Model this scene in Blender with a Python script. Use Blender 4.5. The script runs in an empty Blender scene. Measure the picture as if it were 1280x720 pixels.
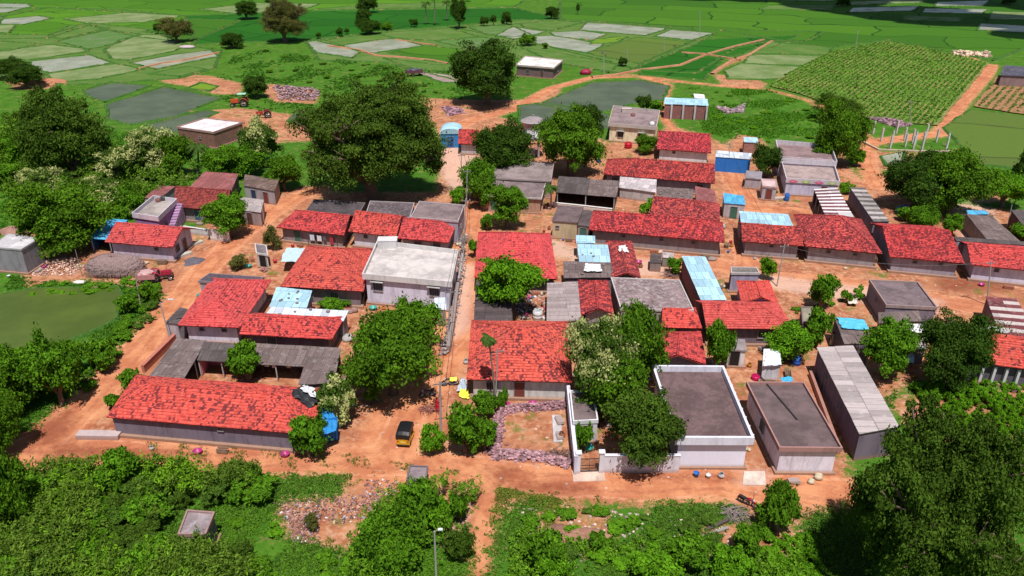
import bpy, math, random
import numpy as np
from mathutils import Vector, Matrix
R = random.Random(7)
NR = np.random.default_rng(7)
scene = bpy.context.scene
COL = scene.collection
# ---------------------------------------------------------------- camera model
FPX = 960.0; CH = 46.0; PIT = math.atan(.5); SP, CP = math.sin(PIT), math.cos(PIT)

def at(px, py, z=0.0):
    """world point at height z seen at photo pixel (px, py)"""
    u = (px-640)/FPX; v = (py-360)/FPX
    t = (CH-z)/(SP+v*CP)
    return Vector((u*t, (CP-v*SP)*t, z))

def at_depth(px, py, Y):
    u = (px-640)/FPX; v = (py-360)/FPX
    t = Y/(CP-v*SP)
    return Vector((u*t, Y, CH-(SP+v*CP)*t))

def dist(px, py):
    v = (py-360)/FPX
    return CH/(SP+v*CP)

cam_d = bpy.data.cameras.new("camera"); cam = bpy.data.objects.new("camera", cam_d)
COL.objects.link(cam); cam.location = (0, 0, CH)
cam.rotation_euler = (math.pi/2-PIT, 0, 0)
cam_d.sensor_width = 36; cam_d.lens = FPX/1280*36; cam_d.clip_end = 6000
scene.camera = cam
scene.render.resolution_x = 1024; scene.render.resolution_y = 576
# ---------------------------------------------------------------- light
SUN = Vector((.29, -1.93, 4.72)).normalized()
w = bpy.data.worlds.new("World"); scene.world = w; w.use_nodes = True
nt = w.node_tree; bg = nt.nodes["Background"]
sky = nt.nodes.new("ShaderNodeTexSky"); sky.sky_type = 'NISHITA'; sky.sun_disc = False
sky.sun_elevation = math.asin(SUN.z); sky.sun_rotation = math.atan2(SUN.x, SUN.y)
nt.links.new(sky.outputs[0], bg.inputs[0]); bg.inputs[1].default_value = .064
sl = bpy.data.lights.new("sun", 'SUN'); sl.energy = 4.9; sl.angle = math.radians(.5); sl.color = (1, .955, .9)
so = bpy.data.objects.new("sun", sl); COL.objects.link(so)
so.rotation_euler = SUN.to_track_quat('Z', 'Y').to_euler(); so.location = (0, -50, 150)
vs = scene.view_settings; vs.view_transform = 'Standard'; vs.look = 'None'; vs.gamma = 1; vs.exposure = 0.08
scene.render.engine = 'CYCLES'
scene.cycles.max_bounces = 5; scene.cycles.diffuse_bounces = 2; scene.cycles.glossy_bounces = 2
scene.cycles.transmission_bounces = 2; scene.cycles.transparent_max_bounces = 4
scene.cycles.use_denoising = True

# ---------------------------------------------------------------- materials
class NB:
    """small node builder"""
    def __init__(s, name):
        s.m = bpy.data.materials.new(name); s.m.use_nodes = True
        s.t = s.m.node_tree; s.b = s.t.nodes["Principled BSDF"]
        s.b.inputs["Roughness"].default_value = .9
        s.b.inputs["Specular IOR Level"].default_value = .25
    def n(s, typ, **kw):
        o = s.t.nodes.new(typ)
        for k, v in kw.items(): setattr(o, k, v)
        return o
    def link(s, a, b): s.t.links.new(a, b)
    def coord(s, which="Object"):
        if not hasattr(s, "tc"): s.tc = s.n("ShaderNodeTexCoord")
        return s.tc.outputs[which]
    def world(s):
        if not hasattr(s, "geo"): s.geo = s.n("ShaderNodeNewGeometry")
        return s.geo.outputs["Position"]
    def map(s, vec, scale=(1, 1, 1), rot=(0, 0, 0)):
        o = s.n("ShaderNodeMapping"); s.link(vec, o.inputs[0])
        o.inputs["Scale"].default_value = scale; o.inputs["Rotation"].default_value = rot
        return o.outputs[0]
    def noise(s, vec, scale, detail=4, rough=.6, dist=0.0):
        o = s.n("ShaderNodeTexNoise"); s.link(vec, o.inputs["Vector"])
        o.inputs["Scale"].default_value = scale; o.inputs["Detail"].default_value = detail
        o.inputs["Roughness"].default_value = rough; o.inputs["Distortion"].default_value = dist
        return o.outputs["Fac"]
    def vor(s, vec, scale, out="Distance"):
        o = s.n("ShaderNodeTexVoronoi"); s.link(vec, o.inputs["Vector"]); o.inputs["Scale"].default_value = scale
        return o.outputs[out]
    def math(s, op, a, b=0.0, clamp=False):
        o = s.n("ShaderNodeMath", operation=op); o.use_clamp = clamp
        for i, x in enumerate((a, b)):
            if isinstance(x, (int, float)): o.inputs[i].default_value = x
            else: s.link(x, o.inputs[i])
        return o.outputs[0]
    def ramp(s, fac, lo, hi, a=0.0, b=1.0):
        o = s.n("ShaderNodeMapRange"); o.interpolation_type = 'SMOOTHSTEP'
        s.link(fac, o.inputs[0])
        o.inputs[1].default_value = lo; o.inputs[2].default_value = hi
        o.inputs[3].default_value = a; o.inputs[4].default_value = b
        return o.outputs[0]
    def mix(s, fac, a, b, mode='MIX'):
        o = s.n("ShaderNodeMix", data_type='RGBA', blend_type=mode)
        for i, x in ((0, fac), (6, a), (7, b)):
            if isinstance(x, (int, float)): o.inputs[i].default_value = x
            elif isinstance(x, (tuple, list)): o.inputs[i].default_value = (*x[:3], 1)
            else: s.link(x, o.inputs[i])
        return o.outputs[2]
    def attr(s, name, out="Fac"):
        o = s.n("ShaderNodeAttribute"); o.attribute_name = name
        return o.outputs[out]
    def color(s, c):
        if isinstance(c, (tuple, list)): s.b.inputs["Base Color"].default_value = (*c[:3], 1)
        else: s.link(c, s.b.inputs["Base Color"])
    def bump(s, h, strength=.5, d=.1):
        o = s.n("ShaderNodeBump"); o.inputs["Strength"].default_value = strength; o.inputs["Distance"].default_value = d
        s.link(h, o.inputs["Height"]); s.link(o.outputs[0], s.b.inputs["Normal"])
    def rough(s, r, spec=None, metal=None):
        if isinstance(r, (int, float)): s.b.inputs["Roughness"].default_value = r
        else: s.link(r, s.b.inputs["Roughness"])
        if spec is not None: s.b.inputs["Specular IOR Level"].default_value = spec
        if metal is not None: s.b.inputs["Metallic"].default_value = metal

_mats = {}
def cached(fn):
    def g(*a, **k):
        key = (fn.__name__, a, tuple(sorted(k.items())))
        if key not in _mats: _mats[key] = fn(*a, **k)
        return _mats[key]
    return g

def mul(c, k): return tuple(min(1, x*k) for x in c)

@cached
def paint(c, rough=.6, metal=0.0, spec=.4):
    b = NB("paint"); n = b.noise(b.coord(), 6, 3)
    b.color(b.mix(b.ramp(n, .35, .7), c, mul(c, .72))); b.rough(rough, spec, metal); return b.m

@cached
def plaster(c, stain=.75, band=0.0):
    b = NB("plaster"); v = b.world()
    n = b.noise(b.map(v, (1.1, 1.1, .35)), 1.1, 5, .7); n2 = b.noise(v, 7, 4)
    streak = b.noise(b.map(v, (3.2, 3.2, .22)), 1.0, 4)
    col = b.mix(b.ramp(n, .42, .72, 0, stain), c, mul(c, .5))
    col = b.mix(b.ramp(streak, .5, .78, 0, stain*.8), col, mul((c[0], c[1]*.92, c[2]*.9), .42))
    col = b.mix(b.ramp(n2, .35, .75, 0, .35), col, mul(c, .8))
    # splashed red soil along the foot of the wall
    sx = b.n("ShaderNodeSeparateXYZ"); b.link(v, sx.inputs[0])
    foot = b.math('SUBTRACT', b.ramp(sx.outputs[2], .0, .75, 1, 0), b.math('MULTIPLY', n, .55), True)
    col = b.mix(b.math('MULTIPLY', foot, .75), col, (.33, .16, .09))
    b.color(col); b.bump(n2, .3, .03); return b.m

@cached
def brickwall(c=(.3, .12, .085)):
    b = NB("brick_wall"); t = b.n("ShaderNodeTexBrick"); b.link(b.coord("UV"), t.inputs["Vector"])
    t.inputs["Scale"].default_value = 1; t.inputs["Brick Width"].default_value = .42; t.inputs["Row Height"].default_value = .19
    t.inputs["Mortar Size"].default_value = .02
    t.inputs["Color1"].default_value = (*c, 1); t.inputs["Color2"].default_value = (*mul(c, .62), 1); t.inputs["Mortar"].default_value = (.3, .22, .19, 1)
    n = b.noise(b.world(), 1.3, 5); b.color(b.mix(b.ramp(n, .4, .75, 0, .6), t.outputs[0], mul(c, .7)))
    b.bump(t.outputs[1], .4, -.02); return b.m

@cached
def slab(c=(.27, .21, .19), pale=.4, patch=(.55, .5, .47), seed=0.0):
    if max(c) < .45: c = (c[0]*.72, c[1]*.7, c[2]*.72); patch = mul(patch, .82)
    """weathered concrete roof"""
    b = NB("concrete_slab"); v = b.map(b.world(), (1, 1, 1)); 
    mp = v.node; mp.inputs["Location"].default_value = (seed*13.1, seed*7.7, 0)
    n = b.noise(v, .35, 6, .65, .4); n2 = b.noise(v, 2.2, 6, .7); n3 = b.noise(v, 14, 3)
    col = b.mix(b.ramp(n, .38, .62), mul(c, .85), mul(c, 1.4))
    col = b.mix(b.ramp(n2, .45, .68, 0, pale), col, patch)
    n4 = b.noise(v, .9, 6, .75, 1.0)
    col = b.mix(b.ramp(n4, .55, .72, 0, .6), col, mul(c, .42))
    col = b.mix(b.ramp(n3, .4, .7, 0, .3), col, mul(c, .6))
    b.color(col); b.bump(n3, .3, .03); return b.m

@cached
def tiles(c=(.6, .055, .04), dark=.12, clump=.5, old=0.0, seed=0.0):
    """clay tiles laid in courses, some of them blackened by lichen"""
    b = NB("clay_tile"); uv = b.coord("UV")
    sx = b.n("ShaderNodeSeparateXYZ"); b.link(uv, sx.inputs[0])
    U = b.math('ADD', b.math('DIVIDE', sx.outputs[0], .22), 400+seed*31); V = b.math('ADD', b.math('DIVIDE', sx.outputs[1], .34), 400+seed*17)
    fu, fv = b.math('FLOOR', U), b.math('FLOOR', V)
    cu, cv = b.math('FRACT', U), b.math('FRACT', V)
    cb = b.n("ShaderNodeCombineXYZ"); b.link(fu, cb.inputs[0]); b.link(fv, cb.inputs[1])
    wn = b.n("ShaderNodeTexWhiteNoise"); wn.noise_dimensions = '2D'; b.link(cb.outputs[0], wn.inputs["Vector"])
    low = b.noise(b.map(cb.outputs[0], (.11, .16, 1)), 1.0, 4, .65)
    # probability of a black tile rises where the low noise is high
    prob = b.math('MULTIPLY', b.ramp(low, .5-clump*.22-old*.25, .5+clump*.25-old*.1), dark*(2.1-old*1.25))
    isd = b.math('LESS_THAN', wn.outputs["Value"], prob)
    wn2 = b.n("ShaderNodeTexWhiteNoise"); wn2.noise_dimensions = '3D'
    b.link(b.map(cb.outputs[0], (1.7, 2.3, 1)), wn2.inputs["Vector"])
    col = b.mix(wn2.outputs["Value"], mul(c, .72-.3*old), mul((c[0]*1.05, c[1]*1.3, c[2]*1.3), 1.1))
    big = b.noise(b.world(), .28, 5, .7, .5)
    col = b.mix(b.ramp(big, .42, .7, 0, .35), col, (c[0]*.5, c[1]*.75+.015, c[2]*.8+.012))
    fine = b.noise(b.world(), 3.5, 5, .75)
    col = b.mix(b.ramp(fine, .5, .72, 0, .3+old*.2), col, (.16+.05*old, .035, .032))
    col = b.mix(b.math('MULTIPLY', isd, .8), col, (.085, .02, .03))
    gap = b.math('ADD', b.ramp(cv, .0, .22, 1, 0), b.math('MULTIPLY', b.ramp(cu, .0, .13, 1, 0), .35), True)  # dark course lines: shade in the gaps and dirt, painted into the colour
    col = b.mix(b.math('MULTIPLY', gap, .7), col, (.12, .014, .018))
    b.color(col)
    rib = b.math('SINE', b.math('MULTIPLY', U, 2*math.pi*2))
    hgt = b.math('ADD', b.math('MULTIPLY', rib, .25), b.math('MULTIPLY', wn.outputs["Value"], .7))
    b.bump(hgt, .55, .04); b.rough(.85, .2); return b.m

@cached
def sheet(c=(.24, .17, .165), stripe=.55, sheetw=.95, sheetl=2.2, gloss=.8, pale=.3, palec=(.6, .56, .55), seed=0.0):
    """corrugated roofing sheets, each with its own weathering"""
    b = NB("roof_sheet"); uv = b.coord("UV")
    if max(c) < .3: c = (c[0]*.72, c[1]*.75, c[2]*.72)
    t = b.n("ShaderNodeTexBrick"); t.offset = .35
    mp = b.map(uv, (1, 1, 1), (0, 0, 0)); mp.node.inputs["Location"].default_value = (seed*3.3, seed*5.1, 0)
    b.link(mp, t.inputs["Vector"])
    t.inputs["Scale"].default_value = 1; t.inputs["Brick Width"].default_value = sheetw; t.inputs["Row Height"].default_value = sheetl
    t.inputs["Mortar Size"].default_value = .03; t.inputs["Mortar Smooth"].default_value = .3; t.inputs["Bias"].default_value = -.1
    t.inputs["Color1"].default_value = (*mul(c, 1.25), 1); t.inputs["Color2"].default_value = (*mul(c, .72), 1); t.inputs["Mortar"].default_value = (*mul(c, .4), 1)
    st = b.noise(b.map(uv, (4.5, .35, 1)), 1, 4, .7); n = b.noise(b.world(), 1.2, 5, .7)
    col = b.mix(b.ramp(st, .42, .7, 0, stripe), t.outputs[0], mul(c, .5))
    col = b.mix(b.ramp(n, .52, .72, 0, pale), col, palec)
    b.color(col)
    sx = b.n("ShaderNodeSeparateXYZ"); b.link(uv, sx.inputs[0])
    wv = b.math('SINE', b.math('MULTIPLY', sx.outputs[0], 2*math.pi/.19))
    b.bump(wv, .8, .03); b.rough(gloss, .3); return b.m

@cached
def tarp(c, fold=1.0, wear=.25):
    b = NB("tarpaulin"); v = b.world(); n = b.noise(v, 1.6, 5, .6, 1.2); n2 = b.noise(v, 6, 4)
    col = b.mix(b.ramp(n, .55, .75, 0, wear), c, (.75, .78, .8)); col = b.mix(b.ramp(n2, .5, .8, 0, wear), col, mul(c, .45))
    b.color(col); b.bump(n, .8*fold, .15); b.rough(.5, .4); return b.m

@cached
def leaf(c, var=.5, yellow=0.0, shine=.05):
    c = (c[0]*.98, c[1]*.94, c[2]*.78)
    b = NB("leaf"); a = b.attr("var"); a2 = b.attr("clump")
    col = b.mix(a, mul(c, 1-var), mul((c[0]*1.25, c[1]*1.1, c[2]), 1+var))
    if yellow > 0:
        col = b.mix(b.math('MULTIPLY', b.ramp(a2, 1-yellow*.9, 1-yellow*.5), .85), col, (.5, .52, .2))
    b.color(col); b.rough(.7, shine)
    tr = b.n("ShaderNodeBsdfTranslucent"); b.link(col, tr.inputs[0])
    mx = b.n("ShaderNodeMixShader"); mx.inputs[0].default_value = .2
    out = b.t.nodes["Material Output"]
    b.link(b.b.outputs[0], mx.inputs[1]); b.link(tr.outputs[0], mx.inputs[2]); b.link(mx.outputs[0], out.inputs[0])
    return b.m

@cached
def bark(c=(.16, .11, .08)):
    b = NB("bark"); n = b.noise(b.map(b.coord(), (5, 5, 1)), 2, 5); b.color(b.mix(n, mul(c, .5), mul(c, 1.4))); b.bump(n, .6, .05); return b.m

@cached
def soilmat(c=(.4, .17, .09), c2=(.26, .08, .04), scale=.8):
    b = NB("soil"); v = b.world(); n = b.noise(v, scale, 6, .7); n2 = b.noise(v, 9, 4, .7)
    b.color(b.mix(b.ramp(n2, .3, .7, 0, .5), b.mix(b.ramp(n, .35, .65), c, c2), mul(c, .55))); b.bump(n2, .6, .08); return b.m

@cached
def stone(c=(.36, .22, .22)):
    b = NB("stone"); a = b.attr("var"); b.color(b.mix(a, mul(c, .4), mul(c, 1.5))); return b.m

@cached
def litter_mat():
    b = NB("litter"); o = b.n("ShaderNodeAttribute"); o.attribute_name = "hue"; b.color(o.outputs["Color"]); return b.m

# ---------------------------------------------------------------- mesh builder
class MB:
    def __init__(s): s.v = []; s.f = []; s.mi = []
    def add(s, vs, fs, mi=0):
        k = len(s.v); s.v += [tuple(p) for p in vs]
        s.f += [tuple(i+k for i in f) for f in fs]; s.mi += [mi]*len(fs)
    def prism(s, poly, z0, z1, mi=0, bottom=True):
        """poly = list of (x,y) counter-clockwise; z0/z1 numbers or per-corner lists"""
        n = len(poly); a = z0 if hasattr(z0, '__len__') else [z0]*n; b = z1 if hasattr(z1, '__len__') else [z1]*n
        vs = [(p[0], p[1], a[i]) for i, p in enumerate(poly)]+[(p[0], p[1], b[i]) for i, p in enumerate(poly)]
        fs = [tuple(range(n, 2*n))]+[(i, (i+1) % n, n+(i+1) % n, n+i) for i in range(n)]
        if bottom: fs.append(tuple(range(n-1, -1, -1)))
        s.add(vs, fs, mi)
    def obox(s, c, ax, size, mi=0, up=(0, 0, 1)):
        """oriented box: centre c, x-axis direction ax, sizes (along ax, across, up)"""
        ax = Vector(ax).normalized(); up = Vector(up).normalized(); ay = up.cross(ax).normalized()
        vs = []
        for k in (-.5, .5):
            for (i, j) in ((-.5, -.5), (.5, -.5), (.5, .5), (-.5, .5)):
                vs.append(Vector(c)+ax*i*size[0]+ay*j*size[1]+up*k*size[2])
        s.add(vs, [(3, 2, 1, 0), (4, 5, 6, 7), (0, 1, 5, 4), (1, 2, 6, 5), (2, 3, 7, 6), (3, 0, 4, 7)], mi)
    def tube(s, pts, rad, n=6, mi=0, cap=True):
        pts = [Vector(p) for p in pts]; rad = rad if hasattr(rad, '__len__') else [rad]*len(pts)
        vs = []; fs = []
        for i, p in enumerate(pts):
            d = (pts[min(i+1, len(pts)-1)]-pts[max(i-1, 0)]).normalized()
            a = d.cross(Vector((0, 0, 1)) if abs(d.z) < .9 else Vector((1, 0, 0))).normalized(); b = d.cross(a)
            for k in range(n):
                t = 2*math.pi*k/n; vs.append(p+(a*math.cos(t)+b*math.sin(t))*rad[i])
        for i in range(len(pts)-1):
            for k in range(n): fs.append((i*n+(k+1) % n, i*n+k, (i+1)*n+k, (i+1)*n+(k+1) % n))
        if cap: fs.append(tuple(range(n))); fs.append(tuple(range(len(pts)*n-1, (len(pts)-1)*n-1, -1)))
        s.add(vs, fs, mi)
    def lathe(s, c, prof, n=20, axis=(0, 0, 1), mi=0):
        ax = Vector(axis).normalized(); a = ax.cross(Vector((0, 0, 1)) if abs(ax.z) < .9 else Vector((1, 0, 0))).normalized(); b = ax.cross(a)
        vs = []; fs = []
        for (r, h) in prof:
            for k in range(n):
                t = 2*math.pi*k/n; vs.append(Vector(c)+ax*h+(a*math.cos(t)+b*math.sin(t))*max(r, 1e-4))
        for i in range(len(prof)-1):
            for k in range(n): fs.append((i*n+k, i*n+(k+1) % n, (i+1)*n+(k+1) % n, (i+1)*n+k))
        s.add(vs, fs, mi)
    def blob(s, c, r, mi=0, n=7, m=5, jit=.2, rng=R):
        """irregular rounded lump"""
        vs = [Vector(c)+Vector((0, 0, r[2]))]
        for i in range(1, m):
            ph = math.pi*i/m
            for k in range(n):
                t = 2*math.pi*(k+.5*(i % 2))/n; q = 1+rng.uniform(-jit, jit)
                vs.append(Vector(c)+Vector((r[0]*math.sin(ph)*math.cos(t)*q, r[1]*math.sin(ph)*math.sin(t)*q, r[2]*math.cos(ph)*q)))
        vs.append(Vector(c)-Vector((0, 0, r[2]))); L = len(vs)-1
        fs = [(0, 1+k, 1+(k+1) % n) for k in range(n)]
        for i in range(m-2):
            for k in range(n): a = 1+i*n; fs.append((a+k, a+n+k, a+n+(k+1) % n, a+(k+1) % n))
        a = 1+(m-2)*n; fs += [(a+k, L, a+(k+1) % n) for k in range(n)]
        s.add(vs, fs, mi)
    def build(s, name, mats, parent=None, smooth=False, origin=None):
        o0 = Vector(origin) if origin is not None else (world_loc(parent) if parent is not None else Vector((0, 0, 0)))
        me = bpy.data.meshes.new(name)
        me.from_pydata([(x-o0.x, y-o0.y, z-o0.z) for x, y, z in s.v], [], s.f)
        if not isinstance(mats, (list, tuple)): mats = [mats]
        for m in mats: me.materials.append(m)
        if len(mats) > 1: me.polygons.foreach_set("material_index", s.mi)
        if smooth: me.polygons.foreach_set("use_smooth", [True]*len(me.polygons))
        me.update(); metric_uv(me)
        o = bpy.data.objects.new(name, me); COL.objects.link(o)
        if parent is not None:
            o.parent = parent; o.location = o0-world_loc(parent)
        else: o.location = o0
        return o

def world_loc(o):
    p = Vector(o.location)
    while o.parent is not None: o = o.parent; p += Vector(o.location)
    return p

def metric_uv(me):
    """unwrap every face in its own plane, in metres: u level, v up the slope"""
    n = len(me.polygons)
    if n == 0: return
    uv = me.uv_layers.new(name="UVMap")
    nl = len(me.loops)
    no = np.empty(n*3, np.float32); me.polygons.foreach_get("normal", no); no = no.reshape(-1, 3)
    lt = np.empty(n, np.int32); me.polygons.foreach_get("loop_total", lt)
    lv = np.empty(nl, np.int32); me.loops.foreach_get("vertex_index", lv)
    co = np.empty(len(me.vertices)*3, np.float32); me.vertices.foreach_get("co", co); co = co.reshape(-1, 3)
    a = np.stack([-no[:, 1], no[:, 0], np.zeros(n)], 1); L = np.linalg.norm(a, axis=1)
    flat = L < .02; a[flat] = (1, 0, 0); L[flat] = 1; a /= L[:, None]
    b = np.cross(no, a)
    A = np.repeat(a, lt, 0); B = np.repeat(b, lt, 0); P = co[lv]
    out = np.stack([(P*A).sum(1), (P*B).sum(1)], 1).astype(np.float32)
    uv.data.foreach_set("uv", out.ravel())

def tag(o, label=None, cat=None, group=None, kind=None):
    if label: o["label"] = label
    if cat: o["category"] = cat
    if group: o["group"] = group
    if kind: o["kind"] = kind
    return o

def root(name, label, cat, loc, group=None):
    o = bpy.data.objects.new(name, None); COL.objects.link(o); o.location = loc
    o.empty_display_size = .5
    return tag(o, label, cat, group)

def copy_tree(o, loc, rz=None, scale=None, label=None):
    c = o.copy(); COL.objects.link(c); c.location = loc
    if rz is not None: c.rotation_euler = (0, 0, rz)
    if scale is not None: c.scale = scale
    if label: c["label"] = label
    for ch in list(o.children):
        d = ch.copy(); COL.objects.link(d); d.parent = c
        for g in list(ch.children):
            e = g.copy(); COL.objects.link(e); e.parent = d
    return c

def xy(p): return Vector((p[0], p[1]))

def inset(q, d):
    """shrink (d>0) a convex ccw quad by d metres on every side"""
    n = len(q); out = []; dd = d if hasattr(d, '__len__') else [d]*n
    L = []
    for i in range(n):
        a, b = xy(q[i]), xy(q[(i+1) % n]); e = (b-a).normalized(); nrm = Vector((-e.y, e.x))
        L.append((a+nrm*dd[i], e))
    for i in range(n):
        (p, e), (q2, f) = L[i-1], L[i]
        den = e.x*f.y-e.y*f.x
        if abs(den) < 1e-4: out.append(q2.copy()); continue
        t = ((q2.x-p.x)*f.y-(q2.y-p.y)*f.x)/den
        out.append(p+e*t)
    return out

def quad(px, h):
    """photo pixels of the four roof corners (front-left, front-right, back-right, back-left) -> world, squared up a little"""
    hs = h if hasattr(h, '__len__') else [h]*4
    W = [at(p[0], p[1], z) for p, z in zip(px, hs)]
    c = (W[0]+W[1]+W[2]+W[3])/4
    a = ((W[1]-W[0])+(W[2]-W[3]))/4; b = ((W[3]-W[0])+(W[2]-W[1]))/4
    out = []
    for w_, (i, j) in zip(W, ((-1, -1), (1, -1), (1, 1), (-1, 1))):
        para = c+a*i+b*j
        m = w_.lerp(para, .5); m.z = w_.z; out.append(m)
    return out
# ---------------------------------------------------------------- building kit
def clip(poly, axis, t, keep_above):
    """poly of (s,t,Vector); clip on coordinate s (axis 0) or t (axis 1)"""
    out = []
    n = len(poly)
    for i in range(n):
        a, b = poly[i], poly[(i+1) % n]
        ia = a[axis] >= t-1e-6 if keep_above else a[axis] <= t+1e-6
        ib = b[axis] >= t-1e-6 if keep_above else b[axis] <= t+1e-6
        if ia: out.append(a)
        if ia != ib and abs(b[axis]-a[axis]) > 1e-9:
            k = (t-a[axis])/(b[axis]-a[axis])
            out.append((a[0]+(b[0]-a[0])*k, a[1]+(b[1]-a[1])*k, a[2].lerp(b[2], k)))
    return out

def sag(p):
    """old roofs dip and swell a little"""
    return .045*math.sin(p.x*1.15+p.y*.4)*math.cos(p.y*.95-p.x*.3)+.03*math.sin(p.x*2.9+1.3)*math.sin(p.y*2.3)

def tile_slope(mb, pts, course=.34, lift=.055, thick=.09, seg=1.1):
    pts = [Vector(p) for p in pts]
    n = Vector((0, 0, 0))
    for i in range(len(pts)):
        a, b = pts[i], pts[(i+1) % len(pts)]
        n += a.cross(b)
    n.normalize()
    if n.z < 0: pts.reverse(); n = -n
    a = Vector((-n.y, n.x, 0)).normalized(); b = n.cross(a)
    poly = [((p).dot(a), (p).dot(b), p) for p in pts]
    t0 = min(p[1] for p in poly); t1 = max(p[1] for p in poly)
    tt = math.floor(t0/course)*course
    while tt < t1:
        ta, tb = max(tt, t0), min(tt+course, t1)
        q = clip(clip(poly, 1, ta, True), 1, tb, False)
        if len(q) >= 3 and tb-ta > 1e-3:
            s0 = min(p[0] for p in q); s1 = max(p[0] for p in q); m = max(1, int((s1-s0)/seg)); jit = 0
            for k in range(m):
                sa, sb = s0+(s1-s0)*k/m, s0+(s1-s0)*(k+1)/m
                qq = clip(clip(q, 0, sa, True), 0, sb, False)
                if len(qq) < 3: continue
                j0, jit = jit, R.uniform(0, .022)
                vs = []
                for (s_, t_, p) in qq:
                    f = (tb-t_)/course; jj = j0 if abs(s_-sa) < abs(s_-sb) else jit
                    vs.append(p+n*(lift*f+.012+sag(p)*.6+jj+.03))
                mb.add(vs, [tuple(range(len(vs)))])
                lo = sorted([(s_, p, v) for (s_, t_, p), v in zip(qq, vs) if t_ < ta+1e-4], key=lambda x: x[0])
                if len(lo) >= 2: mb.add([lo[0][1]-n*.02, lo[-1][1]-n*.02, lo[-1][2], lo[0][2]], [(0, 1, 2, 3)])
        tt += course
    m = len(pts)
    vs = [p-n*.022 for p in pts]+[p-n*thick for p in pts]
    mb.add(vs, [(i, m+i, m+(i+1) % m, (i+1) % m) for i in range(m)]+[tuple(range(2*m-1, m-1, -1))])

def opening(rt, A, B, s, w, h, z0, kind, c, frame=(.3, .26, .26), shade=False):
    """door or window on the wall running A->B (outside on the right hand)"""
    A, B = xy(A), xy(B); e = (B-A).normalized(); nr = Vector((e.y, -e.x))
    p = A+(B-A)*s
    m = MB(); fr = MB()
    ex = Vector((e.x, e.y, 0)); n3 = Vector((nr.x, nr.y, 0)); base = Vector((p.x, p.y, z0))
    m.obox(base+n3*.012+Vector((0, 0, h/2)), ex, (w, .05, h))
    if kind == 'door':
        for k in (-.25, .25): m.obox(base+n3*.04+ex*k*w+Vector((0, 0, h*.5)), ex, (w*.38, .02, h*.8))
    t = .07
    for sgn in (-1, 1): fr.obox(base+n3*.05+ex*sgn*(w/2+t/2)+Vector((0, 0, h/2)), ex, (t, .12, h))
    fr.obox(base+n3*.05+Vector((0, 0, h+t/2)), ex, (w+2*t, .12, t))
    if kind == 'window':
        fr.obox(base+n3*.06+Vector((0, 0, -t/2)), ex, (w+2*t, .16, t))
        for k in (-.25, 0, .25): fr.obox(base+n3*.045+ex*k*w+Vector((0, 0, h/2)), ex, (.03, .03, h))
    o = m.build(kind, paint(c), rt)
    fr.build('frame', plaster(frame, .3), o)
    if shade:
        sh = MB(); sh.obox(base+n3*.27+Vector((0, 0, h+.22)), ex, (w+.5, .5, .07)); sh.build('sunshade', plaster((.5, .48, .46)), rt)
    return o

DOORS = [(.12, .06, .045), (.05, .12, .2), (.2, .05, .04), (.09, .09, .1), (.06, .16, .12)]
def openings(rt, Wq, spec, seed=0):
    rr = random.Random(seed)
    for sp in spec or []:
        edge, s, kind = sp[:3]; c = sp[3] if len(sp) > 3 else None
        A, B = Wq[edge], Wq[(edge+1) % len(Wq)]
        if kind == 'd': opening(rt, A, B, s, 1.0, 1.95, .12, 'door', c or rr.choice(DOORS))
        elif kind == 'w': opening(rt, A, B, s, 1.0, .95, 1.05, 'window', c or (.03, .035, .04))
        elif kind == 'W': opening(rt, A, B, s, 1.2, 1.2, 1.1, 'window', c or (.03, .035, .04), shade=True)
        elif kind == 'U': opening(rt, A, B, s, 1.2, 1.15, 2.0, 'window', c or (.03, .035, .04), shade=True)
        elif kind == 'v': opening(rt, A, B, s, .5, .4, 1.7, 'window', c or (.02, .02, .02))

HQ = []
def plinth(rt, q, h=.3, ext=.35, c=(.36, .24, .19)):
    HQ.append(q)
    m = MB(); m.prism(inset(q, -ext), -.3, h); m.build('plinth', plaster(c, .6), rt)

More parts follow.
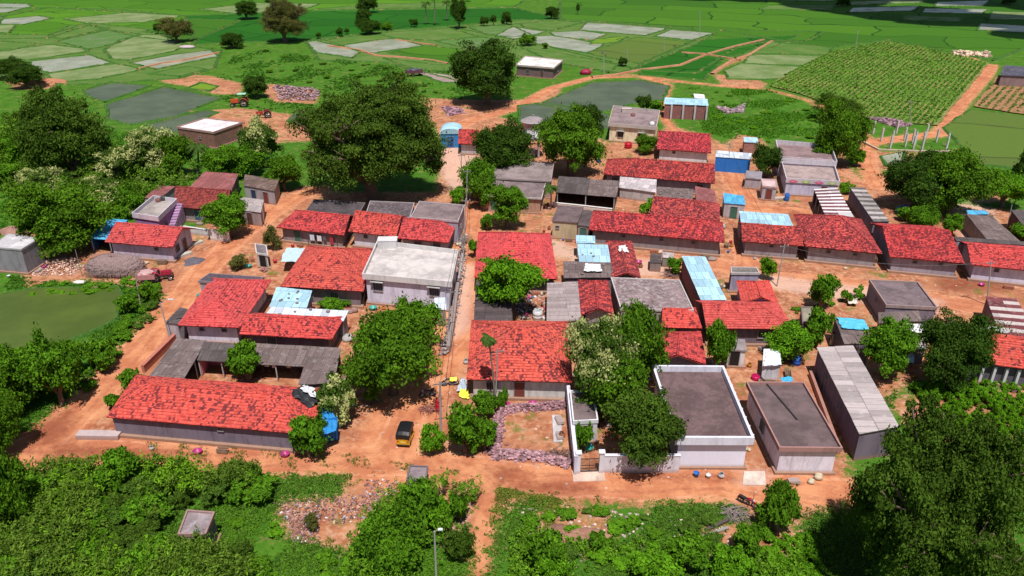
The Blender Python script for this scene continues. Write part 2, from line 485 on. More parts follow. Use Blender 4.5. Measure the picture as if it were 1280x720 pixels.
GREY = (.33, .29, .3); WHITE = (.72, .71, .73); MUD = (.34, .22, .15); LAV = (.46, .42, .5); CREAM = (.84, .74, .52); BLUE = (.3, .38, .6)
def tiled_house(label, px, he=2.5, ax='x', hips=(1, 1), pitch=.42, mat=None, wall=GREY, ops=None, over=.62, group=None, hipf=.95, cat='house', drop=0.0, name='tiled_house'):
    he *= .9
    W = quad(px, he)
    c = sum((Vector((p.x, p.y, 0)) for p in W), Vector())/4
    rt = root(name, label, cat, c, group)
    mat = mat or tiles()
    Q = W if ax == 'x' else [W[1], W[2], W[3], W[0]]
    FL, FR, BR, BL = Q
    half = ((FL-BL).length+(FR-BR).length)/4
    zr = he+pitch*half
    ML = (FL+BL)/2; MR = (FR+BR)/2; d = (MR-ML).normalized(); L = (MR-ML).length
    hi = min(half*hipf, L*.48)
    R1 = ML+d*(hi if hips[0] else 0); R2 = MR-d*(hi if hips[1] else 0); R1.z = R2.z = zr
    rf = MB()
    tile_slope(rf, [FL, FR, R2, R1]); tile_slope(rf, [BR, BL, R1, R2])
    if hips[0]: tile_slope(rf, [BL, FL, R1])
    if hips[1]: tile_slope(rf, [FR, BR, R2])
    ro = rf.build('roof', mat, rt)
    rc = MB()
    up = Vector((0, 0, .03))
    def cap(a, b):
        n = max(2, int((b-a).length/.45)); rr = []; pp = []
        for i in range(n+1):
            c_ = a.lerp(b, i/n); pp.append(c_+up+Vector((0, 0, .04+sag(c_)*.6))); rr.append(.12+.03*(i % 2))
        rc.tube(pp, rr, 6)
    cap(R1, R2)
    if hips[0]: cap(FL.lerp(R1, .02), R1); cap(BL.lerp(R1, .02), R1)
    if hips[1]: cap(FR.lerp(R2, .02), R2); cap(BR.lerp(R2, .02), R2)
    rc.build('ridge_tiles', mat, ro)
    q = inset([xy(p) for p in W], over)
    wl = MB(); zt = he+pitch*over-.13
    wl.prism(q, -.2, zt)
    qq = inset([xy(p) for p in Q], over)
    for i, (a, b) in enumerate(((3, 0), (1, 2))):
        if not hips[i]:
            A, B = qq[a], qq[b]; M = (A+B)/2
            ins = (qq[1]-qq[0]).normalized()*(.22 if i == 0 else -.22)
            A2, B2, M2 = A+ins, B+ins, M+ins; zz = zr-.16
            wl.add([(A.x, A.y, zt-.01), (B.x, B.y, zt-.01), (M.x, M.y, zz), (A2.x, A2.y, zt-.01), (B2.x, B2.y, zt-.01), (M2.x, M2.y, zz)],
                   [(0, 1, 2), (5, 4, 3), (0, 2, 5, 3), (2, 1, 4, 5)])
    wl.build('wall', plaster(wall), rt)
    plinth(rt, q)
    openings(rt, q, ops, sum(map(ord, label)))
    return rt

def ring(mb, q, t, z0, z1, mi=0):
    i_ = inset(q, t); n = len(q)
    for k in range(n):
        k2 = (k+1) % n
        mb.prism([q[k], q[k2], i_[k2], i_[k]], z0, z1, mi)

def flat_house(label, px, h=3.3, par=.45, over=.25, wall=WHITE, roofm=None, parc=None, ops=None, group=None, cat='house', name='flat_roof_house', plin=True, pt=.14, wallm=None, extra=None):
    """px = outline at the top of the parapet (height h)"""
    W = [xy(p) for p in quad(px, h)]
    c = sum(W, Vector((0, 0)))/4
    rt = root(name, label, cat, (c.x, c.y, 0), group)
    zs = h-par
    rf = MB(); rf.prism(inset(W, .02) if par > 0 else W, zs-.16, zs)
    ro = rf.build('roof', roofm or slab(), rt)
    if par > 0:
        pm = MB(); ring(pm, W, pt, zs-.18, h); pm.build('parapet', plaster(parc or wall, .5), rt)
    q = inset(W, over+.02); wl = MB(); wl.prism(q, -.2, zs-.161); wl.build('wall', wallm or plaster(wall), rt)
    if plin: plinth(rt, q, .22, .25)
    openings(rt, q, ops, sum(map(ord, label)))
    if extra: extra(rt, W, q, zs)
    return rt

def shed(label, px, hs, mat=None, wall=GREY, over=.2, ops=None, open_=(), group=None, cat='shed', name='sheet_roof_shed', thick=.06, wallm=None, stones=0, posts=True, alt=None):
    """single slope sheet roof; hs = heights of the four corners; open_ = list of open sides (edges)"""
    W = quad(px, hs)
    hs = [p.z for p in W]
    c = sum((xy(p) for p in W), Vector((0, 0)))/4
    rt = root(name, label, cat, (c.x, c.y, 0), group)
    rf = MB()
    # roof slab a few sheets long with slightly stepped joints
    n = max(2, int(((W[3]-W[0]).length+(W[2]-W[1]).length)/2/1.9)) if not alt else alt[2]
    rr = random.Random(sum(map(ord, label)))
    down_front = (hs[3]+hs[2]) >= (hs[0]+hs[1])
    nx = max(2, int((W[1]-W[0]).length/2.0))
    for i in range(n):
        a0, a1 = i/n, (i+1)/n
        for j in range(nx):
            b0, b1 = j/nx, (j+1)/nx
            lerp = lambda u, v: W[0].lerp(W[1], u).lerp(W[3].lerp(W[2], u), v)
            off = .035*((n-i) if not down_front else i)/1.0*0+.03*((i+j) % 2)+rr.uniform(0, .02)
            P = [lerp(b0, a0), lerp(b1, a0), lerp(b1, a1), lerp(b0, a1)]
            rf.prism([(p.x, p.y) for p in P], [p.z-thick+off for p in P], [p.z+off for p in P], (i % 2 if rr.random() > .08 else 0) if alt else 0)
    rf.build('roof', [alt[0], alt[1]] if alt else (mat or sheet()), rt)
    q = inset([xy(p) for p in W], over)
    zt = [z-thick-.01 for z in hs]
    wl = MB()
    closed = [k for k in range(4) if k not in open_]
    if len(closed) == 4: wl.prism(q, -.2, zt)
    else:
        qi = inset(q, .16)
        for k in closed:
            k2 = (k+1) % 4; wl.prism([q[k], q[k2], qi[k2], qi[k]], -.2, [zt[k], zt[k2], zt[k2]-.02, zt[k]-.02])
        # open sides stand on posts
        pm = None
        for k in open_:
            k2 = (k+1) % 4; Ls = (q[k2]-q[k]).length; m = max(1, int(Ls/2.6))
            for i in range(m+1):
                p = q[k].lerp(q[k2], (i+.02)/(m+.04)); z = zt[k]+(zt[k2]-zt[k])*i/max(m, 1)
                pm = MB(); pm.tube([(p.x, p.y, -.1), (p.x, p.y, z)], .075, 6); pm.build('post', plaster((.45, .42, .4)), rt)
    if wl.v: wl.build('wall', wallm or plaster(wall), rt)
    openings(rt, q, ops, sum(map(ord, label)))
    if stones:
        for i in range(stones):
            u, v = rr.uniform(.1, .9), rr.uniform(.1, .9)
            p = W[0].lerp(W[1], u).lerp(W[3].lerp(W[2], u), v)
            m = MB(); r_ = rr.uniform(.12, .25); m.blob((p.x, p.y, p.z+r_*.5+.05), (r_, r_*.8, r_*.6), rng=rr)
            loose_stones.append(m.build('stone', paint((.25, .18, .17), .9), origin=(p.x, p.y, p.z)))
    return rt
loose_stones = []

def cloth(label, px, hs, c, cat='tarpaulin', name='tarpaulin', sag=.12, wear=.25, nx=10, ny=7, group=None, seed=1, thick=.02, mat=None):
    """crumpled sheet resting on a roof or frame"""
    W = [at(p[0], p[1], z) for p, z in zip(px, hs if hasattr(hs, '__len__') else [hs]*4)]
    rr = random.Random(seed); o = (W[0]+W[1]+W[2]+W[3])/4
    m = MB(); vs = []
    ph = [rr.uniform(0, 6) for _ in range(6)]
    for j in range(ny+1):
        for i in range(nx+1):
            u, v = i/nx, j/ny
            p = W[0].lerp(W[1], u).lerp(W[3].lerp(W[2], u), v)
            edge = min(u, 1-u, v, 1-v)
            z = sag*(.5*math.sin(u*9+v*4+ph[0])+.4*math.sin(v*11-u*5+ph[1])+rr.uniform(-.3, .3))
            jx = rr.uniform(-.12, .12) if edge == 0 else 0
            vs.append((p.x+jx, p.y+jx*.6, p.z+.08+abs(z)))
    k = nx+1; n = len(vs)
    fs = [(j*k+i, j*k+i+1, (j+1)*k+i+1, (j+1)*k+i) for j in range(ny) for i in range(nx)]
    vs2 = [(x, y, z-thick) for x, y, z in vs]
    fs2 = [tuple(n+a for a in reversed(f)) for f in fs]
    m.add(vs+vs2, fs+fs2)
    ob = m.build(name, mat or tarp(c, 1, wear), origin=o)
    return tag(ob, label, cat, group)

def pole(label, base, top_y, px_top=None, r=.11, lamp=False, al=1.0, arms=1, mat=None, group='electricity poles around the village', hmax=9.5, name='electric_pole'):
    b = at(*base); t = at_depth(px_top if px_top is not None else base[0], top_y, b.y)
    t = Vector((t.x, b.y, max(2.0, min(hmax, t.z))))
    rt = root(name, label, 'pole', b, group)
    m = MB(); m.tube([(b.x, b.y, -.2), (t.x, t.y, t.z)], [r, r*.7], 8); m.build('shaft', mat or plaster((.4, .37, .36), .4), rt)
    for k in range(arms):
        a = MB(); z = t.z-.35-.7*k; a.obox((t.x, t.y, z), (1, .25, 0), (1.3, .09, .09))
        a.build('crossarm', paint((.2, .19, .2)), rt)
        for sgn in (-1, 1):
            i_ = MB(); p = Vector((t.x, t.y, z))+Vector((1, .25, 0)).normalized()*.55*sgn
            i_.lathe(p+Vector((0, 0, .045)), [(.035, 0), (.06, .04), (.035, .08), (.06, .12), (0, .16)], 8); i_.build('insulator', paint((.5, .45, .42), .3), rt)
    if lamp:
        a = MB(); a.tube([(t.x, t.y, t.z-.2), (t.x+.5*al, t.y+.1, t.z+.25*al), (t.x+1.1*al, t.y+.2*al, t.z+.3*al)], .03, 6); ar = a.build('lamp_arm', paint((.3, .3, .3)), rt)
        a = MB(); a.obox((t.x+1.2*al, t.y+.22*al, t.z+.27*al), (1, .2, -.1), (.2+.4*al, .18, .1)); a.build('lamp_head', paint((.75, .76, .78), .3), ar)
    return rt
# ---------------------------------------------------------------- foliage
def leaf_mesh(name, clumps, per, lsize, mat, seed, droop=0.0, up=.35, elong=1.6):
    """clumps: array (n,5) x,y,z,rx,rz. Leaves are small folded quads facing outwards from each clump"""
    g = np.random.default_rng(seed); C = np.asarray(clumps, float); n = len(C)
    # leaves in proportion to clump surface
    wgt = C[:, 3]**2; cnt = np.maximum(6, (per*wgt/wgt.mean()).astype(int)); idx = np.repeat(np.arange(n), cnt); N = len(idx)
    d = g.normal(size=(N, 3)); d /= np.linalg.norm(d, axis=1)[:, None]
    flip = (d[:, 2] < -.1) & (g.random(N) < .6); d[flip, 2] *= -1
    rad = np.clip(1.0-np.abs(g.normal(0, .3, N))+g.exponential(.16, N), .2, 1.7)
    an = np.exp(g.normal(0, .32, (n, 3))); an[:, 2] *= .85
    P = C[idx, :3]+d*an[idx]*np.stack([C[idx, 3]]*2+[C[idx, 4]], 1)*rad[:, None]
    P[:, 2] -= droop*(rad*(1-d[:, 2]))*C[idx, 3]*.5
    nr = d*.6+g.normal(0, .55, (N, 3)); nr[:, 2] += up; nr /= np.linalg.norm(nr, axis=1)[:, None]
    t = np.cross(nr, g.normal(size=(N, 3))); t /= np.linalg.norm(t, axis=1)[:, None]; b = np.cross(nr, t)
    s = lsize*g.uniform(.6, 1.35, N)[:, None]
    a = t*s*elong*.5; bb = b*s*.5; fold = nr*s*.18
    V = np.stack([P-a, P+bb*.9-fold, P+a, P-bb*.9-fold], 1).reshape(-1, 3)
    me = bpy.data.meshes.new(name); me.vertices.add(N*4); me.vertices.foreach_set("co", V.astype(np.float32).ravel())
    me.loops.add(N*4); me.loops.foreach_set("vertex_index", np.arange(N*4, dtype=np.int32))
    me.polygons.add(N); me.polygons.foreach_set("loop_start", np.arange(0, N*4, 4, dtype=np.int32))
    me.update(calc_edges=True)
    cv = g.random(n); at1 = me.attributes.new("var", 'FLOAT', 'FACE'); at1.data.foreach_set("value", np.clip(.55*cv[idx]+.45*g.random(N), 0, 1).astype(np.float32))
    out = np.clip(cv[idx]*.75+.25*np.clip(d[:, 2], 0, 1)*rad, 0, 1)
    at2 = me.attributes.new("clump", 'FLOAT', 'FACE'); at2.data.foreach_set("value", out.astype(np.float32))
    me.materials.append(mat); return me

def crown_clumps(rx, rz, seed, k, flat=0.0, hollow=.55, cr=(.24, .42), lop=.25, low=-.65):
    """clumps spread over a handful of uneven boughs, so that the outline is never one ball"""
    g = np.random.default_rng(seed); out = []
    nb = 6 if k < 30 else 9 if k < 80 else 15 if k < 200 else 34; br = []
    for i in range(nb):
        a = 2*math.pi*(i+g.uniform(-.3, .3))/nb*1.0 + (i % 3)*.7; el = g.uniform(-.75, .1) if i % 2 else g.uniform(.1, 1.0); q = g.uniform(.34, .62) if k < 200 else g.uniform(.24, .46)
        rr_ = g.uniform(.62, 1.0)-q*.75
        br.append((rr_*math.cos(a)*math.cos(el*.9)*1.15, rr_*math.sin(a)*math.cos(el*.9)*1.15, rr_*math.sin(el)*1.2, q))
    br.append((g.uniform(-.08, .08), g.uniform(-.08, .08), .0, .7 if k < 200 else .84)); w = np.array([b[3]**2 for b in br]); w /= w.sum()
    for i in range(k):
        b = br[g.choice(len(br), p=w)]; d = g.normal(size=3); d /= np.linalg.norm(d)
        if d[2] < -.5: d[2] *= -.5
        c = g.uniform(*cr)*.82; rad = max(.05, b[3]-c*.6)*g.uniform(.7, 1.08)
        x, y, z = b[0]+d[0]*rad, b[1]+d[1]*rad, b[2]+d[2]*rad
        z = max(z, -.92+c*.5)
        out.append((x*rx, y*rx, z*rz, c*rx, c*rz*.8+.08))
    return out

TR = {  # crown colour, var, yellow, leaf size, droop, kind options
 'mango':  dict(c=(.07, .18, .012), var=.45, ls=.34, per=1.0),
 'dark':   dict(c=(.038, .095, .013), var=.45, ls=.30, per=1.0),
 'neem':   dict(c=(.06, .125, .018), var=.4, ls=.26, per=1.3, cr=(.17, .32)),
 'neemd':  dict(c=(.055, .12, .016), var=.45, ls=.26, per=1.3, cr=(.16, .30)),
 'bright': dict(c=(.095, .27, .014), var=.45, ls=.34, per=.9),
 'green':  dict(c=(.078, .215, .014), var=.5, ls=.36, per=.95),
 'flower': dict(c=(.065, .145, .022), var=.4, ls=.34, per=1.0, yellow=.62),
 'olive':  dict(c=(.105, .125, .04), var=.4, ls=.26, per=.9, lop=.35),
 'acacia': dict(c=(.07, .16, .024), var=.45, ls=.24, per=1.2, cr=(.15, .28)),
}
_crowns = {}; _trunks = {}
def get_crown(kind, size, v):
    key = (kind, size, v)
    if key in _crowns: return _crowns[key]
    T = TR[kind]; r = {'xs': .8, 's': 1.7, 'm': 3.4, 'l': 6.0, 'xl': 10.0}[size]
    rz = r*(.86 if size in 'lm' else .8)
    k = {'xs': 18, 's': 44, 'm': 95, 'l': 190, 'xl': 430}[size]
    crr = T.get('cr', (.18, .36))
    if size in ('l',): crr = (crr[0]*.8, crr[1]*.8)
    if size == 'xl': crr = (crr[0]*.55, crr[1]*.6)
    sd = hash_(kind)+v*17+len(size)*5+int(r*10)
    cl = crown_clumps(r, rz, sd, k, cr=crr, lop=T.get('lop', .28))
    ls = T['ls']*{'xs': .4, 's': .48, 'm': .6, 'l': .72, 'xl': .78}[size]
    per = T['per']*{'xs': 75, 's': 120, 'm': 190, 'l': 235, 'xl': 250}[size]
    me = leaf_mesh('crown', cl, per, ls, leaf(T['c'], T['var'], T.get('yellow', 0)), sd)
    _crowns[key] = (me, r, rz, cl); return _crowns[key]
def hash_(s): return sum((i+1)*ord(ch) for i, ch in enumerate(s)) % 9973

def get_trunk(size, v, kind):
    key = (size, v, kind)
    if key in _trunks: return _trunks[key]
    _, r, rz, cl = get_crown(kind, size, v)
    rr = random.Random(v*31+len(size)*7); m = MB()
    tr = r*.085+.04; h = rz*1.0
    # local frame: ground at z=0, crown centre at z=2*rz*.62
    cz = rz*1.02
    fork = Vector((rr.uniform(-.1, .1)*r, rr.uniform(-.1, .1)*r, cz*.42))
    m.tube([(0, 0, -.3), (0, 0, .15), fork*.5, fork], [tr*1.5, tr*1.15, tr, tr*.85], 9)
    far = sorted(cl, key=lambda c: -(c[0]**2+c[1]**2+c[2]**2))[:{'xs': 3, 's': 4, 'm': 8, 'l': 12, 'xl': 22}[size]]
    for c in far:
        e = Vector((c[0], c[1], c[2]+cz)); mid = fork.lerp(e, .5)+Vector((rr.uniform(-.1, .1)*r, rr.uniform(-.1, .1)*r, .08*r))
        m.tube([fork-Vector((0, 0, tr)), fork.lerp(mid, .5), mid, e], [tr*.62, tr*.45, tr*.3, tr*.1], 6)
        for _ in range(2):
            s2 = mid.lerp(e, rr.uniform(.1, .6)); e2 = s2+Vector((rr.uniform(-1, 1), rr.uniform(-1, 1), rr.uniform(.1, .8)))*r*.3
            m.tube([s2, e2], [tr*.2, tr*.05], 4)
    ob = m.build('trunk_tmp', bark(), None, True, (0, 0, 0)); me = ob.data; me.name = 'trunk'; bpy.data.objects.remove(ob)
    _trunks[key] = me; return me

def tree(label, base, wpx, top, kind, cat='tree', group=None, size=None, v=None, name='tree', low=.0, hmin=None):
    """base pixel on the ground, crown width in photo pixels, photo row of the treetop"""
    b = at(*base); D = dist(*base)
    wdt = wpx*D/FPX
    y0 = b.y
    # topmost visible point of the crown lies near the crown centre line
    H = at_depth(base[0], top, y0).z
    H = max(H, hmin or wdt*.35); H = min(H, wdt*1.9+1.5)
    r = wdt/2
    if size is None: size = 'xs' if r < 1.1 else 's' if r < 2.3 else 'm' if r < 4.4 else 'l' if r < 8 else 'xl'
    if v is None: v = R.randrange(2)
    me, pr, prz, _ = get_crown(kind, size, v)
    rt = root(name, label, cat, b, group)
    sx = r/pr
    hz = H*(1-low)            # crown spans from low*H.. H
    # prototype tree occupies z 0..(cz+prz) with cz=1.25*prz
    kf = 1.82 if size in ('l', 'xl') else 1.93
    sz = H/(2.0*prz)
    rz = R.uniform(0, 6.28)
    t = bpy.data.objects.new('trunk', get_trunk(size, v, kind)); COL.objects.link(t); t.parent = rt
    c = bpy.data.objects.new('crown', me); COL.objects.link(c); c.parent = rt
    t.scale = (sx, sx, sz); c.scale = (sx, sx, sz)
    if low < 0:               # bushy down to the ground
        k = 1.0; c.scale = (sx, sx, H/(1.75*prz)); c.location = (0, 0, H-prz*H/(1.75*prz)*1.0)
        t.scale = (sx, sx, H/(2.3*prz))
    else: c.scale = (sx, sx, H/(kf*prz)); c.location = (0, 0, H-H/kf)
    c.rotation_euler = (0, 0, rz); t.rotation_euler = (0, 0, rz)
    return rt

def bush(label, base, wpx, top, kind='green', group=None, cat='bush', name='bush', **k):
    return tree(label, base, wpx, top, kind, cat, group, low=-1, name=name, **k)

# palms
def palm(label, base, top, px_top=None, n=16, fl=2.6, group=None, r=.16, leafc=(.06, .13, .03), cat='palm tree', name='palm_tree', hmax=14, seed=3):
    b = at(*base); t = at_depth(px_top if px_top is not None else base[0], top, b.y); t.z = min(t.z, hmax)
    rr = random.Random(seed); rt = root(name, label, cat, b, group)
    m = MB(); k = 7; pts = []; 
    for i in range(k+1):
        u = i/k; p = b.lerp(t, u); p.x += math.sin(u*3)*.12; pts.append((p.x, p.y, p.z if i else -.2))
    m.tube(pts, [r*(1.25-.5*i/k) for i in range(k+1)], 8); m.build('trunk', bark((.22, .17, .14)), rt, True)
    T = Vector(pts[-1]); m = MB()
    for i in range(n):
        a = 2*math.pi*i/n+rr.uniform(-.2, .2); el = rr.uniform(-.1, 1.0); L = fl*rr.uniform(.8, 1.1)
        prev = T.copy(); d = Vector((math.cos(a)*math.cos(el), math.sin(a)*math.cos(el), math.sin(el))); seg = 9
        side = Vector((-math.sin(a), math.cos(a), 0)); P = [T.copy()]
        for s_ in range(seg):
            d = (d+Vector((0, 0, -.16-.03*s_))).normalized(); P.append(P[-1]+d*L/seg)
        m.tube(P, [.03]*len(P), 4)
        for s_ in range(1, seg+1):
            for q in range(3):
                c0 = P[s_-1].lerp(P[s_], q/3); wl = L*.26*math.sin(math.pi*min(.95, (s_+q/3)/(seg+1))**.8)+.05
                for sg in (-1, 1):
                    tip = c0+side*sg*wl+Vector((0, 0, -wl*.55))+d*wl*.35
                    w_ = (P[s_]-P[s_-1]).normalized()*.05
                    m.add([c0-w_, c0+w_, tip], [(0, 1, 2)])
    ob = m.build('crown', leaf(leafc, .3), rt)
    a1 = ob.data.attributes.new("var", 'FLOAT', 'FACE'); a1.data.foreach_set("value", NR.random(len(ob.data.polygons)).astype(np.float32))
    return rt
# ---------------------------------------------------------------- terrain sheet
def px_poly(pts): return np.array([[*at(x, y)[:2]] for x, y in pts])
def sd_poly(P, poly):
    """signed distance, positive inside"""
    d = np.full(len(P), 1e9); ins = np.zeros(len(P), bool); n = len(poly)
    for i in range(n):
        a, b = poly[i], poly[(i+1) % n]; e = b-a; w_ = P-a
        t = np.clip((w_@e)/(e@e+1e-9), 0, 1); d = np.minimum(d, np.linalg.norm(w_-t[:, None]*e, axis=1))
        c = ((a[1] <= P[:, 1]) & (b[1] > P[:, 1])) | ((b[1] <= P[:, 1]) & (a[1] > P[:, 1]))
        with np.errstate(divide='ignore', invalid='ignore'): xi = a[0]+(P[:, 1]-a[1])/(b[1]-a[1]+1e-12)*e[0]
        ins ^= c & (P[:, 0] < xi)
    return np.where(ins, d, -d)
def sd_line(P, line, w0, w1=None):
    w1 = w0 if w1 is None else w1; best = np.full(len(P), -1e9); n = len(line)-1
    for i in range(n):
        a, b = line[i], line[i+1]; e = b-a; w_ = P-a
        t = np.clip((w_@e)/(e@e+1e-9), 0, 1); ww = (w0+(w1-w0)*(i+t)/n)/2
        best = np.maximum(best, ww-np.linalg.norm(w_-t[:, None]*e, axis=1))
    return best

SOIL_POLYS = [
 [(330,245),(380,232),(430,240),(545,240),(552,190),(545,160),(560,130),(600,140),(640,150),(670,175),(740,170),(760,178),(820,178),(830,160),(850,160),(880,168),(905,180),(925,168),(950,172),(965,190),(1050,180),(1060,205),(1072,220),(1090,228),(1150,250),(1200,255),(1262,262),(1330,270),(1340,470),(1215,466),(1140,478),(1105,500),(1060,540),(1058,610),(1010,650),(960,670),(930,640),(880,612),(800,632),(690,628),(640,606),(560,588),(440,594),(300,592),(160,584),(70,588),(20,585),(-40,590),(-40,560),(40,545),(95,505),(150,450),(205,370),(185,360),(110,352),(60,352),(36,362),(28,345),(40,322),(60,300),(112,302),(130,280),(160,300),(225,290),(285,272),(300,262)],
 [(425,597),(500,592),(575,600),(585,640),(560,690),(555,640),(500,620),(470,650),(440,690),(390,680),(360,672),(345,640),(350,625),(430,618)],
 [(585,600),(650,612),(655,630),(625,640),(618,690),(590,700),(575,650)],
 [(668,640),(700,628),(760,640),(768,670),(735,690),(690,690),(660,668)],
 [(880,660),(930,650),(1000,668),(1010,690),(960,700),(900,690),(860,690)],
 [(0,95),(30,92),(72,105),(60,112),(20,112)],
 [(180,90),(265,95),(305,105),(300,118),(270,118),(235,108),(205,103)],
 [(330,104),(400,112),(395,130),(345,128),(330,118)],
 [(525,122),(600,125),(660,125),(700,108),(700,118),(660,136),(640,140),(600,155),(540,160),(530,140)],
 [(230,140),(300,135),(420,150),(400,175),(330,180),(280,170)],
 [(890,92),(935,97),(960,104),(950,111),(905,108)],
 [(0,290),(36,280),(60,285),(55,296),(20,298)],
 [(1110,500),(1180,488),(1290,488),(1290,600),(1240,600),(1150,560)],
 [(1210,228),(1240,220),(1262,250),(1215,255)],
 [(1085,190),(1150,190),(1140,212),(1090,212)],
]
ROADS = [
 ([(20,565),(60,548),(115,500),(170,440),(215,385),(262,330),(305,290),(345,262),(372,246),(400,236)], 6.2, 4.2),
 ([(-60,578),(30,572),(120,566),(300,576),(430,574),(560,584),(680,600),(800,606),(900,604),(960,612),(1050,614)], 4.5, 5.0),
 ([(490,575),(505,530),(520,480),(550,440),(578,400),(582,360),(588,320),(592,270),(600,235),(570,215),(560,190)], 8.5, 3.6),
 ([(800,328),(900,330),(960,348),(1040,352),(1120,366),(1200,380),(1300,398)], 5.0, 4.6),
 ([(560,165),(590,150),(640,137),(690,110),(740,97),(800,95),(850,102),(910,108),(960,112)], 4.2, 3.0),
 ([(800,95),(835,106),(828,125),(832,150),(848,170)], 3.4, 2.4),
 ([(830,47),(870,48),(800,82),(780,92)], 1.4, 2.2),
 ([(1225,30),(1208,45),(1215,60),(1212,75),(1240,80),(1232,95),(1200,130),(1175,168),(1150,170),(1090,178)], 4.5, 4.2),
 ([(960,112),(1010,125),(1060,150),(1085,178),(1082,205),(1098,232)], 2.0, 5.0),
 ([(905,200),(920,230),(938,260),(1000,265),(930,300),(935,335)], 4.5, 4.0),
 ([(614,600),(606,650),(600,690),(596,740)], 2.4, 1.8),
 ([(880,92),(960,62),(990,50)], 1.6, 1.2),
 ([(855,66),(915,74)], 1.4, 1.4),
]
SP_W = [px_poly(p) for p in SOIL_POLYS]
RD_W = [(px_poly(l), a, b) for l, a, b in ROADS]
DAMP_W = [px_poly(p) for p in [[(640,600),(720,600),(760,612),(700,622),(630,614)], [(800,588),(960,590),(950,604),(800,602)], [(600,585),(640,580),(660,600),(620,610)],
    [(130,300),(215,310),(210,322),(140,320)], [(30,540),(100,500),(90,545),(40,565)], [(975,270),(990,262),(1020,270),(1000,285)], [(1160,345),(1260,350),(1255,368),(1170,362)], [(60,548),(160,560),(260,562),(260,572),(60,575)]]]
PALE_W = [px_poly(p) for p in [[(940,340),(1010,350),(1100,360),(1180,375),(1170,395),(1100,380),(1030,372),(960,360)], [(550,170),(600,170),(600,235),(570,250),(552,220)], [(600,300),(700,300),(740,320),(840,325),(835,345),(800,345)], [(1190,252),(1240,250),(1250,300),(1200,300)], [(930,588),(960,588),(962,606),(925,606)],
    [(570,330),(592,330),(588,410),(560,430)]]]
def soil_sd(P):
    d = np.full(len(P), -1e9)
    for p in SP_W: d = np.maximum(d, sd_poly(P, p))
    for l, a, b in RD_W: d = np.maximum(d, sd_line(P, l, a, b))
    return d
def road_sd(P):
    d = np.full(len(P), -1e9)
    for l, a, b in RD_W: d = np.maximum(d, sd_line(P, l, a, b))
    return d

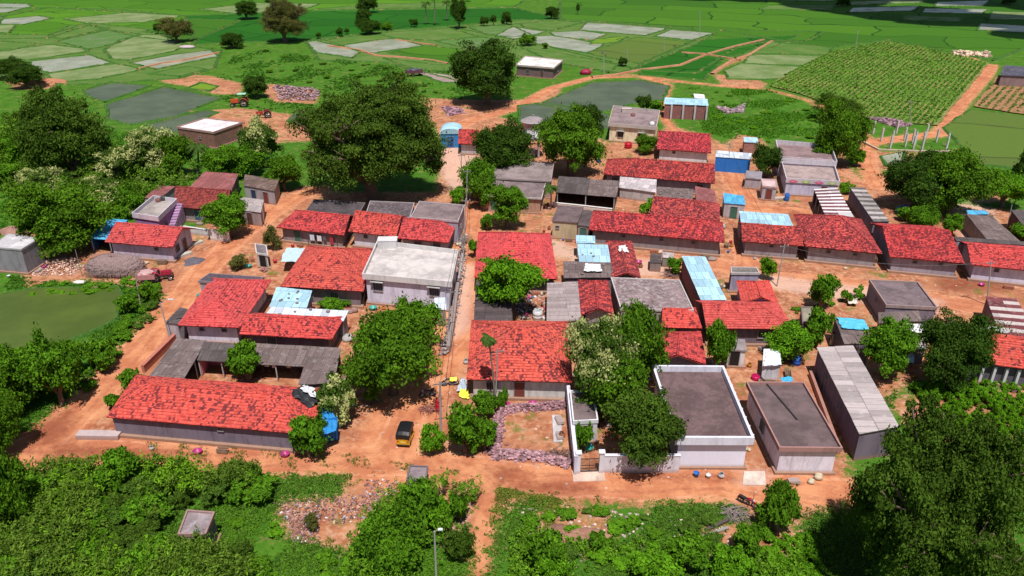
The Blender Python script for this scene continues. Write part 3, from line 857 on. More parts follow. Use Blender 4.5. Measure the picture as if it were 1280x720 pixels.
def lat_dist(P):
    d = np.full(len(P), 9.0)
    for l, a, b in RD_W:
        for i in range(len(l)-1):
            e = l[i+1]-l[i]; w_ = P-l[i]; t = np.clip((w_@e)/(e@e+1e-9), 0, 1); d = np.minimum(d, np.linalg.norm(w_-t[:, None]*e, axis=1))
    return d
def ground_mat():
    b = NB("ground_soil_and_grass"); v = b.world()
    sd = b.attr("soil"); rd = b.attr("road"); dp = b.attr("damp"); pl = b.attr("pale")
    n1 = b.noise(v, .32, 6, .7); n2 = b.noise(v, 1.5, 5, .7); n3 = b.noise(v, 6, 4, .7)
    n4 = b.noise(v, .11, 5, .65); n5 = b.noise(v, 22, 3, .6)
    # soil
    soil = b.mix(b.ramp(n1, .4, .6), (.53, .235, .12), (.33, .105, .05))
    soil = b.mix(b.ramp(n2, .44, .66, 0, .8), soil, (.60, .37, .245))
    soil = b.mix(b.ramp(n4, .5, .6, 0, .6), soil, (.38, .14, .075))
    soil = b.mix(b.ramp(n3, .52, .75, 0, .45), soil, (.22, .075, .045))
    road = b.mix(b.ramp(n1, .38, .62), (.66, .29, .145), (.50, .175, .085)); road = b.mix(b.ramp(n4, .5, .62, 0, .5), road, (.46, .15, .085))
    road = b.mix(b.ramp(n3, .5, .75, 0, .35), road, (.34, .12, .07))
    soil = b.mix(b.ramp(b.math('ADD', rd, b.math('MULTIPLY', b.math('SUBTRACT', n2, .5), 2.5)), -.6, 1.0), soil, road)
    lat = b.math('ADD', b.attr("lat"), b.math('MULTIPLY', b.math('SUBTRACT', b.noise(v, .18, 3, .5), .5), 2.2))
    for off, hw in ((.8, .34), (1.9, .28)):
        rut = b.math('MULTIPLY', b.ramp(b.math('ABSOLUTE', b.math('SUBTRACT', lat, off)), hw, hw*.4), b.ramp(n2, .38, .58))
        soil = b.mix(b.math('MULTIPLY', rut, .5), soil, (.34, .12, .065) if off < 1 else (.72, .38, .23))
    soil = b.mix(b.math('MULTIPLY', b.ramp(b.math('ADD', dp, b.math('MULTIPLY', b.math('SUBTRACT', n2, .5), 3)), -.8, 1.2), .7), soil, (.22, .055, .03))
    soil = b.mix(b.math('MULTIPLY', b.ramp(b.math('ADD', pl, b.math('MULTIPLY', b.math('SUBTRACT', n2, .5), 3)), -1, 1.2), .65), soil, (.68, .47, .38))
    # greens
    g = b.mix(b.ramp(n1, .34, .66), (.038, .13, .009), (.075, .2, .014))
    g = b.mix(b.ramp(n2, .45, .7, 0, .7), g, (.03, .1, .012))
    g = b.mix(b.ramp(n3, .5, .72, 0, .55), g, (.11, .21, .02))
    g = b.mix(b.ramp(n4, .5, .7, 0, .5), g, (.045, .19, .01))
    bare = b.math('MULTIPLY', b.ramp(b.noise(v, .55, 6, .75, .5), .54, .68), .7)
    g = b.mix(bare, g, (.34, .19, .10))
    edge = b.math('ADD', sd, b.math('ADD', b.math('MULTIPLY', b.math('SUBTRACT', n2, .5), 5), b.math('MULTIPLY', b.math('SUBTRACT', n3, .5), 2.5)))
    # weedy patches inside the village ground
    weeds = b.math('MULTIPLY', b.ramp(b.noise(v, .4, 6, .7), .53, .66), b.ramp(rd, -.8, -2.5))
    fac = b.ramp(edge, -.5, .6)
    fac = b.math('SUBTRACT', fac, b.math('MULTIPLY', weeds, .75), True)
    col = b.mix(fac, g, soil)
    col = b.mix(b.ramp(n5, .45, .75, 0, .25), col, (.1, .05, .03))
    b.color(col); hh = b.math('ADD', b.math('MULTIPLY', n3, .7), b.math('MULTIPLY', n2, 1.2))
    b.bump(hh, .7, .12); b.rough(.95, .1); return b.m

def build_ground():
    ys = np.concatenate([np.arange(-60, 20, 10), np.arange(20, 190, .8), np.arange(190, 460, 3.0), np.array([480, 560, 700, 1000, 1600, 2600, 4000])])
    xp = np.concatenate([np.arange(0, 76, .8), np.arange(77, 150, 2.0), np.arange(152, 330, 6.0), np.array([360, 450, 700, 1200, 2200, 4000])])
    xs = np.concatenate([-xp[::-1], xp[1:]])
    X, Y = np.meshgrid(xs, ys); P = np.stack([X.ravel(), Y.ravel()], 1)
    sd = np.clip(soil_sd(P), -8, 8); rd = np.clip(road_sd(P), -8, 8)
    def mx(L):
        d = np.full(len(P), -8.0)
        for p in L: d = np.maximum(d, sd_poly(P, p))
        return np.clip(d, -8, 8)
    dp = mx(DAMP_W); pl = mx(PALE_W); lt = lat_dist(P)
    nx = len(xs); ny = len(ys)
    i = np.arange((nx-1)*(ny-1)); r = i//(nx-1); c = i % (nx-1); a = r*nx+c
    F = np.stack([a, a+1, a+nx+1, a+nx], 1)
    isroad = (rd[F].mean(1) > 0)
    m = ground_mat()
    for name, sel in (('ground', ~isroad), ('dirt_road', isroad)):
        f = F[sel]; used, inv = np.unique(f.ravel(), return_inverse=True); f2 = inv.reshape(f.shape)
        me = bpy.data.meshes.new(name); V = np.concatenate([P[used], np.zeros((len(used), 1))], 1).astype(np.float32)
        me.vertices.add(len(used)); me.vertices.foreach_set("co", V.ravel())
        me.loops.add(len(f2)*4); me.loops.foreach_set("vertex_index", f2.ravel().astype(np.int32))
        me.polygons.add(len(f2)); me.polygons.foreach_set("loop_start", np.arange(0, len(f2)*4, 4, dtype=np.int32))
        me.update(calc_edges=True)
        for nm, arr in (("soil", sd), ("road", rd), ("damp", dp), ("pale", pl), ("lat", lt)):
            at_ = me.attributes.new(nm, 'FLOAT', 'POINT'); at_.data.foreach_set("value", arr[used].astype(np.float32))
        me.materials.append(m); o = bpy.data.objects.new(name, me); COL.objects.link(o)
        tag(o, None, None, None, 'structure')
        o["label"] = 'red soil yards and green weedy ground of the village' if name == 'ground' else 'red dirt roads and lanes between the houses'
build_ground()

# ---------------------------------------------------------------- fields, water
@cached
def water_mat(c=(.12, .115, .085), r=.14, veg=0.0, vc=(.1, .2, .03), rows=False):
    b = NB("flooded_field"); v = b.world(); n = b.noise(v, .12, 5, .65); n2 = b.noise(v, 1.4, 4, .7); n3 = b.noise(v, 7, 2, .5)
    col = b.mix(b.ramp(n, .35, .65), c, mul(c, .68)); ro = r
    if veg > 0:
        f = b.ramp(b.math('ADD', b.math('MULTIPLY', n, .55), b.math('MULTIPLY', n3, .45)), .62-veg*.3, .74-veg*.3)
        col = b.mix(b.math('MULTIPLY', f, .3+.65*veg), col, vc)
        ro = b.math('ADD', b.math('MULTIPLY', f, .5), r, True)
    b.color(b.mix(b.ramp(n2, .55, .75, 0, .25), col, mul(c, .5)))
    b.rough(ro, .3); b.bump(n3, .05, .02); return b.m
@cached
def rice_mat(c=(.06, .25, .018), c2=(.04, .17, .014), seed=0):
    b = NB("rice_crop"); v = b.world(); n = b.noise(b.map(v, (1, .35, 1)), .06, 5, .6); n2 = b.noise(v, .5, 6, .75); n3 = b.noise(v, 4, 3, .7)
    col = b.mix(b.ramp(n, .35, .65), c, c2)
    wob = b.n("ShaderNodeTexNoise"); b.link(v, wob.inputs["Vector"]); wob.inputs["Scale"].default_value = .03
    mv = b.n("ShaderNodeVectorMath", operation='MULTIPLY_ADD'); b.link(wob.outputs["Color"], mv.inputs[0]); mv.inputs[1].default_value = (26, 26, 0); b.link(v, mv.inputs[2])
    br = b.n("ShaderNodeTexBrick"); b.link(b.map(mv.outputs[0], (1, 1, 1), (0, 0, .32)), br.inputs["Vector"]); br.inputs["Scale"].default_value = 1; br.inputs["Brick Width"].default_value = 46; br.inputs["Row Height"].default_value = 24; br.inputs["Mortar Size"].default_value = .55; br.inputs["Mortar Smooth"].default_value = .5
    br.inputs["Color1"].default_value = (1, 1, 1, 1); br.inputs["Color2"].default_value = (.3, .3, .3, 1); br.inputs["Mortar"].default_value = (0, 0, 0, 1)
    col = b.mix(br.outputs["Color"], mul(c2, .8), mul((c[0]*1.5, c[1]*1.12, c[2]), 1.0)); col = b.mix(b.math('MULTIPLY', br.outputs["Fac"], .8), col, mul(c2, .45)); col = b.mix(b.ramp(n2, .45, .75, 0, .35), col, mul(c2, .7)); col = b.mix(b.ramp(n3, .45, .75, 0, .4), col, mul(c, .55))
    b.color(col); b.bump(n3, .6, .15); b.rough(.9, .12); return b.m

BUND = MB()
def field(px, mat, z, bund=True, name='paddy_field', w_=.7, label=None):
    P = [at(*p) for p in px]; pts = []
    n = len(P)
    for i in range(n):
        a, b = P[i], P[(i+1) % n]; L = (b-a).length; k = max(1, int(L/2.5)); nr = Vector((-(b-a).y, (b-a).x, 0)).normalized()
        for j in range(k):
            q = a.lerp(b, j/k)
            if j: q = q+nr*R.uniform(-.28, .28)
            pts.append(q)
    m = MB(); m.add([(p.x, p.y, z) for p in pts], [tuple(range(len(pts)))])
    ob = m.build(name, mat); tag(ob, label, None, None, 'structure')
    if bund:
        k = len(pts); D = (sum(p.y for p in pts)/k); ww = w_*(1+max(0, D-200)/250)
        for i in range(k):
            a, b = pts[i], pts[(i+1) % k]; hgt = R.uniform(.2, .42)
            d = (b-a); nr = Vector((-d.y, d.x, 0)).normalized()*ww/2; ex = d.normalized()*.25
            a2, b2 = a-ex, b+ex
            BUND.add([a2-nr*1.3, a2-nr*.4+Vector((0, 0, hgt)), a2+nr*.4+Vector((0, 0, hgt)), a2+nr*1.3, b2-nr*1.3, b2-nr*.4+Vector((0, 0, hgt+.02)), b2+nr*.4+Vector((0, 0, hgt+.02)), b2+nr*1.3],
                     [(0, 1, 5, 4), (1, 2, 6, 5), (2, 3, 7, 6)])
    return ob
W_G = water_mat((.36, .37, .27), .3, .35, (.13, .2, .05)); W_GR = water_mat((.2, .22, .13), .25)
W_MUD = water_mat((.42, .3, .26), .35)
W_OL = water_mat((.12, .19, .035), .6, .6, (.06, .17, .015)); W_OL2 = water_mat((.23, .28, .11), .5, .5, (.09, .19, .025)); W_SEED = water_mat((.16, .2, .08), .35, .75, (.065, .18, .022))
W_POND = water_mat((.085, .125, .02), .5, .4, (.06, .11, .012)); W_DK = water_mat((.1, .125, .06), .3, .12, (.12, .18, .06))
RB = rice_mat((.06, .2, .012), (.042, .15, .01)); RG = rice_mat((.045, .16, .011), (.03, .12, .01)); RD = rice_mat((.016, .12, .008), (.012, .095, .007)); RY = rice_mat((.12, .26, .02), (.09, .21, .02)); RM = rice_mat((.07, .16, .025), (.11, .15, .04))
zz = [.012]
def F(px, mat, bund=True, lift=0, **k):
    zz[0] += .004; return field(px, mat, zz[0]+lift, bund, **k)
# broad belts of rice first, the smaller plots on top of them
F([(-260,-25),(700,-25),(640,10),(380,14),(232,20),(150,12),(60,10),(-260,12)], RB, name='rice_field')
F([(-40,30),(60,10),(232,20),(245,55),(170,46),(110,32),(60,48),(-40,50)], RB, name='rice_field')
F([(700,-25),(1500,-25),(1330,42),(1240,76),(1110,50),(1035,60),(900,38),(700,27)], RG, name='rice_field')
F([(232,20),(380,14),(640,9),(710,26),(560,36),(470,42),(380,50),(245,56)], RD, name='rice_field')
F([(560,34),(650,25),(740,27),(900,38),(1030,40),(1005,52),(960,52),(920,60),(900,72),(870,92),(800,88),(740,72),(660,52)], RG, name='rice_field')
F([(800,80),(872,50),(1000,44),(965,60),(905,72),(880,100),(800,94)], RD, name='rice_field')
F([(-60,42),(60,44),(112,29),(180,36),(235,57),(276,64),(268,86),(225,98),(120,106),(60,106),(-20,92),(-60,80)], W_OL, name='flooded_field')
F([(382,52),(470,40),(560,33),(645,25),(740,26),(896,42),(868,56),(775,92),(690,79),(590,66),(582,104),(480,78),(400,76)], W_OL, name='flooded_field')
for px, m in [
 ([(-60,3),(36,5),(40,8),(10,16),(-60,18)], W_G), ([(0,24),(50,20),(66,23),(30,31),(0,31)], W_G), ([(-50,33),(20,31),(12,41),(-50,42)], W_OL2), ([(-50,20),(0,20),(5,22),(-4,30),(-50,31)], W_G),
 ([(60,46),(85,33),(110,31),(135,36),(80,49)], W_OL), ([(70,52),(135,38),(174,43),(145,55),(112,62)], W_SEED), ([(-40,49),(50,55),(10,64),(-40,66)], W_OL), ([(-40,68),(65,56),(105,61),(110,65),(40,75),(-40,74)], W_OL2),
 ([(130,63),(150,50),(178,44),(205,44),(232,58),(215,65),(160,76),(140,74)], W_OL2), ([(37,77),(112,69),(142,79),(62,92),(40,84)], W_G), ([(57,93),(145,80),(180,87),(120,100),(72,103)], W_OL2),
 ([(163,79),(215,69),(265,63),(273,71),(195,87)], W_G), ([(185,93),(235,83),(257,87),(225,96)], W_OL), ([(105,113),(140,103),(188,108),(132,128),(110,121)], W_DK), ([(133,131),(205,109),(278,123),(215,148),(165,156),(135,150)], W_DK), ([(183,156),(258,138),(272,141),(222,166),(200,169)], W_DK),
 ([(232,112),(250,104),(272,108),(262,114)], RY),
 ([(80,24),(160,16),(230,20),(180,28),(110,30)], W_OL2), ([(180,40),(240,24),(300,26),(245,50)], RG), ([(250,12),(320,4),(400,5),(380,12),(300,18)], W_OL2), ([(390,12),(470,5),(560,4),(560,9),(450,12)], W_OL),
 ([(383,53),(405,50),(450,65),(440,73),(395,66)], W_G), ([(398,52),(468,42),(492,48),(422,58)], W_OL), ([(425,58),(470,50),(500,49),(530,58),(465,67)], W_G), ([(470,43),(495,38),(560,35),(597,46),(545,51),(500,49)], W_OL),
 ([(485,66),(530,58),(580,62),(572,81),(545,78)], RG), ([(545,52),(600,47),(622,50),(592,62)], W_SEED), ([(480,73),(540,81),(565,81),(562,90),(520,88)], W_OL), ([(520,92),(530,90),(565,95),(576,104),(555,104)], W_MUD),
 ([(583,33),(640,33),(665,44),(640,47),(610,44)], W_SEED), ([(650,30),(690,25),(730,28),(688,39),(655,34)], W_OL), ([(733,28),(835,36),(806,45),(725,38)], W_G), ([(640,34),(682,40),(668,44),(642,50),(620,45)], W_G),
 ([(688,41),(725,39),(758,43),(742,51),(695,46)], W_G), ([(662,46),(690,45),(756,56),(735,67),(667,55)], W_G), ([(818,46),(838,38),(893,42),(865,51)], W_G), ([(737,56),(742,50),(785,46),(772,53)], RY),
 ([(735,66),(795,47),(862,53),(800,80),(742,69)], RM), ([(652,60),(700,67),(772,82),(760,91),(690,77)], W_OL),
 ([(672,131),(740,104),(800,101),(836,108),(828,126),(790,131),(750,141),(700,136)], W_DK), ([(648,133),(680,129),(760,144),(768,162),(700,168),(650,152)], W_DK),
 ([(920,72),(962,53),(1040,60),(1034,69),(945,67)], W_OL), ([(935,71),(950,69),(1032,71),(1012,83),(930,80)], W_OL2), ([(905,89),(925,80),(1008,85),(985,98),(960,100),(910,99)], W_OL2),
 ([(1215,132),(1245,95),(1330,92),(1330,150)], None), ([(1180,160),(1212,138),(1330,152),(1330,220),(1220,205)], RM),
 ([(1065,10),(1150,8),(1140,14),(1060,16)], W_G), ([(1062,3),(1160,-2),(1150,4),(1064,7)], W_OL2), ([(1170,3),(1238,1),(1228,8),(1168,8)], W_G), ([(1155,11),(1235,12),(1228,18),(1152,16)], W_G), ([(1225,30),(1330,35),(1330,44),(1222,38)], W_G), ([(1240,15),(1330,18),(1330,27),(1235,24)], W_OL2), ([(985,-6),(1050,-5),(1040,2),(975,1)], W_OL2), ([(960,8),(1045,6),(1040,13),(950,12)], W_OL), ([(1130,20),(1205,22),(1198,28),(1128,26)], W_OL),
 ([(-60,385),(-10,372),(45,362),(148,360),(156,375),(146,400),(60,442),(-60,462)], W_POND),
 ([(1102,196),(1130,191),(1128,208),(1108,208)], W_G), ([(372,140),(400,138),(420,150),(380,158),(360,152)], W_DK)]:
    if m is None: continue
    nm = 'pond' if m in (W_POND,) else 'rice_field' if m in (RG, RY, RM, RB) else 'flooded_field'
    F(px, m, name=nm, w_=.8 if m is not W_POND else .5)
def path_strip(label, line, w0, w1, z=.42):
    L = [at(*p) for p in line]; P = []
    for a, b_ in zip(L[:-1], L[1:]):
        k = max(1, int((b_-a).length/2)); P += [a.lerp(b_, i/k) for i in range(k)]
    P.append(L[-1]); n = len(P); vs = []
    for i, p in enumerate(P):
        d = (P[min(i+1, n-1)]-P[max(i-1, 0)]).normalized(); nr = Vector((-d.y, d.x, 0)); w_ = (w0+(w1-w0)*i/n)/3.4
        for s_ in (-1.4, -1, 1, 1.4): q = p+nr*s_*w_*R.uniform(.85, 1.15); vs.append((q.x, q.y, z if abs(s_) == 1 else -.05))
    m = MB(); m.add(vs, [(4*i+j, 4*i+4+j, 4*i+5+j, 4*i+1+j) for i in range(n-1) for j in range(3)][::1])
    return tag(m.build('dirt_path', soilmat((.52, .26, .15), (.40, .17, .09), .5)), label, None, None, 'structure')
path_strip('raised dirt path crossing the rice fields to the far road', [(955,50),(920,58),(885,68),(850,82),(800,88),(770,94),(740,97)][::-1], 1.6, 1.2)
path_strip('thin dirt bank between the two dark rice plots', [(852,66),(880,68),(915,74),(925,76)], 1.3, 1.3)
path_strip('dirt bank climbing from the red patch beside the flooded plots', [(890,93),(915,76),(935,70),(965,52)], 2.0, 1.4)
path_strip('red dirt banks between the plots left of centre', [(410,58),(450,63),(470,70),(500,72),(540,76),(560,80)], 1.6, 1.6)
path_strip('short red bank beside the round pond plots', [(495,50),(520,54),(545,57)], 1.4, 1.0)
path_strip('thin dirt bank beneath the flowering paddies at the left', [(172,87),(200,80),(230,76),(275,66)], 1.2, 1.2)
# grassy banks between the plots
b = NB("grassy_bank"); n = b.noise(b.world(), .35, 5, .7); n2 = b.noise(b.world(), 2.5, 5, .7)
b.color(b.mix(b.ramp(n2, .4, .7, 0, .7), b.mix(b.ramp(n, .56, .66), (.03, .1, .012), (.30, .15, .075)), (.1, .2, .03)))
o = BUND.build('field_bank', b.m); tag(o, 'low grassy earth banks dividing the flooded plots', None, None, 'structure')

# ploughed crop fields with rows of plants
def crop_field(label, px, dirpx, step, mat, soil, dens=2.6, lsz=.5, seed=5, gap=.25):
    P = px_poly(px); f = F(px, soil, False, name='crop_field')
    a, b_ = at(*dirpx[0]), at(*dirpx[1]); d = np.array([(b_-a).x, (b_-a).y]); d /= np.linalg.norm(d); nn = np.array([-d[1], d[0]])
    c = P.mean(0); s_ = (P-c)@d; t_ = (P-c)@nn; g = np.random.default_rng(seed)
    pts = []
    for t in np.arange(t_.min(), t_.max(), step):
        s = np.arange(s_.min(), s_.max(), 1/dens); s = s+g.uniform(-.2, .2, len(s))
        pts.append(c+s[:, None]*d+(t+g.normal(0, .07, len(s)))[:, None]*nn)
    Q = np.concatenate(pts); Q = Q[sd_poly(Q, P) > .2]
    k = np.sin(Q[:, 0]*.13+seed)*np.cos(Q[:, 1]*.07)+g.normal(0, .55, len(Q)); Q = Q[k > -1.1+gap]
    cl = [(q[0]-c[0], q[1]-c[1], .22, g.uniform(.22, .4)*step/1.2, .25) for q in Q]
    me = leaf_mesh('crop', cl, 6, lsz, mat, seed, up=.9)
    o = bpy.data.objects.new('crop_rows', me); COL.objects.link(o); o.location = (c[0], c[1], 0)
    return tag(o, label, 'crop', None, 'stuff')
S_RED = soilmat((.40, .2, .11), (.28, .15, .06)); S_GR = soilmat((.30, .24, .09), (.10, .19, .03), .06)
crop_field('rows of low green crop in the field beyond the concrete posts', [(962,108),(985,92),(1035,66),(1108,52),(1165,62),(1236,80),(1172,158),(1090,150),(1060,138),(1000,118)], [(1096,147),(1150,100)], 1.35, leaf((.10, .25, .035), .35), S_GR, 2.4, .55, 5, -.9)
crop_field('sparse rows of seedlings in the red field right of the long dirt track', [(1217,134),(1246,97),(1330,93),(1330,152)], [(1230,130),(1262,98)], 1.7, leaf((.07, .17, .03), .4), S_RED, 1.3, .45, 8, .3)
# ---------------------------------------------------------------- houses
_v = lambda s, k: .5+.5*math.sin(s*k)
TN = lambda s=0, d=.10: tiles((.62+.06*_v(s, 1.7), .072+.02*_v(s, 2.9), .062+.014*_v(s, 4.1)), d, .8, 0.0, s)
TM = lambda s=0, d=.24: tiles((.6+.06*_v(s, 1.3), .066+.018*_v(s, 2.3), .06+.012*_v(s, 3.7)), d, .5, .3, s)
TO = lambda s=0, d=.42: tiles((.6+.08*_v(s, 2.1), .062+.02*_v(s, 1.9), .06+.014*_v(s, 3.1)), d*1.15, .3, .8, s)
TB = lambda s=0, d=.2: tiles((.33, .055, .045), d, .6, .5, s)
tiled_house('long red tiled house at the road fork with a black tarpaulin on its right end', [(131,521),(396,545),(398,486),(172,470)], 2.6, 'x', (1, 1), mat=TN(1, .2), wall=(.2, .17, .22), ops=[(0,.55,'v')], over=.35)
tiled_house('red tiled house with lavender front wall beside the dirt road, hipped towards the camera', [(224,407),(298,410),(341,351),(263,348)], 2.9, 'y', (1, 1), mat=TN(2, .10), wall=(.68, .65, .78), ops=[(0,.3,'v'),(0,.75,'v')], over=.7)
tiled_house('broad hipped red tiled house just left of the white two-storey house', [(348,358),(457,365),(465,312),(386,308)], 2.9, 'x', (1, 1), mat=TN(3, .16), wall=(.26, .2, .22), ops=[(0,.3,'d'),(0,.65,'w')])
tiled_house('small red tiled house in front of the pale blue sheet roof, hipped on the right', [(300,418),(414,425),(431,397),(318,392)], 2.7, 'x', (0, 1), mat=TN(4, .18), wall=(.16, .13, .15), ops=[(0,.3,'w'),(1,.5,'d')])
tiled_house('red tiled house with laundry hanging along its front, leftmost of the row of three', [(345,284),(431,295),(446,270),(370,264)], 2.7, 'x', (1, 0), mat=TM(5, .2), wall=(.32, .26, .27), ops=[(0,.25,'d'),(0,.6,'d')])
tiled_house('red tiled house with pale lavender wall, middle of the row of three', [(435,290),(496,296),(510,272),(455,265)], 2.9, 'x', (0, 0), mat=TM(6, .2), wall=(.7, .68, .76), ops=[(0,.3,'v'),(0,.8,'v')])
tiled_house('red tiled house hipped on the right, nearest the lane in the row of three', [(497,298),(561,304),(571,279),(512,274)], 2.8, 'x', (0, 1), mat=TM(7, .16), wall=(.42, .36, .42), ops=[(0,.35,'w'),(0,.8,'w')])
tiled_house('pyramid-like red tiled house behind the bright green tree at the lane', [(593,347),(697,349),(688,293),(598,291)], 2.7, 'x', (1, 1), mat=TN(8, .06), wall=(.22, .2, .24), ops=[(0,.4,'d',(.03,.03,.03)),(0,.7,'w'),(0,.87,'d')], over=.9, hipf=1.2)
tiled_house('big square red tiled house behind the stone-ringed yard', [(585,474),(714,479),(712,402),(588,402)], 2.9, 'x', (1, 1), mat=TN(9, .24), wall=(.66, .64, .6), ops=[(0,.2,'w'),(0,.5,'d')], hipf=.8)
tiled_house('narrow weathered red tiled roof right of the pale sheet roof', [(727,395),(767,392),(760,352),(722,351)], 2.6, 'y', (0, 1), mat=TO(10, .42), wall=GREY)
tiled_house('weathered red tiled house with a white patch on its roof beside the blue sheets', [(765,348),(801,348),(790,303),(757,302)], 2.5, 'y', (0, 1), mat=TO(11, .45), wall=MUD)
tiled_house('short red tiled roof strip in front of the stained slab roof', [(825,410),(879,411),(868,386),(829,384)], 2.6, 'x', (0, 1), mat=TN(12, .12), wall=(.25, .17, .16), over=.3)
tiled_house('red tiled house directly behind the white parapet roof', [(804,456),(887,456),(872,416),(827,414)], 2.7, 'y', (0, 1), mat=TM(13, .2), wall=(.36, .3, .3))
tiled_house('bright red tiled house with dark wall right of the pale blue long roof', [(883,411),(992,412),(972,378),(869,376)], 2.8, 'x', (0, 1), mat=TN(14, .06), wall=(.2, .15, .18), ops=[(0,.3,'d'),(0,.7,'w')])
tiled_house('bright red tiled wing running back from the house right of the pale blue roof', [(926,380),(974,380),(961,352),(921,352)], 2.75, 'y', (0, 1), mat=TN(15, .05), wall=(.3, .27, .4), over=.3)
tiled_house('longest weathered red tiled house in the middle of the village facing the beige lane', [(736,288),(905,303),(904,279),(741,264)], 2.8, 'x', (1, 1), mat=TO(16, .34), wall=(.3, .25, .26), ops=[(0,.25,'v'),(0,.55,'v'),(0,.8,'v')])
tiled_house('weathered red tiled house just behind the longest one', [(812,269),(900,276),(899,256),(819,248)], 2.7, 'x', (0, 1), mat=TO(17, .4), wall=GREY)
tiled_house('long weathered red tiled house behind the open grey sheds', [(754,218),(894,230),(890,209),(759,200)], 2.8, 'x', (1, 0), mat=TO(18, .36), wall=(.26, .22, .25), ops=[(0,.08,'w'),(0,.9,'w')])
tiled_house('red tiled house with pale wall below the cream two-storey house', [(821,186),(889,192),(885,172),(822,170)], 2.7, 'x', (0, 0), mat=TO(19, .36), wall=(.72, .68, .72), ops=[(0,.3,'v')])
tiled_house('red tiled house with a light blue sheet along its back, by the sandy crossing', [(927,302),(1005,308),(993,283),(923,278)], 2.7, 'x', (0, 0), mat=TO(20, .3), wall=(.33, .29, .32), ops=[(0,.5,'v')], pitch=.34)
tiled_house('wide hipped red tiled house in front of the striped sheet roof', [(1007,308),(1103,318),(1077,275),(992,269)], 2.8, 'x', (1, 1), mat=TO(21, .34), wall=(.34, .3, .32), ops=[(0,.3,'v'),(0,.7,'v')])
tiled_house('deep red tiled house between two dark alleys on the right', [(1110,320),(1209,331),(1160,282),(1089,280)], 2.8, 'x', (0, 0), mat=TO(22, .3), wall=(.36, .32, .38), ops=[(0,.35,'v'),(0,.75,'v')], pitch=.3)
tiled_house('red tiled house with lavender wall cut by the right edge of the picture', [(1216,331),(1296,340),(1290,309),(1196,302)], 2.8, 'x', (0, 0), mat=TN(23, .2), wall=(.66, .62, .76), ops=[(0,.4,'v')], pitch=.3)
tiled_house('red tiled house with white-painted pillars above the vegetable rows', [(1208,452),(1300,464),(1300,424),(1204,413)], 2.9, 'x', (0, 0), mat=TN(24, .22), wall=(.14, .12, .15), over=.5)
tiled_house('bright red tiled house by the thatched hut, with a lavender end wall', [(131,303),(216,310),(245,286),(164,279)], 2.8, 'x', (0, 0), mat=TN(25, .12), wall=(.56, .5, .62), ops=[(0,.75,'v'),(1,.25,'w'),(1,.6,'d')])
tiled_house('old brown tiled house behind the purple house', [(218,259),(283,264),(297,241),(226,236)], 2.8, 'x', (0, 0), mat=TB(26, .25), wall=(.3, .26, .27), ops=[(0,.4,'d')], name='tiled_house')
tiled_house('small red tiled roof attached to the blue arched shed beyond the banyan', [(572,180),(600,181),(598,167),(575,166)], 2.6, 'x', (0, 0), mat=TM(27, .2), wall=(.5, .47, .5))
tiled_house('red tiled house almost hidden behind the dark trees by the water tank', [(612,190),(660,192),(655,168),(618,166)], 2.6, 'x', (0, 0), mat=TM(28, .2), wall=(.45, .4, .42))

# ---- flat roofed houses
def stair_ex(rt, W, q, zs):
    """open stair slab down the right side of the purple house"""
    a, b_ = q[1], q[2]; e = (b_-a).normalized(); nr = Vector((e.y, -e.x)); m = MB()
    for i in range(12):
        p = b_.lerp(a, .05+i*.075)+nr*.55; z = zs-(i+1)*zs/13
        m.obox((p.x, p.y, z/2+.05), (e.x, e.y, 0), (.45, .9, z+.1))
    m.build('staircase', plaster((.5, .3, .5)), rt)
flat_house('white two-storey house with a grey concrete roof terrace in the middle of the village', [(452,343),(565,351),(573,313),(472,299)], 4.4, .6, .35, (.68, .66, .80), slab((.46, .41, .40), .6, (.6, .57, .55), 1.5), (.66, .63, .62), ops=[(0,.14,'U',(.04,.05,.09)),(0,.82,'U',(.04,.05,.09)),(1,.5,'w')])
def lamp_posts(rt, W, q, zs):
    for i in range(9):
        p = W[1].lerp(W[2], (i+.3)/9); m = MB(); m.obox((p.x-.05, p.y, zs+.35), (0, 1, 0), (.12, .2, .74)); m.build('parapet_post', plaster((.7, .69, .74)), rt)
flat_house('white front house with purple-grey roof and tall white parapet by the road', [(846,547),(942,547),(906,457),(814,456)], 3.75, .65, .4, (.70, .70, .82), slab((.17, .11, .11), .2, (.38, .28, .28), 3.0), (.74, .74, .84), ops=[], extra=lamp_posts, pt=.24, wallm=plaster((.80, .80, .94), .1))
flat_house('grey slab roof house with a pinkish white front wall, right of the white parapet house', [(975,559),(1053,560),(1006,477),(932,477)], 3.15, .28, .3, (.80, .77, .88), slab((.17, .12, .12), .12, (.36, .28, .27), 5.0), (.4, .22, .2), ops=[(3,.5,'w')])
flat_house('plastered box house with a dark left wall on the sandy open ground', [(1108,381),(1172,384),(1148,352),(1086,349)], 3.0, .22, .08, (.25, .2, .25), slab((.2, .15, .16), .3, (.45, .38, .4), 7.0), (.36, .26, .25), ops=[(3,.5,'v')])
flat_house('stained slab roof house with white coatings in the village centre', [(776,386),(867,387),(850,350),(763,346)], 3.0, .12, .1, (.4, .34, .34), slab((.28, .2, .2), .75, (.62, .58, .58), 9.0), (.55, .5, .5))
flat_house('low brown slab house, back one of the pair under the papaya tree', [(616,222),(689,226),(693,203),(622,200)], 3.4, .1, .25, (.42, .27, .25), slab((.3, .24, .23), .4, (.48, .42, .42), 11.0), (.35, .28, .27), ops=[(0,.3,'w'),(0,.6,'w')])
flat_house('brick-coloured low slab house, front one of the pair under the papaya tree', [(600,243),(678,248),(682,228),(612,225)], 2.9, .08, .3, (.46, .28, .2), slab((.24, .18, .18), .3, (.45, .4, .4), 12.0), (.5, .46, .45), ops=[(0,.2,'d'),(0,.75,'w')])
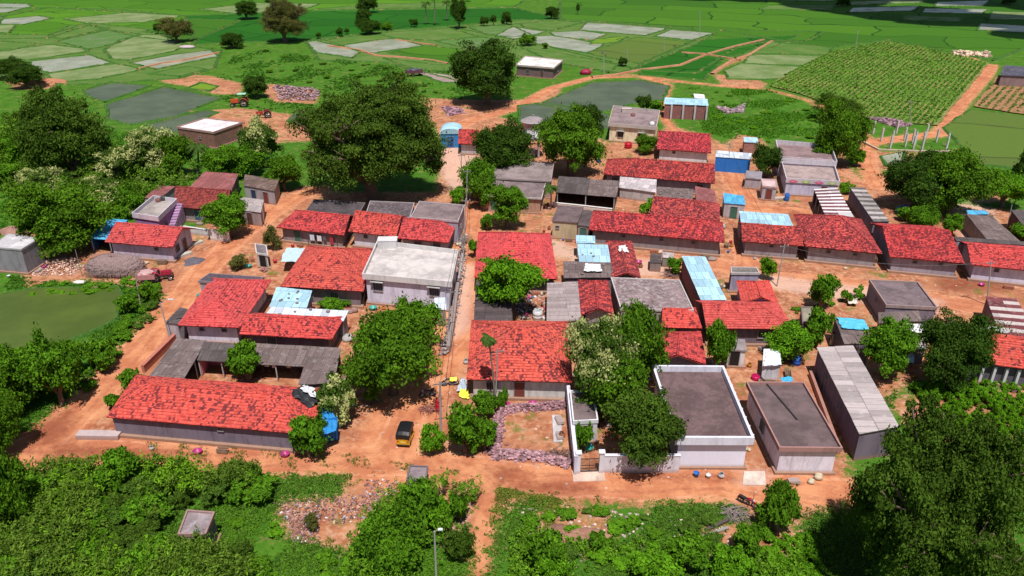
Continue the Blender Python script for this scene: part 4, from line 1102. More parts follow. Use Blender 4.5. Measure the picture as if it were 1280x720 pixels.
flat_house('cream two-storey house with dark windows by the far pond', [(761,154),(820,158),(826,138),(766,131)], 4.1, .55, .35, CREAM, slab((.3, .22, .22), .5, (.5, .42, .4), 14.0), (.52, .46, .42), ops=[(0,.25,'W'),(0,.72,'W')])
flat_house('brick building with a white painted roof at the far road, standing alone', [(645,81),(692,84),(705,75),(656,69)], 3.4, .3, .3, (.2, .12, .16), slab((.62, .58, .55), .6, (.75, .72, .7), 15.0), (.5, .4, .38), ops=[(0,.3,'w'),(0,.7,'d'),(1,.5,'w')], wallm=brickwall((.2, .11, .13)))
flat_house('reddish brick house with a bright white roof behind the flowering mango trees', [(221,158),(266,165),(304,152),(256,147)], 3.6, .25, .1, (.3, .14, .12), slab((.68, .6, .62), .5, (.78, .74, .74), 16.0), (.42, .25, .23), ops=[(0,.6,'v'),(1,.85,'d')], wallm=brickwall((.3, .12, .1)))
flat_house('plain grey plastered block at the left edge beside the green pond', [(-14,309),(26,311),(50,298),(10,291)], 3.8, .05, .05, (.3, .28, .31), slab((.52, .5, .52), .5, (.62, .6, .62), 17.0), (.4, .38, .4))
flat_house('purple house with a white parapet roof and outside staircase', [(164,266),(198,271),(221,248),(192,244)], 3.9, .6, .15, (.38, .2, .4), slab((.42, .37, .34), .5, (.6, .55, .5), 18.0), (.6, .55, .62), ops=[(0,.5,'w'),(1,.3,'d'),(1,.6,'w')], extra=stair_ex)
def rangoli(rt, W, q, zs):
    """painted flower diamonds on the front parapet"""
    A, B = W[0], W[1]; e = (B-A).normalized(); nr = Vector((e.y, -e.x))
    for i, c in enumerate([(.75, .1, .18), (.4, .6, .08), (.75, .12, .25), (.45, .62, .1)]):
        p = A.lerp(B, .14+i*.24)+nr*.012; m = MB(); m2 = MB()
        for M_, w_, h_, d in ((m, .85, .27, .0), (m2, .4, .13, .008)):
            pts = [(-w_, 0), (-w_*.45, -h_*.75), (0, -h_), (w_*.45, -h_*.75), (w_, 0), (w_*.45, h_*.75), (0, h_), (-w_*.45, h_*.75)]
            f = [Vector((p.x+e.x*x+nr.x*d, p.y+e.y*x+nr.y*d, zs+.08+y)) for x, y in pts]; bk = [v-Vector((nr.x, nr.y, 0))*.01 for v in f]
            M_.add(f+bk, [tuple(range(8))]+[(k, 8+k, 8+(k+1) % 8, (k+1) % 8) for k in range(8)])
        o = m.build('painted_flower', paint(c), rt); m2.build('flower_centre', paint((.75, .7, .6) if i % 2 else (.8, .3, .45)), o)
flat_house('pale lavender house with flower paintings on its roof parapet', [(984,223),(1049,226),(1043,200),(974,195)], 3.2, .6, .15, (.6, .58, .74), slab((.42, .32, .3), .6, (.6, .5, .48), 19.0), (.6, .55, .6), ops=[(0,.75,'d'),(3,.5,'v')], extra=rangoli)
flat_house('rear block of the pale lavender house with a row of vents along its back parapet', [(975,198),(1046,201),(1040,181),(969,174)], 3.9, .8, .12, (.5, .46, .55), slab((.3, .2, .2), .3, (.5, .42, .42), 20.0), (.6, .55, .6))
flat_house('tiny grey outbuilding with a pink roof beside the lavender house', [(953,232),(972,234),(970,224),(951,223)], 2.6, .1, .1, (.5, .46, .5), slab((.5, .35, .35), .4, (.6, .5, .5), 21.0), (.5, .35, .35), ops=[(0,.5,'d')], cat='outhouse', name='outhouse')
flat_house('small pink brick outhouse with a pale blue roof behind the blue shed', [(930,177),(948,178),(947,172),(929,171)], 2.8, .0, .1, (.5, .28, .25), sheet((.4, .6, .75), .2, pale=.2), (.5, .3, .3), cat='outhouse', name='outhouse', wallm=brickwall((.45, .2, .17)))
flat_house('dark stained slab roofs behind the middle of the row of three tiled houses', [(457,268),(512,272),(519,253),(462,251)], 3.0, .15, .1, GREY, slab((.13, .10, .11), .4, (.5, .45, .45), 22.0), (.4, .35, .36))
flat_house('grey slab house at the lane behind the row of three tiled houses', [(513,271),(573,276),(581,256),(524,251)], 3.8, .12, .1, (.4, .37, .45), slab((.24, .18, .18), .35, (.45, .4, .4), 23.0), (.45, .4, .42), ops=[(1,.4,'v')])
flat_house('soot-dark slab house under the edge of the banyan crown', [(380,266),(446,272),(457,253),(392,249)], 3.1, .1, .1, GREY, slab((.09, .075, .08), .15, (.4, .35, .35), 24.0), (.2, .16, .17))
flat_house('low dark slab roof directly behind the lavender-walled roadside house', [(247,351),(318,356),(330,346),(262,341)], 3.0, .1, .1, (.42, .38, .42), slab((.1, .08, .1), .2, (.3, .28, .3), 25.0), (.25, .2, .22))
flat_house('beige mud-walled hut with a brown roof left of the longest tiled house', [(690,276),(722,278),(730,259),(697,256)], 2.9, .0, .1, (.55, .43, .27), slab((.17, .12, .12), .2, (.35, .3, .3), 26.0), ops=[(0,.2,'v')], cat='hut', name='mud_hut')
flat_house('narrow grey lean-to hut touching the left end of the longest tiled house', [(721,281),(738,283),(743,264),(729,262)], 2.5, .0, .1, (.35, .28, .24), slab((.12, .09, .09), .2, (.3, .26, .26), 27.0), ops=[(0,.5,'d')], cat='hut', name='mud_hut')
flat_house('small white toilet block with a black doorway behind the white parapet house', [(909,437),(934,438),(931,424),(907,423)], 2.3, .0, .12, (.74, .72, .72), slab((.35, .3, .3), .4, (.5, .45, .45), 28.0), ops=[(0,.42,'d',(.01,.01,.012))], cat='toilet block', name='toilet_block')
flat_house('small white-walled store with a white roof beside the smallest courtyard', [(953,457),(976,457),(975,436),(955,436)], 2.0, .0, .05, (.68, .67, .72), slab((.7, .7, .75), .4, (.78, .78, .8), 29.0), cat='store', name='store_room')
flat_house('open-fronted grey shed with a small cement roof by the dirt road', [(320,316),(335,318),(333,306),(318,304)], 2.3, .1, .1, (.6, .56, .55), slab((.2, .17, .18), .4, (.4, .36, .36), 30.0), ops=[(0,.5,'d',(.01,.01,.01)),(1,.5,'d',(.01,.01,.01))], cat='shed', name='storage_shed')
flat_house('small white annexe with stepped white roof edges beside the compound wall', [(716,527),(748,524),(742,489),(712,487)], 2.7, .22, .05, (.66, .65, .7), slab((.2, .15, .15), .2, (.4, .35, .35), 31.0), (.72, .72, .74), ops=[(0,.5,'d')], cat='annexe', name='annexe')
flat_house('ruined block shack with a caved-in roof in the foreground scrub', [(222,668),(257,667),(269,640),(233,636)], 2.6, .15, .1, (.26, .2, .2), slab((.32, .26, .27), .6, (.55, .5, .52), 32.0), (.35, .22, .2), ops=[(0,.6,'d',(.02,.012,.01))], cat='shack', name='ruined_shack')
flat_house('small brown brick shrine box with a slab top at the roadside', [(507,600),(533,601),(535,582),(512,581)], 1.5, .12, .05, (.3, .25, .28), slab((.28, .22, .24), .3, (.45, .4, .42), 33.0), (.18, .14, .15), cat='shrine', name='roadside_shrine', plin=False)
flat_house('dark-roofed field hut beside the dirt track at the far right edge', [(1250,94),(1300,96),(1300,85),(1256,81)], 3.2, .0, .2, (.3, .2, .2), sheet((.12, .11, .16), .4), cat='hut', name='field_hut')
flat_house('tiny pale blue roofed pump house in the field beside the brick shed', [(868,122),(882,124),(880,118),(867,117)], 3.0, .0, .1, (.6, .56, .6), slab((.7, .62, .66), .5, (.8, .75, .76), 34.0), cat='pump house', name='pump_house')
flat_house('grey low hut half under the dark round tree beside the blue shed', [(931,222),(952,224),(953,214),(933,213)], 2.0, .0, .1, (.42, .38, .42), slab((.3, .27, .3), .4, (.5, .46, .48), 35.0), cat='hut', name='mud_hut')
flat_house('small house with grey roof standing behind the bright red tiled wing', [(913,341),(951,341),(945,334),(914,333)], 2.9, .12, .1, (.42, .38, .52), slab((.22, .2, .18), .4, (.5, .48, .44), 36.0), (.5, .45, .45), ops=[(3,.5,'d')])
flat_house('dark stone-walled store under the bushes left of the blue-topped house', [(1003,402),(1017,402),(1016,383),(1001,383)], 2.3, .1, .05, (.12, .08, .1), slab((.3, .27, .2), .4, (.6, .58, .4), 37.0), (.2, .16, .16), cat='store', name='store_room')

# ---- sheet roofed sheds
S_BR = sheet((.24, .17, .17), .6, pale=.3, seed=1.0); S_DK = sheet((.15, .115, .12), .5, pale=.2, palec=(.4, .37, .37), seed=2.0)
S_LT = sheet((.46, .39, .39), .4, pale=.5, palec=(.66, .62, .6), seed=3.0); S_BL = sheet((.42, .66, .80), .12, gloss=.5, pale=.25, palec=(.7, .8, .85), seed=4.0)
S_BB = sheet((.1, .42, .72), .2, gloss=.5, pale=.15, palec=(.5, .7, .85), seed=5.0); S_WH = sheet((.6, .66, .76), .25, gloss=.5, pale=.3, palec=(.75, .8, .85), seed=6.0)
S_RU = sheet((.3, .1, .1), .5, pale=.3, palec=(.5, .42, .4), seed=7.0)
shed('long warehouse with a pale cement sheet roof and dark left wall', [(1075,544),(1123,532),(1067,433),(1020,433)], [3.2,3.4,3.4,3.2], S_LT, (.2, .15, .2), over=.15, name='warehouse', cat='warehouse', ops=[(3,.25,'d'),(3,.6,'v')])
shed('brown sheet roof wing along the dirt road in front of the lavender-walled house', [(184,472),(231,474),(257,426),(222,422)], [2.3,2.3,2.7,2.7], S_BR, (.4, .24, .22), open_=(1,))
shed('brown sheet roof verandah with white scuffs and a pink wall beneath', [(243,450),(308,454),(312,430),(256,427)], [2.2,2.2,2.9,2.9], S_DK, (.62, .22, .3), open_=(0,))
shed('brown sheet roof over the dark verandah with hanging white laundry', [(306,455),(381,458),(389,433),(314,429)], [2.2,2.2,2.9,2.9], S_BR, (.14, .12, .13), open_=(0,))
shed('sagging brown sheet roof with a red patch, left of the big front yard tree', [(371,482),(419,478),(425,436),(390,432)], [2.0,2.1,2.8,2.8], S_BR, (.2, .16, .16), open_=(1,))
shed('pale blue sheet roof, upper one behind the small hipped tiled house', [(336,385),(384,384),(390,364),(346,358)], [2.6,2.6,2.9,2.9], S_BL, (.3, .2, .25), stones=8)
shed('white and blue sheet roof, lower one behind the small hipped tiled house', [(330,394),(430,402),(435,388),(340,384)], [2.5,2.5,2.9,2.9], S_WH, (.26, .2, .22), stones=4)
shed('long narrow pale blue sheet roof left of the bright red tiled house', [(876,375),(908,375),(882,321),(852,320)], [2.8,2.8,3.0,3.0], S_BL, (.26, .12, .13), over=.12)
shed('light blue sheet roof along the back of the tiled house at the sandy crossing', [(926,279),(992,283),(985,268),(924,264)], [3.2,3.2,3.3,3.3], S_BL, (.33, .28, .3), over=.1)
shed('striped white and maroon sheet roof beside the flower-painted house', [(1031,269),(1068,272),(1046,234),(1018,237)], [2.6,2.6,2.7,2.7], None, (.12, .1, .12), over=.12, open_=(3,), alt=(sheet((.72, .68, .7), .3, 4, 3, pale=.2, seed=8.0), sheet((.25, .08, .1), .4, 4, 3, pale=.3, seed=8.5), 17))
shed('grey slatted sheet roof behind the deep tiled house, left of the big dark tree', [(1092,277),(1112,277),(1081,235),(1062,234)], [2.6,2.6,2.7,2.7], None, (.22, .19, .24), over=.1, alt=(sheet((.2, .17, .17), .4, 4, 3, pale=.3, seed=9.0), sheet((.45, .4, .39), .4, 4, 3, pale=.3, seed=9.5), 15))
shed('blue sheet shed standing by itself beyond the sandy yard, wide blue front wall', [(894,196),(939,199),(940,192),(896,188)], [2.9,2.9,3.1,3.1], S_WH, (.02, .18, .6), over=.08, wallm=paint((.02, .19, .62), .5))
shed('brick shed with concrete pillars and a sky blue sheet roof by the weedy field', [(830,130),(886,132),(884,124),(831,122)], [3.5,3.5,3.9,3.9], S_BL, (.35, .12, .13), over=.15, wallm=brickwall((.34, .11, .11)))
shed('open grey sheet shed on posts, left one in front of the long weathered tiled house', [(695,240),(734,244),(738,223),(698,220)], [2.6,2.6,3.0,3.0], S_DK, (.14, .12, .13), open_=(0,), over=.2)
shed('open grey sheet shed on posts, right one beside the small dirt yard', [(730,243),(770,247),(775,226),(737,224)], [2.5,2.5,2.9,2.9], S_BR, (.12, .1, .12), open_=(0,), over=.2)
shed('lean-to of mismatched white and maroon sheets under the long weathered eave', [(774,234),(820,241),(821,224),(775,220)], [2.0,2.0,2.4,2.4], sheet((.55, .48, .5), .3, 1.1, 1.6, pale=.5, palec=(.72, .68, .7), seed=10.0), (.5, .46, .46))
shed('low grey sheet lean-to with patchy roof next to the maroon sheet one', [(820,248),(866,249),(867,237),(822,233)], [2.0,2.0,2.3,2.3], S_BR, (.3, .26, .26), stones=6)
shed('rusty maroon sheet lean-to at the right end of the long weathered house', [(870,254),(897,257),(893,238),(869,232)], [2.1,2.1,2.4,2.4], S_RU, (.3, .2, .2))
shed('small pale hut with a creased bright blue roof cover by the sandy crossroad', [(905,254),(932,256),(930,245),(904,241)], [2.6,2.6,2.8,2.8], S_BB, (.55, .5, .53), over=.1, ops=[(0,.5,'d')], cat='hut', name='blue_roofed_hut')
shed('light blue sheet roof left of white-patched tiles', [(724,328),(763,328),(760,306),(721,305)], [2.5,2.5,2.8,2.8], S_BL, (.3, .22, .24), stones=3)
shed('tiny light blue sheet canopy just behind the light blue shed roof', [(720,304),(744,304),(744,295),(720,294)], [2.4,2.4,2.5,2.5], S_BL, (.3, .24, .24))
shed('patchwork grey sheet roof with a white cover before the light blue shed', [(704,348),(770,346),(763,329),(705,326)], [2.3,2.3,2.6,2.6], S_BR, (.2, .16, .17), stones=6)
shed('pale ribbed cement sheet roof beside the narrow weathered tiled roof', [(683,401),(727,401),(722,352),(684,354)], [2.4,2.4,2.6,2.6], sheet((.36, .29, .29), .45, 6, .9, pale=.45, palec=(.62, .58, .57), seed=12.0), (.28, .22, .2), over=.15)
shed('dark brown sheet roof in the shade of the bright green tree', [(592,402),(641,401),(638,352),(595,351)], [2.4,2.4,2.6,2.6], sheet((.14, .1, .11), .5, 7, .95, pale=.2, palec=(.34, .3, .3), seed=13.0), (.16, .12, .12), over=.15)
shed('dark-walled house with a grey roof half covered by a sky blue sheet', [(1057,431),(1088,428),(1082,400),(1041,395)], [2.9,2.9,3.0,3.0], S_BR, (.2, .16, .21), over=.1, ops=[(3,.5,'v')], cat='house', name='sheet_roof_house')
shed('cracked grey sheet roof in front of the plastered box house', [(1098,404),(1152,402),(1148,388),(1098,391)], [2.2,2.2,2.5,2.5], S_BR, (.3, .2, .2))
shed('grey sheet hut with white covers under the big dark trees on the right', [(1125,438),(1160,436),(1155,404),(1124,408)], [2.1,2.1,2.4,2.4], S_LT, (.3, .24, .25))
shed('striped maroon and white sheet roof at the right, behind the pillared tiled house', [(1248,418),(1304,424),(1268,373),(1234,371)], [2.6,2.6,2.8,2.8], None, (.2, .12, .14), over=.12, alt=(sheet((.27, .07, .08), .4, 4, 3, pale=.3, seed=14.0), sheet((.55, .48, .46), .4, 4, 3, pale=.3, seed=14.5), 11))
shed('grey patched sheet roof running back behind the right edge house', [(1232,300),(1284,308),(1238,270),(1210,268)], [2.5,2.5,2.7,2.7], S_BR, (.34, .28, .28), over=.12)
shed('small bright blue sheet roof at the back of the grey patched roof', [(1210,268),(1236,268),(1232,263),(1208,263)], [2.7,2.7,2.8,2.8], S_BB, (.3, .26, .28), over=.08)
shed('dark brown walled shed at the right edge beyond the sandy yard', [(1288,295),(1320,290),(1295,262),(1264,262)], [2.7,2.7,2.8,2.8], S_DK, (.14, .06, .06), over=.08)
shed('long grey sheet roof at the back edge of the right tiled house', [(1196,301),(1286,307),(1284,302),(1192,296)], [2.9,2.9,3.0,3.0], S_DK, (.4, .36, .42), over=.05)
shed('sky blue tarpaulin-roofed shed under the dark tree left of the bright tiled house', [(112,297),(137,301),(160,275),(135,273)], [2.2,2.2,2.5,2.5], S_BB, (.03, .16, .45), over=.1, open_=(0,))
shed('rusty brown sheet roof in the cluster behind the old brown tiled house', [(233,235),(291,240),(296,217),(258,215)], [2.7,2.7,3.0,3.0], S_RU, (.26, .22, .24), over=.15, open_=())
shed('low brown tile-and-sheet roof at the back of the left cluster, by the road bend', [(305,232),(342,239),(350,225),(305,218)], [2.6,2.6,2.8,2.8], sheet((.24, .15, .13), .5, pale=.35, seed=15.0), (.4, .35, .38), over=.12, ops=[(0,.3,'d',(.03,.05,.12)),(0,.7,'d')])
shed('low rusty roof strip behind the purple house', [(181,247),(196,250),(220,233),(198,232)], [2.4,2.4,2.6,2.6], S_RU, (.5, .42, .45), over=.08)
shed('grey block outbuilding at the corner where the dirt road bends past the bushes', [(296,262),(326,266),(330,250),(300,246)], [2.4,2.4,2.5,2.5], S_LT, (.4, .3, .3), over=.1, ops=[(0,.5,'d')])
shed('brown sheet verandah on the left side of the lavender-walled roadside house', [(206,404),(222,405),(240,388),(225,384)], [2.3,2.5,2.6,2.4], S_DK, (.5, .46, .5), over=.1)
shed('grey sheet tin hut behind the open grey sheds, below the palm-like sapling', [(640,270),(660,270),(660,262),(642,262)], [2.0,2.0,2.1,2.1], S_DK, (.2, .12, .12), over=.08) if False else None
shed('rickety grey plank pen beside the sandy lane under a small tree', [(812,328),(827,329),(827,318),(813,317)], [1.4,1.4,1.5,1.5], S_DK, (.25, .2, .19), over=.05, cat='pen', name='animal_pen')
shed('small grey pen with a pale sheet cover right of the plank pen', [(828,322),(843,323),(842,316),(828,315)], [1.5,1.5,1.6,1.6], S_LT, (.3, .26, .22), over=.05, cat='pen', name='animal_pen')
shed('small white and blue canopy at the right corner of the white two-storey house', [(543,386),(558,388),(557,371),(543,373)], [2.3,2.3,2.5,2.5], S_WH, (.45, .36, .3), over=.05)
# pillars painted white on the right house
W = quad([(1208,452),(1300,464),(1300,424),(1204,413)], 2.61); q = inset([xy(p) for p in W], .34)
pr = [o for o in COL.objects if o.get('label', '').startswith('red tiled house with white-painted pillars')][0]
for i in range(6):
    p = q[0].lerp(q[1], .06+i*.175); m = MB(); m.obox((p.x, p.y, 1.1), (1, 0, 0), (.28, .28, 2.4)); m.build('pillar', plaster((.62, .6, .62), .2), pr)
pr = [o for o in COL.objects if o.get('label', '').startswith('brick shed with concrete pillars')][0]
W = quad([(830,130),(886,132),(884,124),(831,122)], 3.6); q = inset([xy(p) for p in W], .1)
for i in range(4):
    p = q[0].lerp(q[1], .17+i*.27); m = MB(); m.obox((p.x, p.y, 1.7), (1, 0, 0), (.4, .35, 3.4)); m.build('pillar', plaster((.52, .48, .48), .2), pr)
# blue arched shed beyond the banyan
b0 = at(564, 183); rt = root('arched_shed', 'bright blue shed with an arched light blue roof beyond the banyan crown', 'shed', b0)
m = MB(); m.prism([(b0.x-2.1, b0.y-1), (b0.x+2.1, b0.y-1), (b0.x+2.1, b0.y+4), (b0.x-2.1, b0.y+4)], -.1, 3.0); m.build('wall', paint((.03, .25, .62), .5), rt)
m = MB(); vs = []; fs = []
for j in range(2):
    for i in range(11):
        t = math.pi*i/10; vs.append((b0.x-2.25*math.cos(t), b0.y-1.15+j*5.3, 3.0+1.1*math.sin(t)))
m.add(vs, [(i, i+1, 12+i, 11+i) for i in range(10)]+[tuple(range(11)), tuple(range(21, 10, -1)), (0, 11, 21, 10)]); m.build('roof', S_BL, rt)
opening(rt, (b0.x-2.1, b0.y-1), (b0.x+2.1, b0.y-1), .5, 1.4, 2.2, .1, 'door', (.03, .12, .4))
# thatched hut: long haystack-like dome of palm thatch
W = [at(*p) for p in [(108,352),(181,353),(178,330),(116,330)]]; c = sum(W, Vector())/4
rt = root('thatched_hut', 'low rounded hut covered in grey-brown thatch by the green pond', 'hut', c)
Lx, Ly = 3.9, 2.1; rr = random.Random(4); m = MB(); nu, nv = 56, 14; vs = []
for j in range(nv+1):
    ph = j/nv*math.pi/2
    for i in range(nu):
        t = 2*math.pi*i/nu; ce, se = math.cos(t), math.sin(t); k = 1/((abs(ce)**2.8+abs(se)**2.8)**(1/2.8))
        rad = math.cos(ph)**.75; z = .75+1.75*math.sin(ph)**.9+rr.uniform(-.07, .07)
        jj = 1+rr.uniform(-.035, .035)
        vs.append((c.x+Lx*ce*k*rad*jj, c.y+Ly*se*k*rad*jj, z-(.25 if j == 0 else 0)*rr.random()))
m.add(vs, [(j*nu+i, j*nu+(i+1) % nu, (j+1)*nu+(i+1) % nu, (j+1)*nu+i) for j in range(nv) for i in range(nu)])
b = NB("thatch"); n = b.noise(b.map(b.world(), (5, 5, .8)), 2.2, 5, .75); n2 = b.noise(b.world(), 1.1, 4)
b.color(b.mix(b.ramp(n, .35, .7), b.mix(n2, (.44, .31, .30), (.32, .22, .21)), (.15, .1, .1))); b.bump(n, 1, .12); th = b.m
ro = m.build('roof', th, rt)
m = MB()
for i in range(900):
    t = rr.uniform(0, 6.283); ce, se = math.cos(t), math.sin(t); k = 1/((abs(ce)**2.8+abs(se)**2.8)**(1/2.8)); lay = rr.choice([0, 0, 1, 2, 3])
    ph = lay*.33; rad = math.cos(ph)**.75*1.02; z = .75+1.75*math.sin(ph)**.9+.08
    p = Vector((c.x+Lx*ce*k*rad, c.y+Ly*se*k*rad, z)); d = Vector((ce*k*.25, se*k*.25, -1)).normalized(); s_ = Vector((-se, ce, 0))*.03
    L = rr.uniform(.35, .7); q0 = p+Vector((ce, se, 0))*.03; m.add([q0-s_, q0+s_, q0+d*L+s_*rr.uniform(-2, 2)], [(0, 1, 2)])
m.build('straw_fringe', th, ro)
m = MB(); m.prism([(c.x+Lx*.86*a, c.y+Ly*.82*b2) for a, b2 in ((-1, -1), (1, -1), (1, 1), (-1, 1))], -.1, .9); m.build('wall', plaster(MUD), rt)
# water tank tower
b0 = at(666, 196); rt = root('water_tank', 'white cylindrical overhead water tank with a dark conical cap near the dark trees', 'water tank', b0)
for k in range(4):
    a = math.pi/4+k*math.pi/2; m = MB(); m.tube([(b0.x+1.6*math.cos(a), b0.y+1.6*math.sin(a), -.2), (b0.x+1.6*math.cos(a), b0.y+1.6*math.sin(a), 4.2)], .2, 8); m.build('leg', plaster((.45, .4, .42)), rt)
m = MB(); m.lathe((b0.x, b0.y, 2.1), [(1.75, 0), (1.75, .25), (1.5, .25)], 20); m.build('ring_beam', plaster((.5, .25, .25)), rt)
m = MB(); m.lathe((b0.x, b0.y, 4.1), [(0, 0), (2.35, 0), (2.35, .5), (2.22, .5), (2.22, 3.2), (2.5, 3.2), (2.5, 3.35), (0, 3.36)], 32); tk = m.build('tank', plaster((.66, .64, .68), .4), rt, True)
m = MB(); m.lathe((b0.x, b0.y, 7.46), [(2.5, 0), (1.3, .55), (.25, .85), (.25, 1.15), (0, 1.2)], 32); m.build('cap', plaster((.32, .27, .28)), tk)
m = MB()
for k in range(16): m.obox((b0.x, b0.y-2.4, .4+k*.42), (1, 0, 0), (.45, .04, .04))
for sg in (-1, 1): m.obox((b0.x+sg*.25, b0.y-2.4, 3.4), (1, 0, 0), (.05, .05, 6.8))
m.build('ladder', paint((.3, .28, .3)), rt)
# ---- compound wall and gate in front
def wall_run(label, px, h, t=.22, c=WHITE, name='compound_wall', cat='wall', cap=True, mat=None, group=None):
    P = [at(*p) for p in px]; rt = root(name, label, cat, P[0], group)
    m = MB(); cp = MB()
    for i, (a, b_) in enumerate(zip(P[:-1], P[1:])):
        e = (b_-a).normalized(); cc = (a+b_)/2; L = (b_-a).length+(t if i < len(P)-2 else 0)*.5
        hh = h if i % 2 == 0 else h-.006
        m.obox((cc.x, cc.y, hh/2-.1), e, (L, t-.006*(i % 2), hh+.2))
        if cap: cp.obox((cc.x, cc.y, hh+.035), e, (L+.04, t+.1, .07))
    m.build('masonry', mat or plaster(c, .5), rt)
    if cap: cp.build('coping', plaster(mul(c, 1.05), .3), rt)
    return rt
wall_run('tall white compound wall left of the iron gate, running back to the tiled house', [(719,594),(709,500)], 2.1, .25, (.66, .64, .76))
wall_run('white front wall between the iron gate and the white parapet house, shaded by a tree', [(753,590),(848,590)], 1.9, .22, (.70, .68, .76))
g0, g1 = at(722,591), at(751,590); rt = root('iron_gate', 'dark iron gate between white pillars at the roadside compound', 'gate', (g0+g1)/2)
for p in (g0, g1):
    m = MB(); m.obox((p.x, p.y, 1.1), (1, 0, 0), (.42, .42, 2.3)); m.build('pillar', plaster((.72, .7, .76), .2), rt)
    m = MB(); m.obox((p.x, p.y, 2.3), (1, 0, 0), (.56, .56, .1)); m.build('pillar_cap', plaster((.72, .7, .76), .2), rt)
for s0, s1 in ((.12, .49), (.51, .88)):
    m = MB(); a, b_ = g0.lerp(g1, s0), g0.lerp(g1, s1)
    for k in range(9): p = a.lerp(b_, k/8); m.obox((p.x, p.y, .85), (1, 0, 0), (.035, .035, 1.5))
    for z in (.15, .8, 1.55): m.obox(((a.x+b_.x)/2, (a.y+b_.y)/2, z), b_-a, ((b_-a).length, .05, .06))
    m.build('gate_leaf', paint((.06, .035, .03), .6), rt)
m = MB(); a, b_ = at(716,597), at(756,596); m.prism([(a.x, a.y-.6), (b_.x, b_.y-.6), (b_.x, b_.y+.9), (a.x, a.y+.9)], -.1, .08); tag(m.build('gate_ramp', slab((.6, .42, .34), .3), origin=a), 'pale concrete apron in front of the iron gate', 'ramp')
m = MB(); P = [at(*p) for p in [(928,607),(957,607),(956,590),(930,590)]]; m.prism([(p.x, p.y) for p in P], -.05, .1); tag(m.build('concrete_apron', slab((.6, .48, .42), .3, (.7, .6, .55)), origin=P[0]), 'pale concrete slab filling the gap right of the white parapet house', 'paving')
wall_run('low earth-coloured wall beside the dirt road by the corner bushes', [(331,238),(352,228),(376,222)], .8, .3, (.3, .2, .16), cap=False)
wall_run('low white wall in front of the leafy bush at the dirt road bend', [(264,300),(288,302)], 1.7, .25, (.72, .68, .68))
wall_run('white and teal yard wall between the purple house and the dirt road', [(231,291),(264,296)], 1.1, .2, (.62, .66, .68))
wall_run('whitewashed low wall in front of the open grey sheds', [(691,258),(730,262),(765,266)], .7, .25, (.7, .68, .66))
wall_run('low brick wall running past the dark bush by the bend behind the banyan', [(405,236),(300,222)], .5, .3, (.3, .2, .16), cap=False) if False else None
wall_run('red-topped retaining wall beside the brown sheet roof wing', [(180,466),(222,424)], .9, .3, (.45, .16, .12))
wall_run('low red mud wall between the slab roof house and the warehouse', [(1048,568),(1012,470)], .7, .3, (.4, .2, .16), cap=False)
wall_run('low white foundation wall around the yard of concrete posts', [(1078,178),(1098,188),(1150,190),(1190,190)], .35, .35, (.6, .54, .4), cap=False)
wall_run('concrete culvert slab beside the fork of the dirt road', [(98,546),(151,547)], .5, .9, (.5, .4, .4), cap=False, name='culvert', cat='culvert')
wall_run('grey kerb slab at the edge of the scrub left of the road', [(58,597),(105,597)], .4, .7, (.42, .34, .36), cap=False, name='kerb_slab', cat='kerb')
wall_run('long crumbling stone wall along the left side of the narrow lane', [(561,440),(567,400),(572,360)], .9, .5, (.3, .24, .23), cap=False, name='stone_wall')
wall_run('pale cement drain edge along the white two-storey house', [(573,352),(578,320)], .5, .3, (.4, .36, .36), cap=False, name='stone_wall')
# concrete benches of the lavender-ended house
for lab, p, a in (('concrete step slab at the door of the house by the thatched hut, rear one', (245,306), .9), ('concrete step slab at the house by the thatched hut, front one', (231,320), .9)):
    o = at(*p); m = MB(); m.obox((o.x, o.y, .18), (math.cos(a), math.sin(a), 0), (2.2, .8, .45)); tag(m.build('step_slab', slab((.5, .45, .38), .3), origin=o), lab, 'step')
# ---------------------------------------------------------------- trees
T_ = tree
T_('huge spreading banyan, the widest tree behind the village', (468,250), 168, 94, 'neem', size='xl', v=0)
T_('large dark round tree on the far road beside the white-roofed brick building', (608,130), 90, 45, 'dark', size='l')
T_('tall brown-green tree at the top of the picture, left of centre', (357,53), 54, -6, 'olive')
T_('olive tree with a small shrub at its foot in the upper left paddies', (221,53), 40, 17, 'olive')
bush('small dark shrub left of the olive paddy tree', (198,43), 13, 28, 'dark')
T_('dark clump of trees at the very top left of centre', (309,24), 30, -2, 'dark')
bush('dark low bushes on the rice field edge, left of the tall brown-green tree', (291,60), 30, 38, 'dark')
bush('round dark bush alone beside the pink rubble patch', (321,122), 34, 92, 'dark')
T_('dark tree by the left edge above the red earth, rear one', (14,98), 42, 70, 'dark')
T_('dark tree by the left edge above the red earth, front one', (36,110), 42, 78, 'dark')
T_('tall dark feathery tree on the left, behind the thicket', (95,225), 108, 108, 'neemd', size='l')
T_('dark tree at the top with a black tarp-like shade below, centre-left', (460,16), 26, -6, 'dark')
bush('dark bush below the top tree, upper one on the rice bank', (455,32), 20, 8, 'dark')
bush('dark bush on the rice bank, lower one beside the flooded plots', (463,43), 30, 22, 'dark')
bush('small bush right of the lower rice-bank bush', (484,38), 16, 28, 'green')
for i, (x, y, w_, tp) in enumerate([(399,49,8,40),(425,46,11,34),(434,43,8,35),(518,34,12,23),(605,33,13,20),(617,32,10,18),(633,31,14,12),(722,18,6,4),(585,2,10,-8),(340,3,16,-8),(1052,8,18,-8),(1262,6,20,-10)]):
    bush('small dark shrub on a far rice field bank', (x, y), w_, tp, 'dark', group='small shrubs on far field banks')
palm('coconut palm at the top of the picture, leftmost of three', (532,31), 4, n=14, fl=3.2, group='coconut palms at the top', r=.2, seed=1)
palm('coconut palm at the top of the picture, middle of three and tallest', (543,32), -4, n=14, fl=3.2, group='coconut palms at the top', r=.2, seed=2)
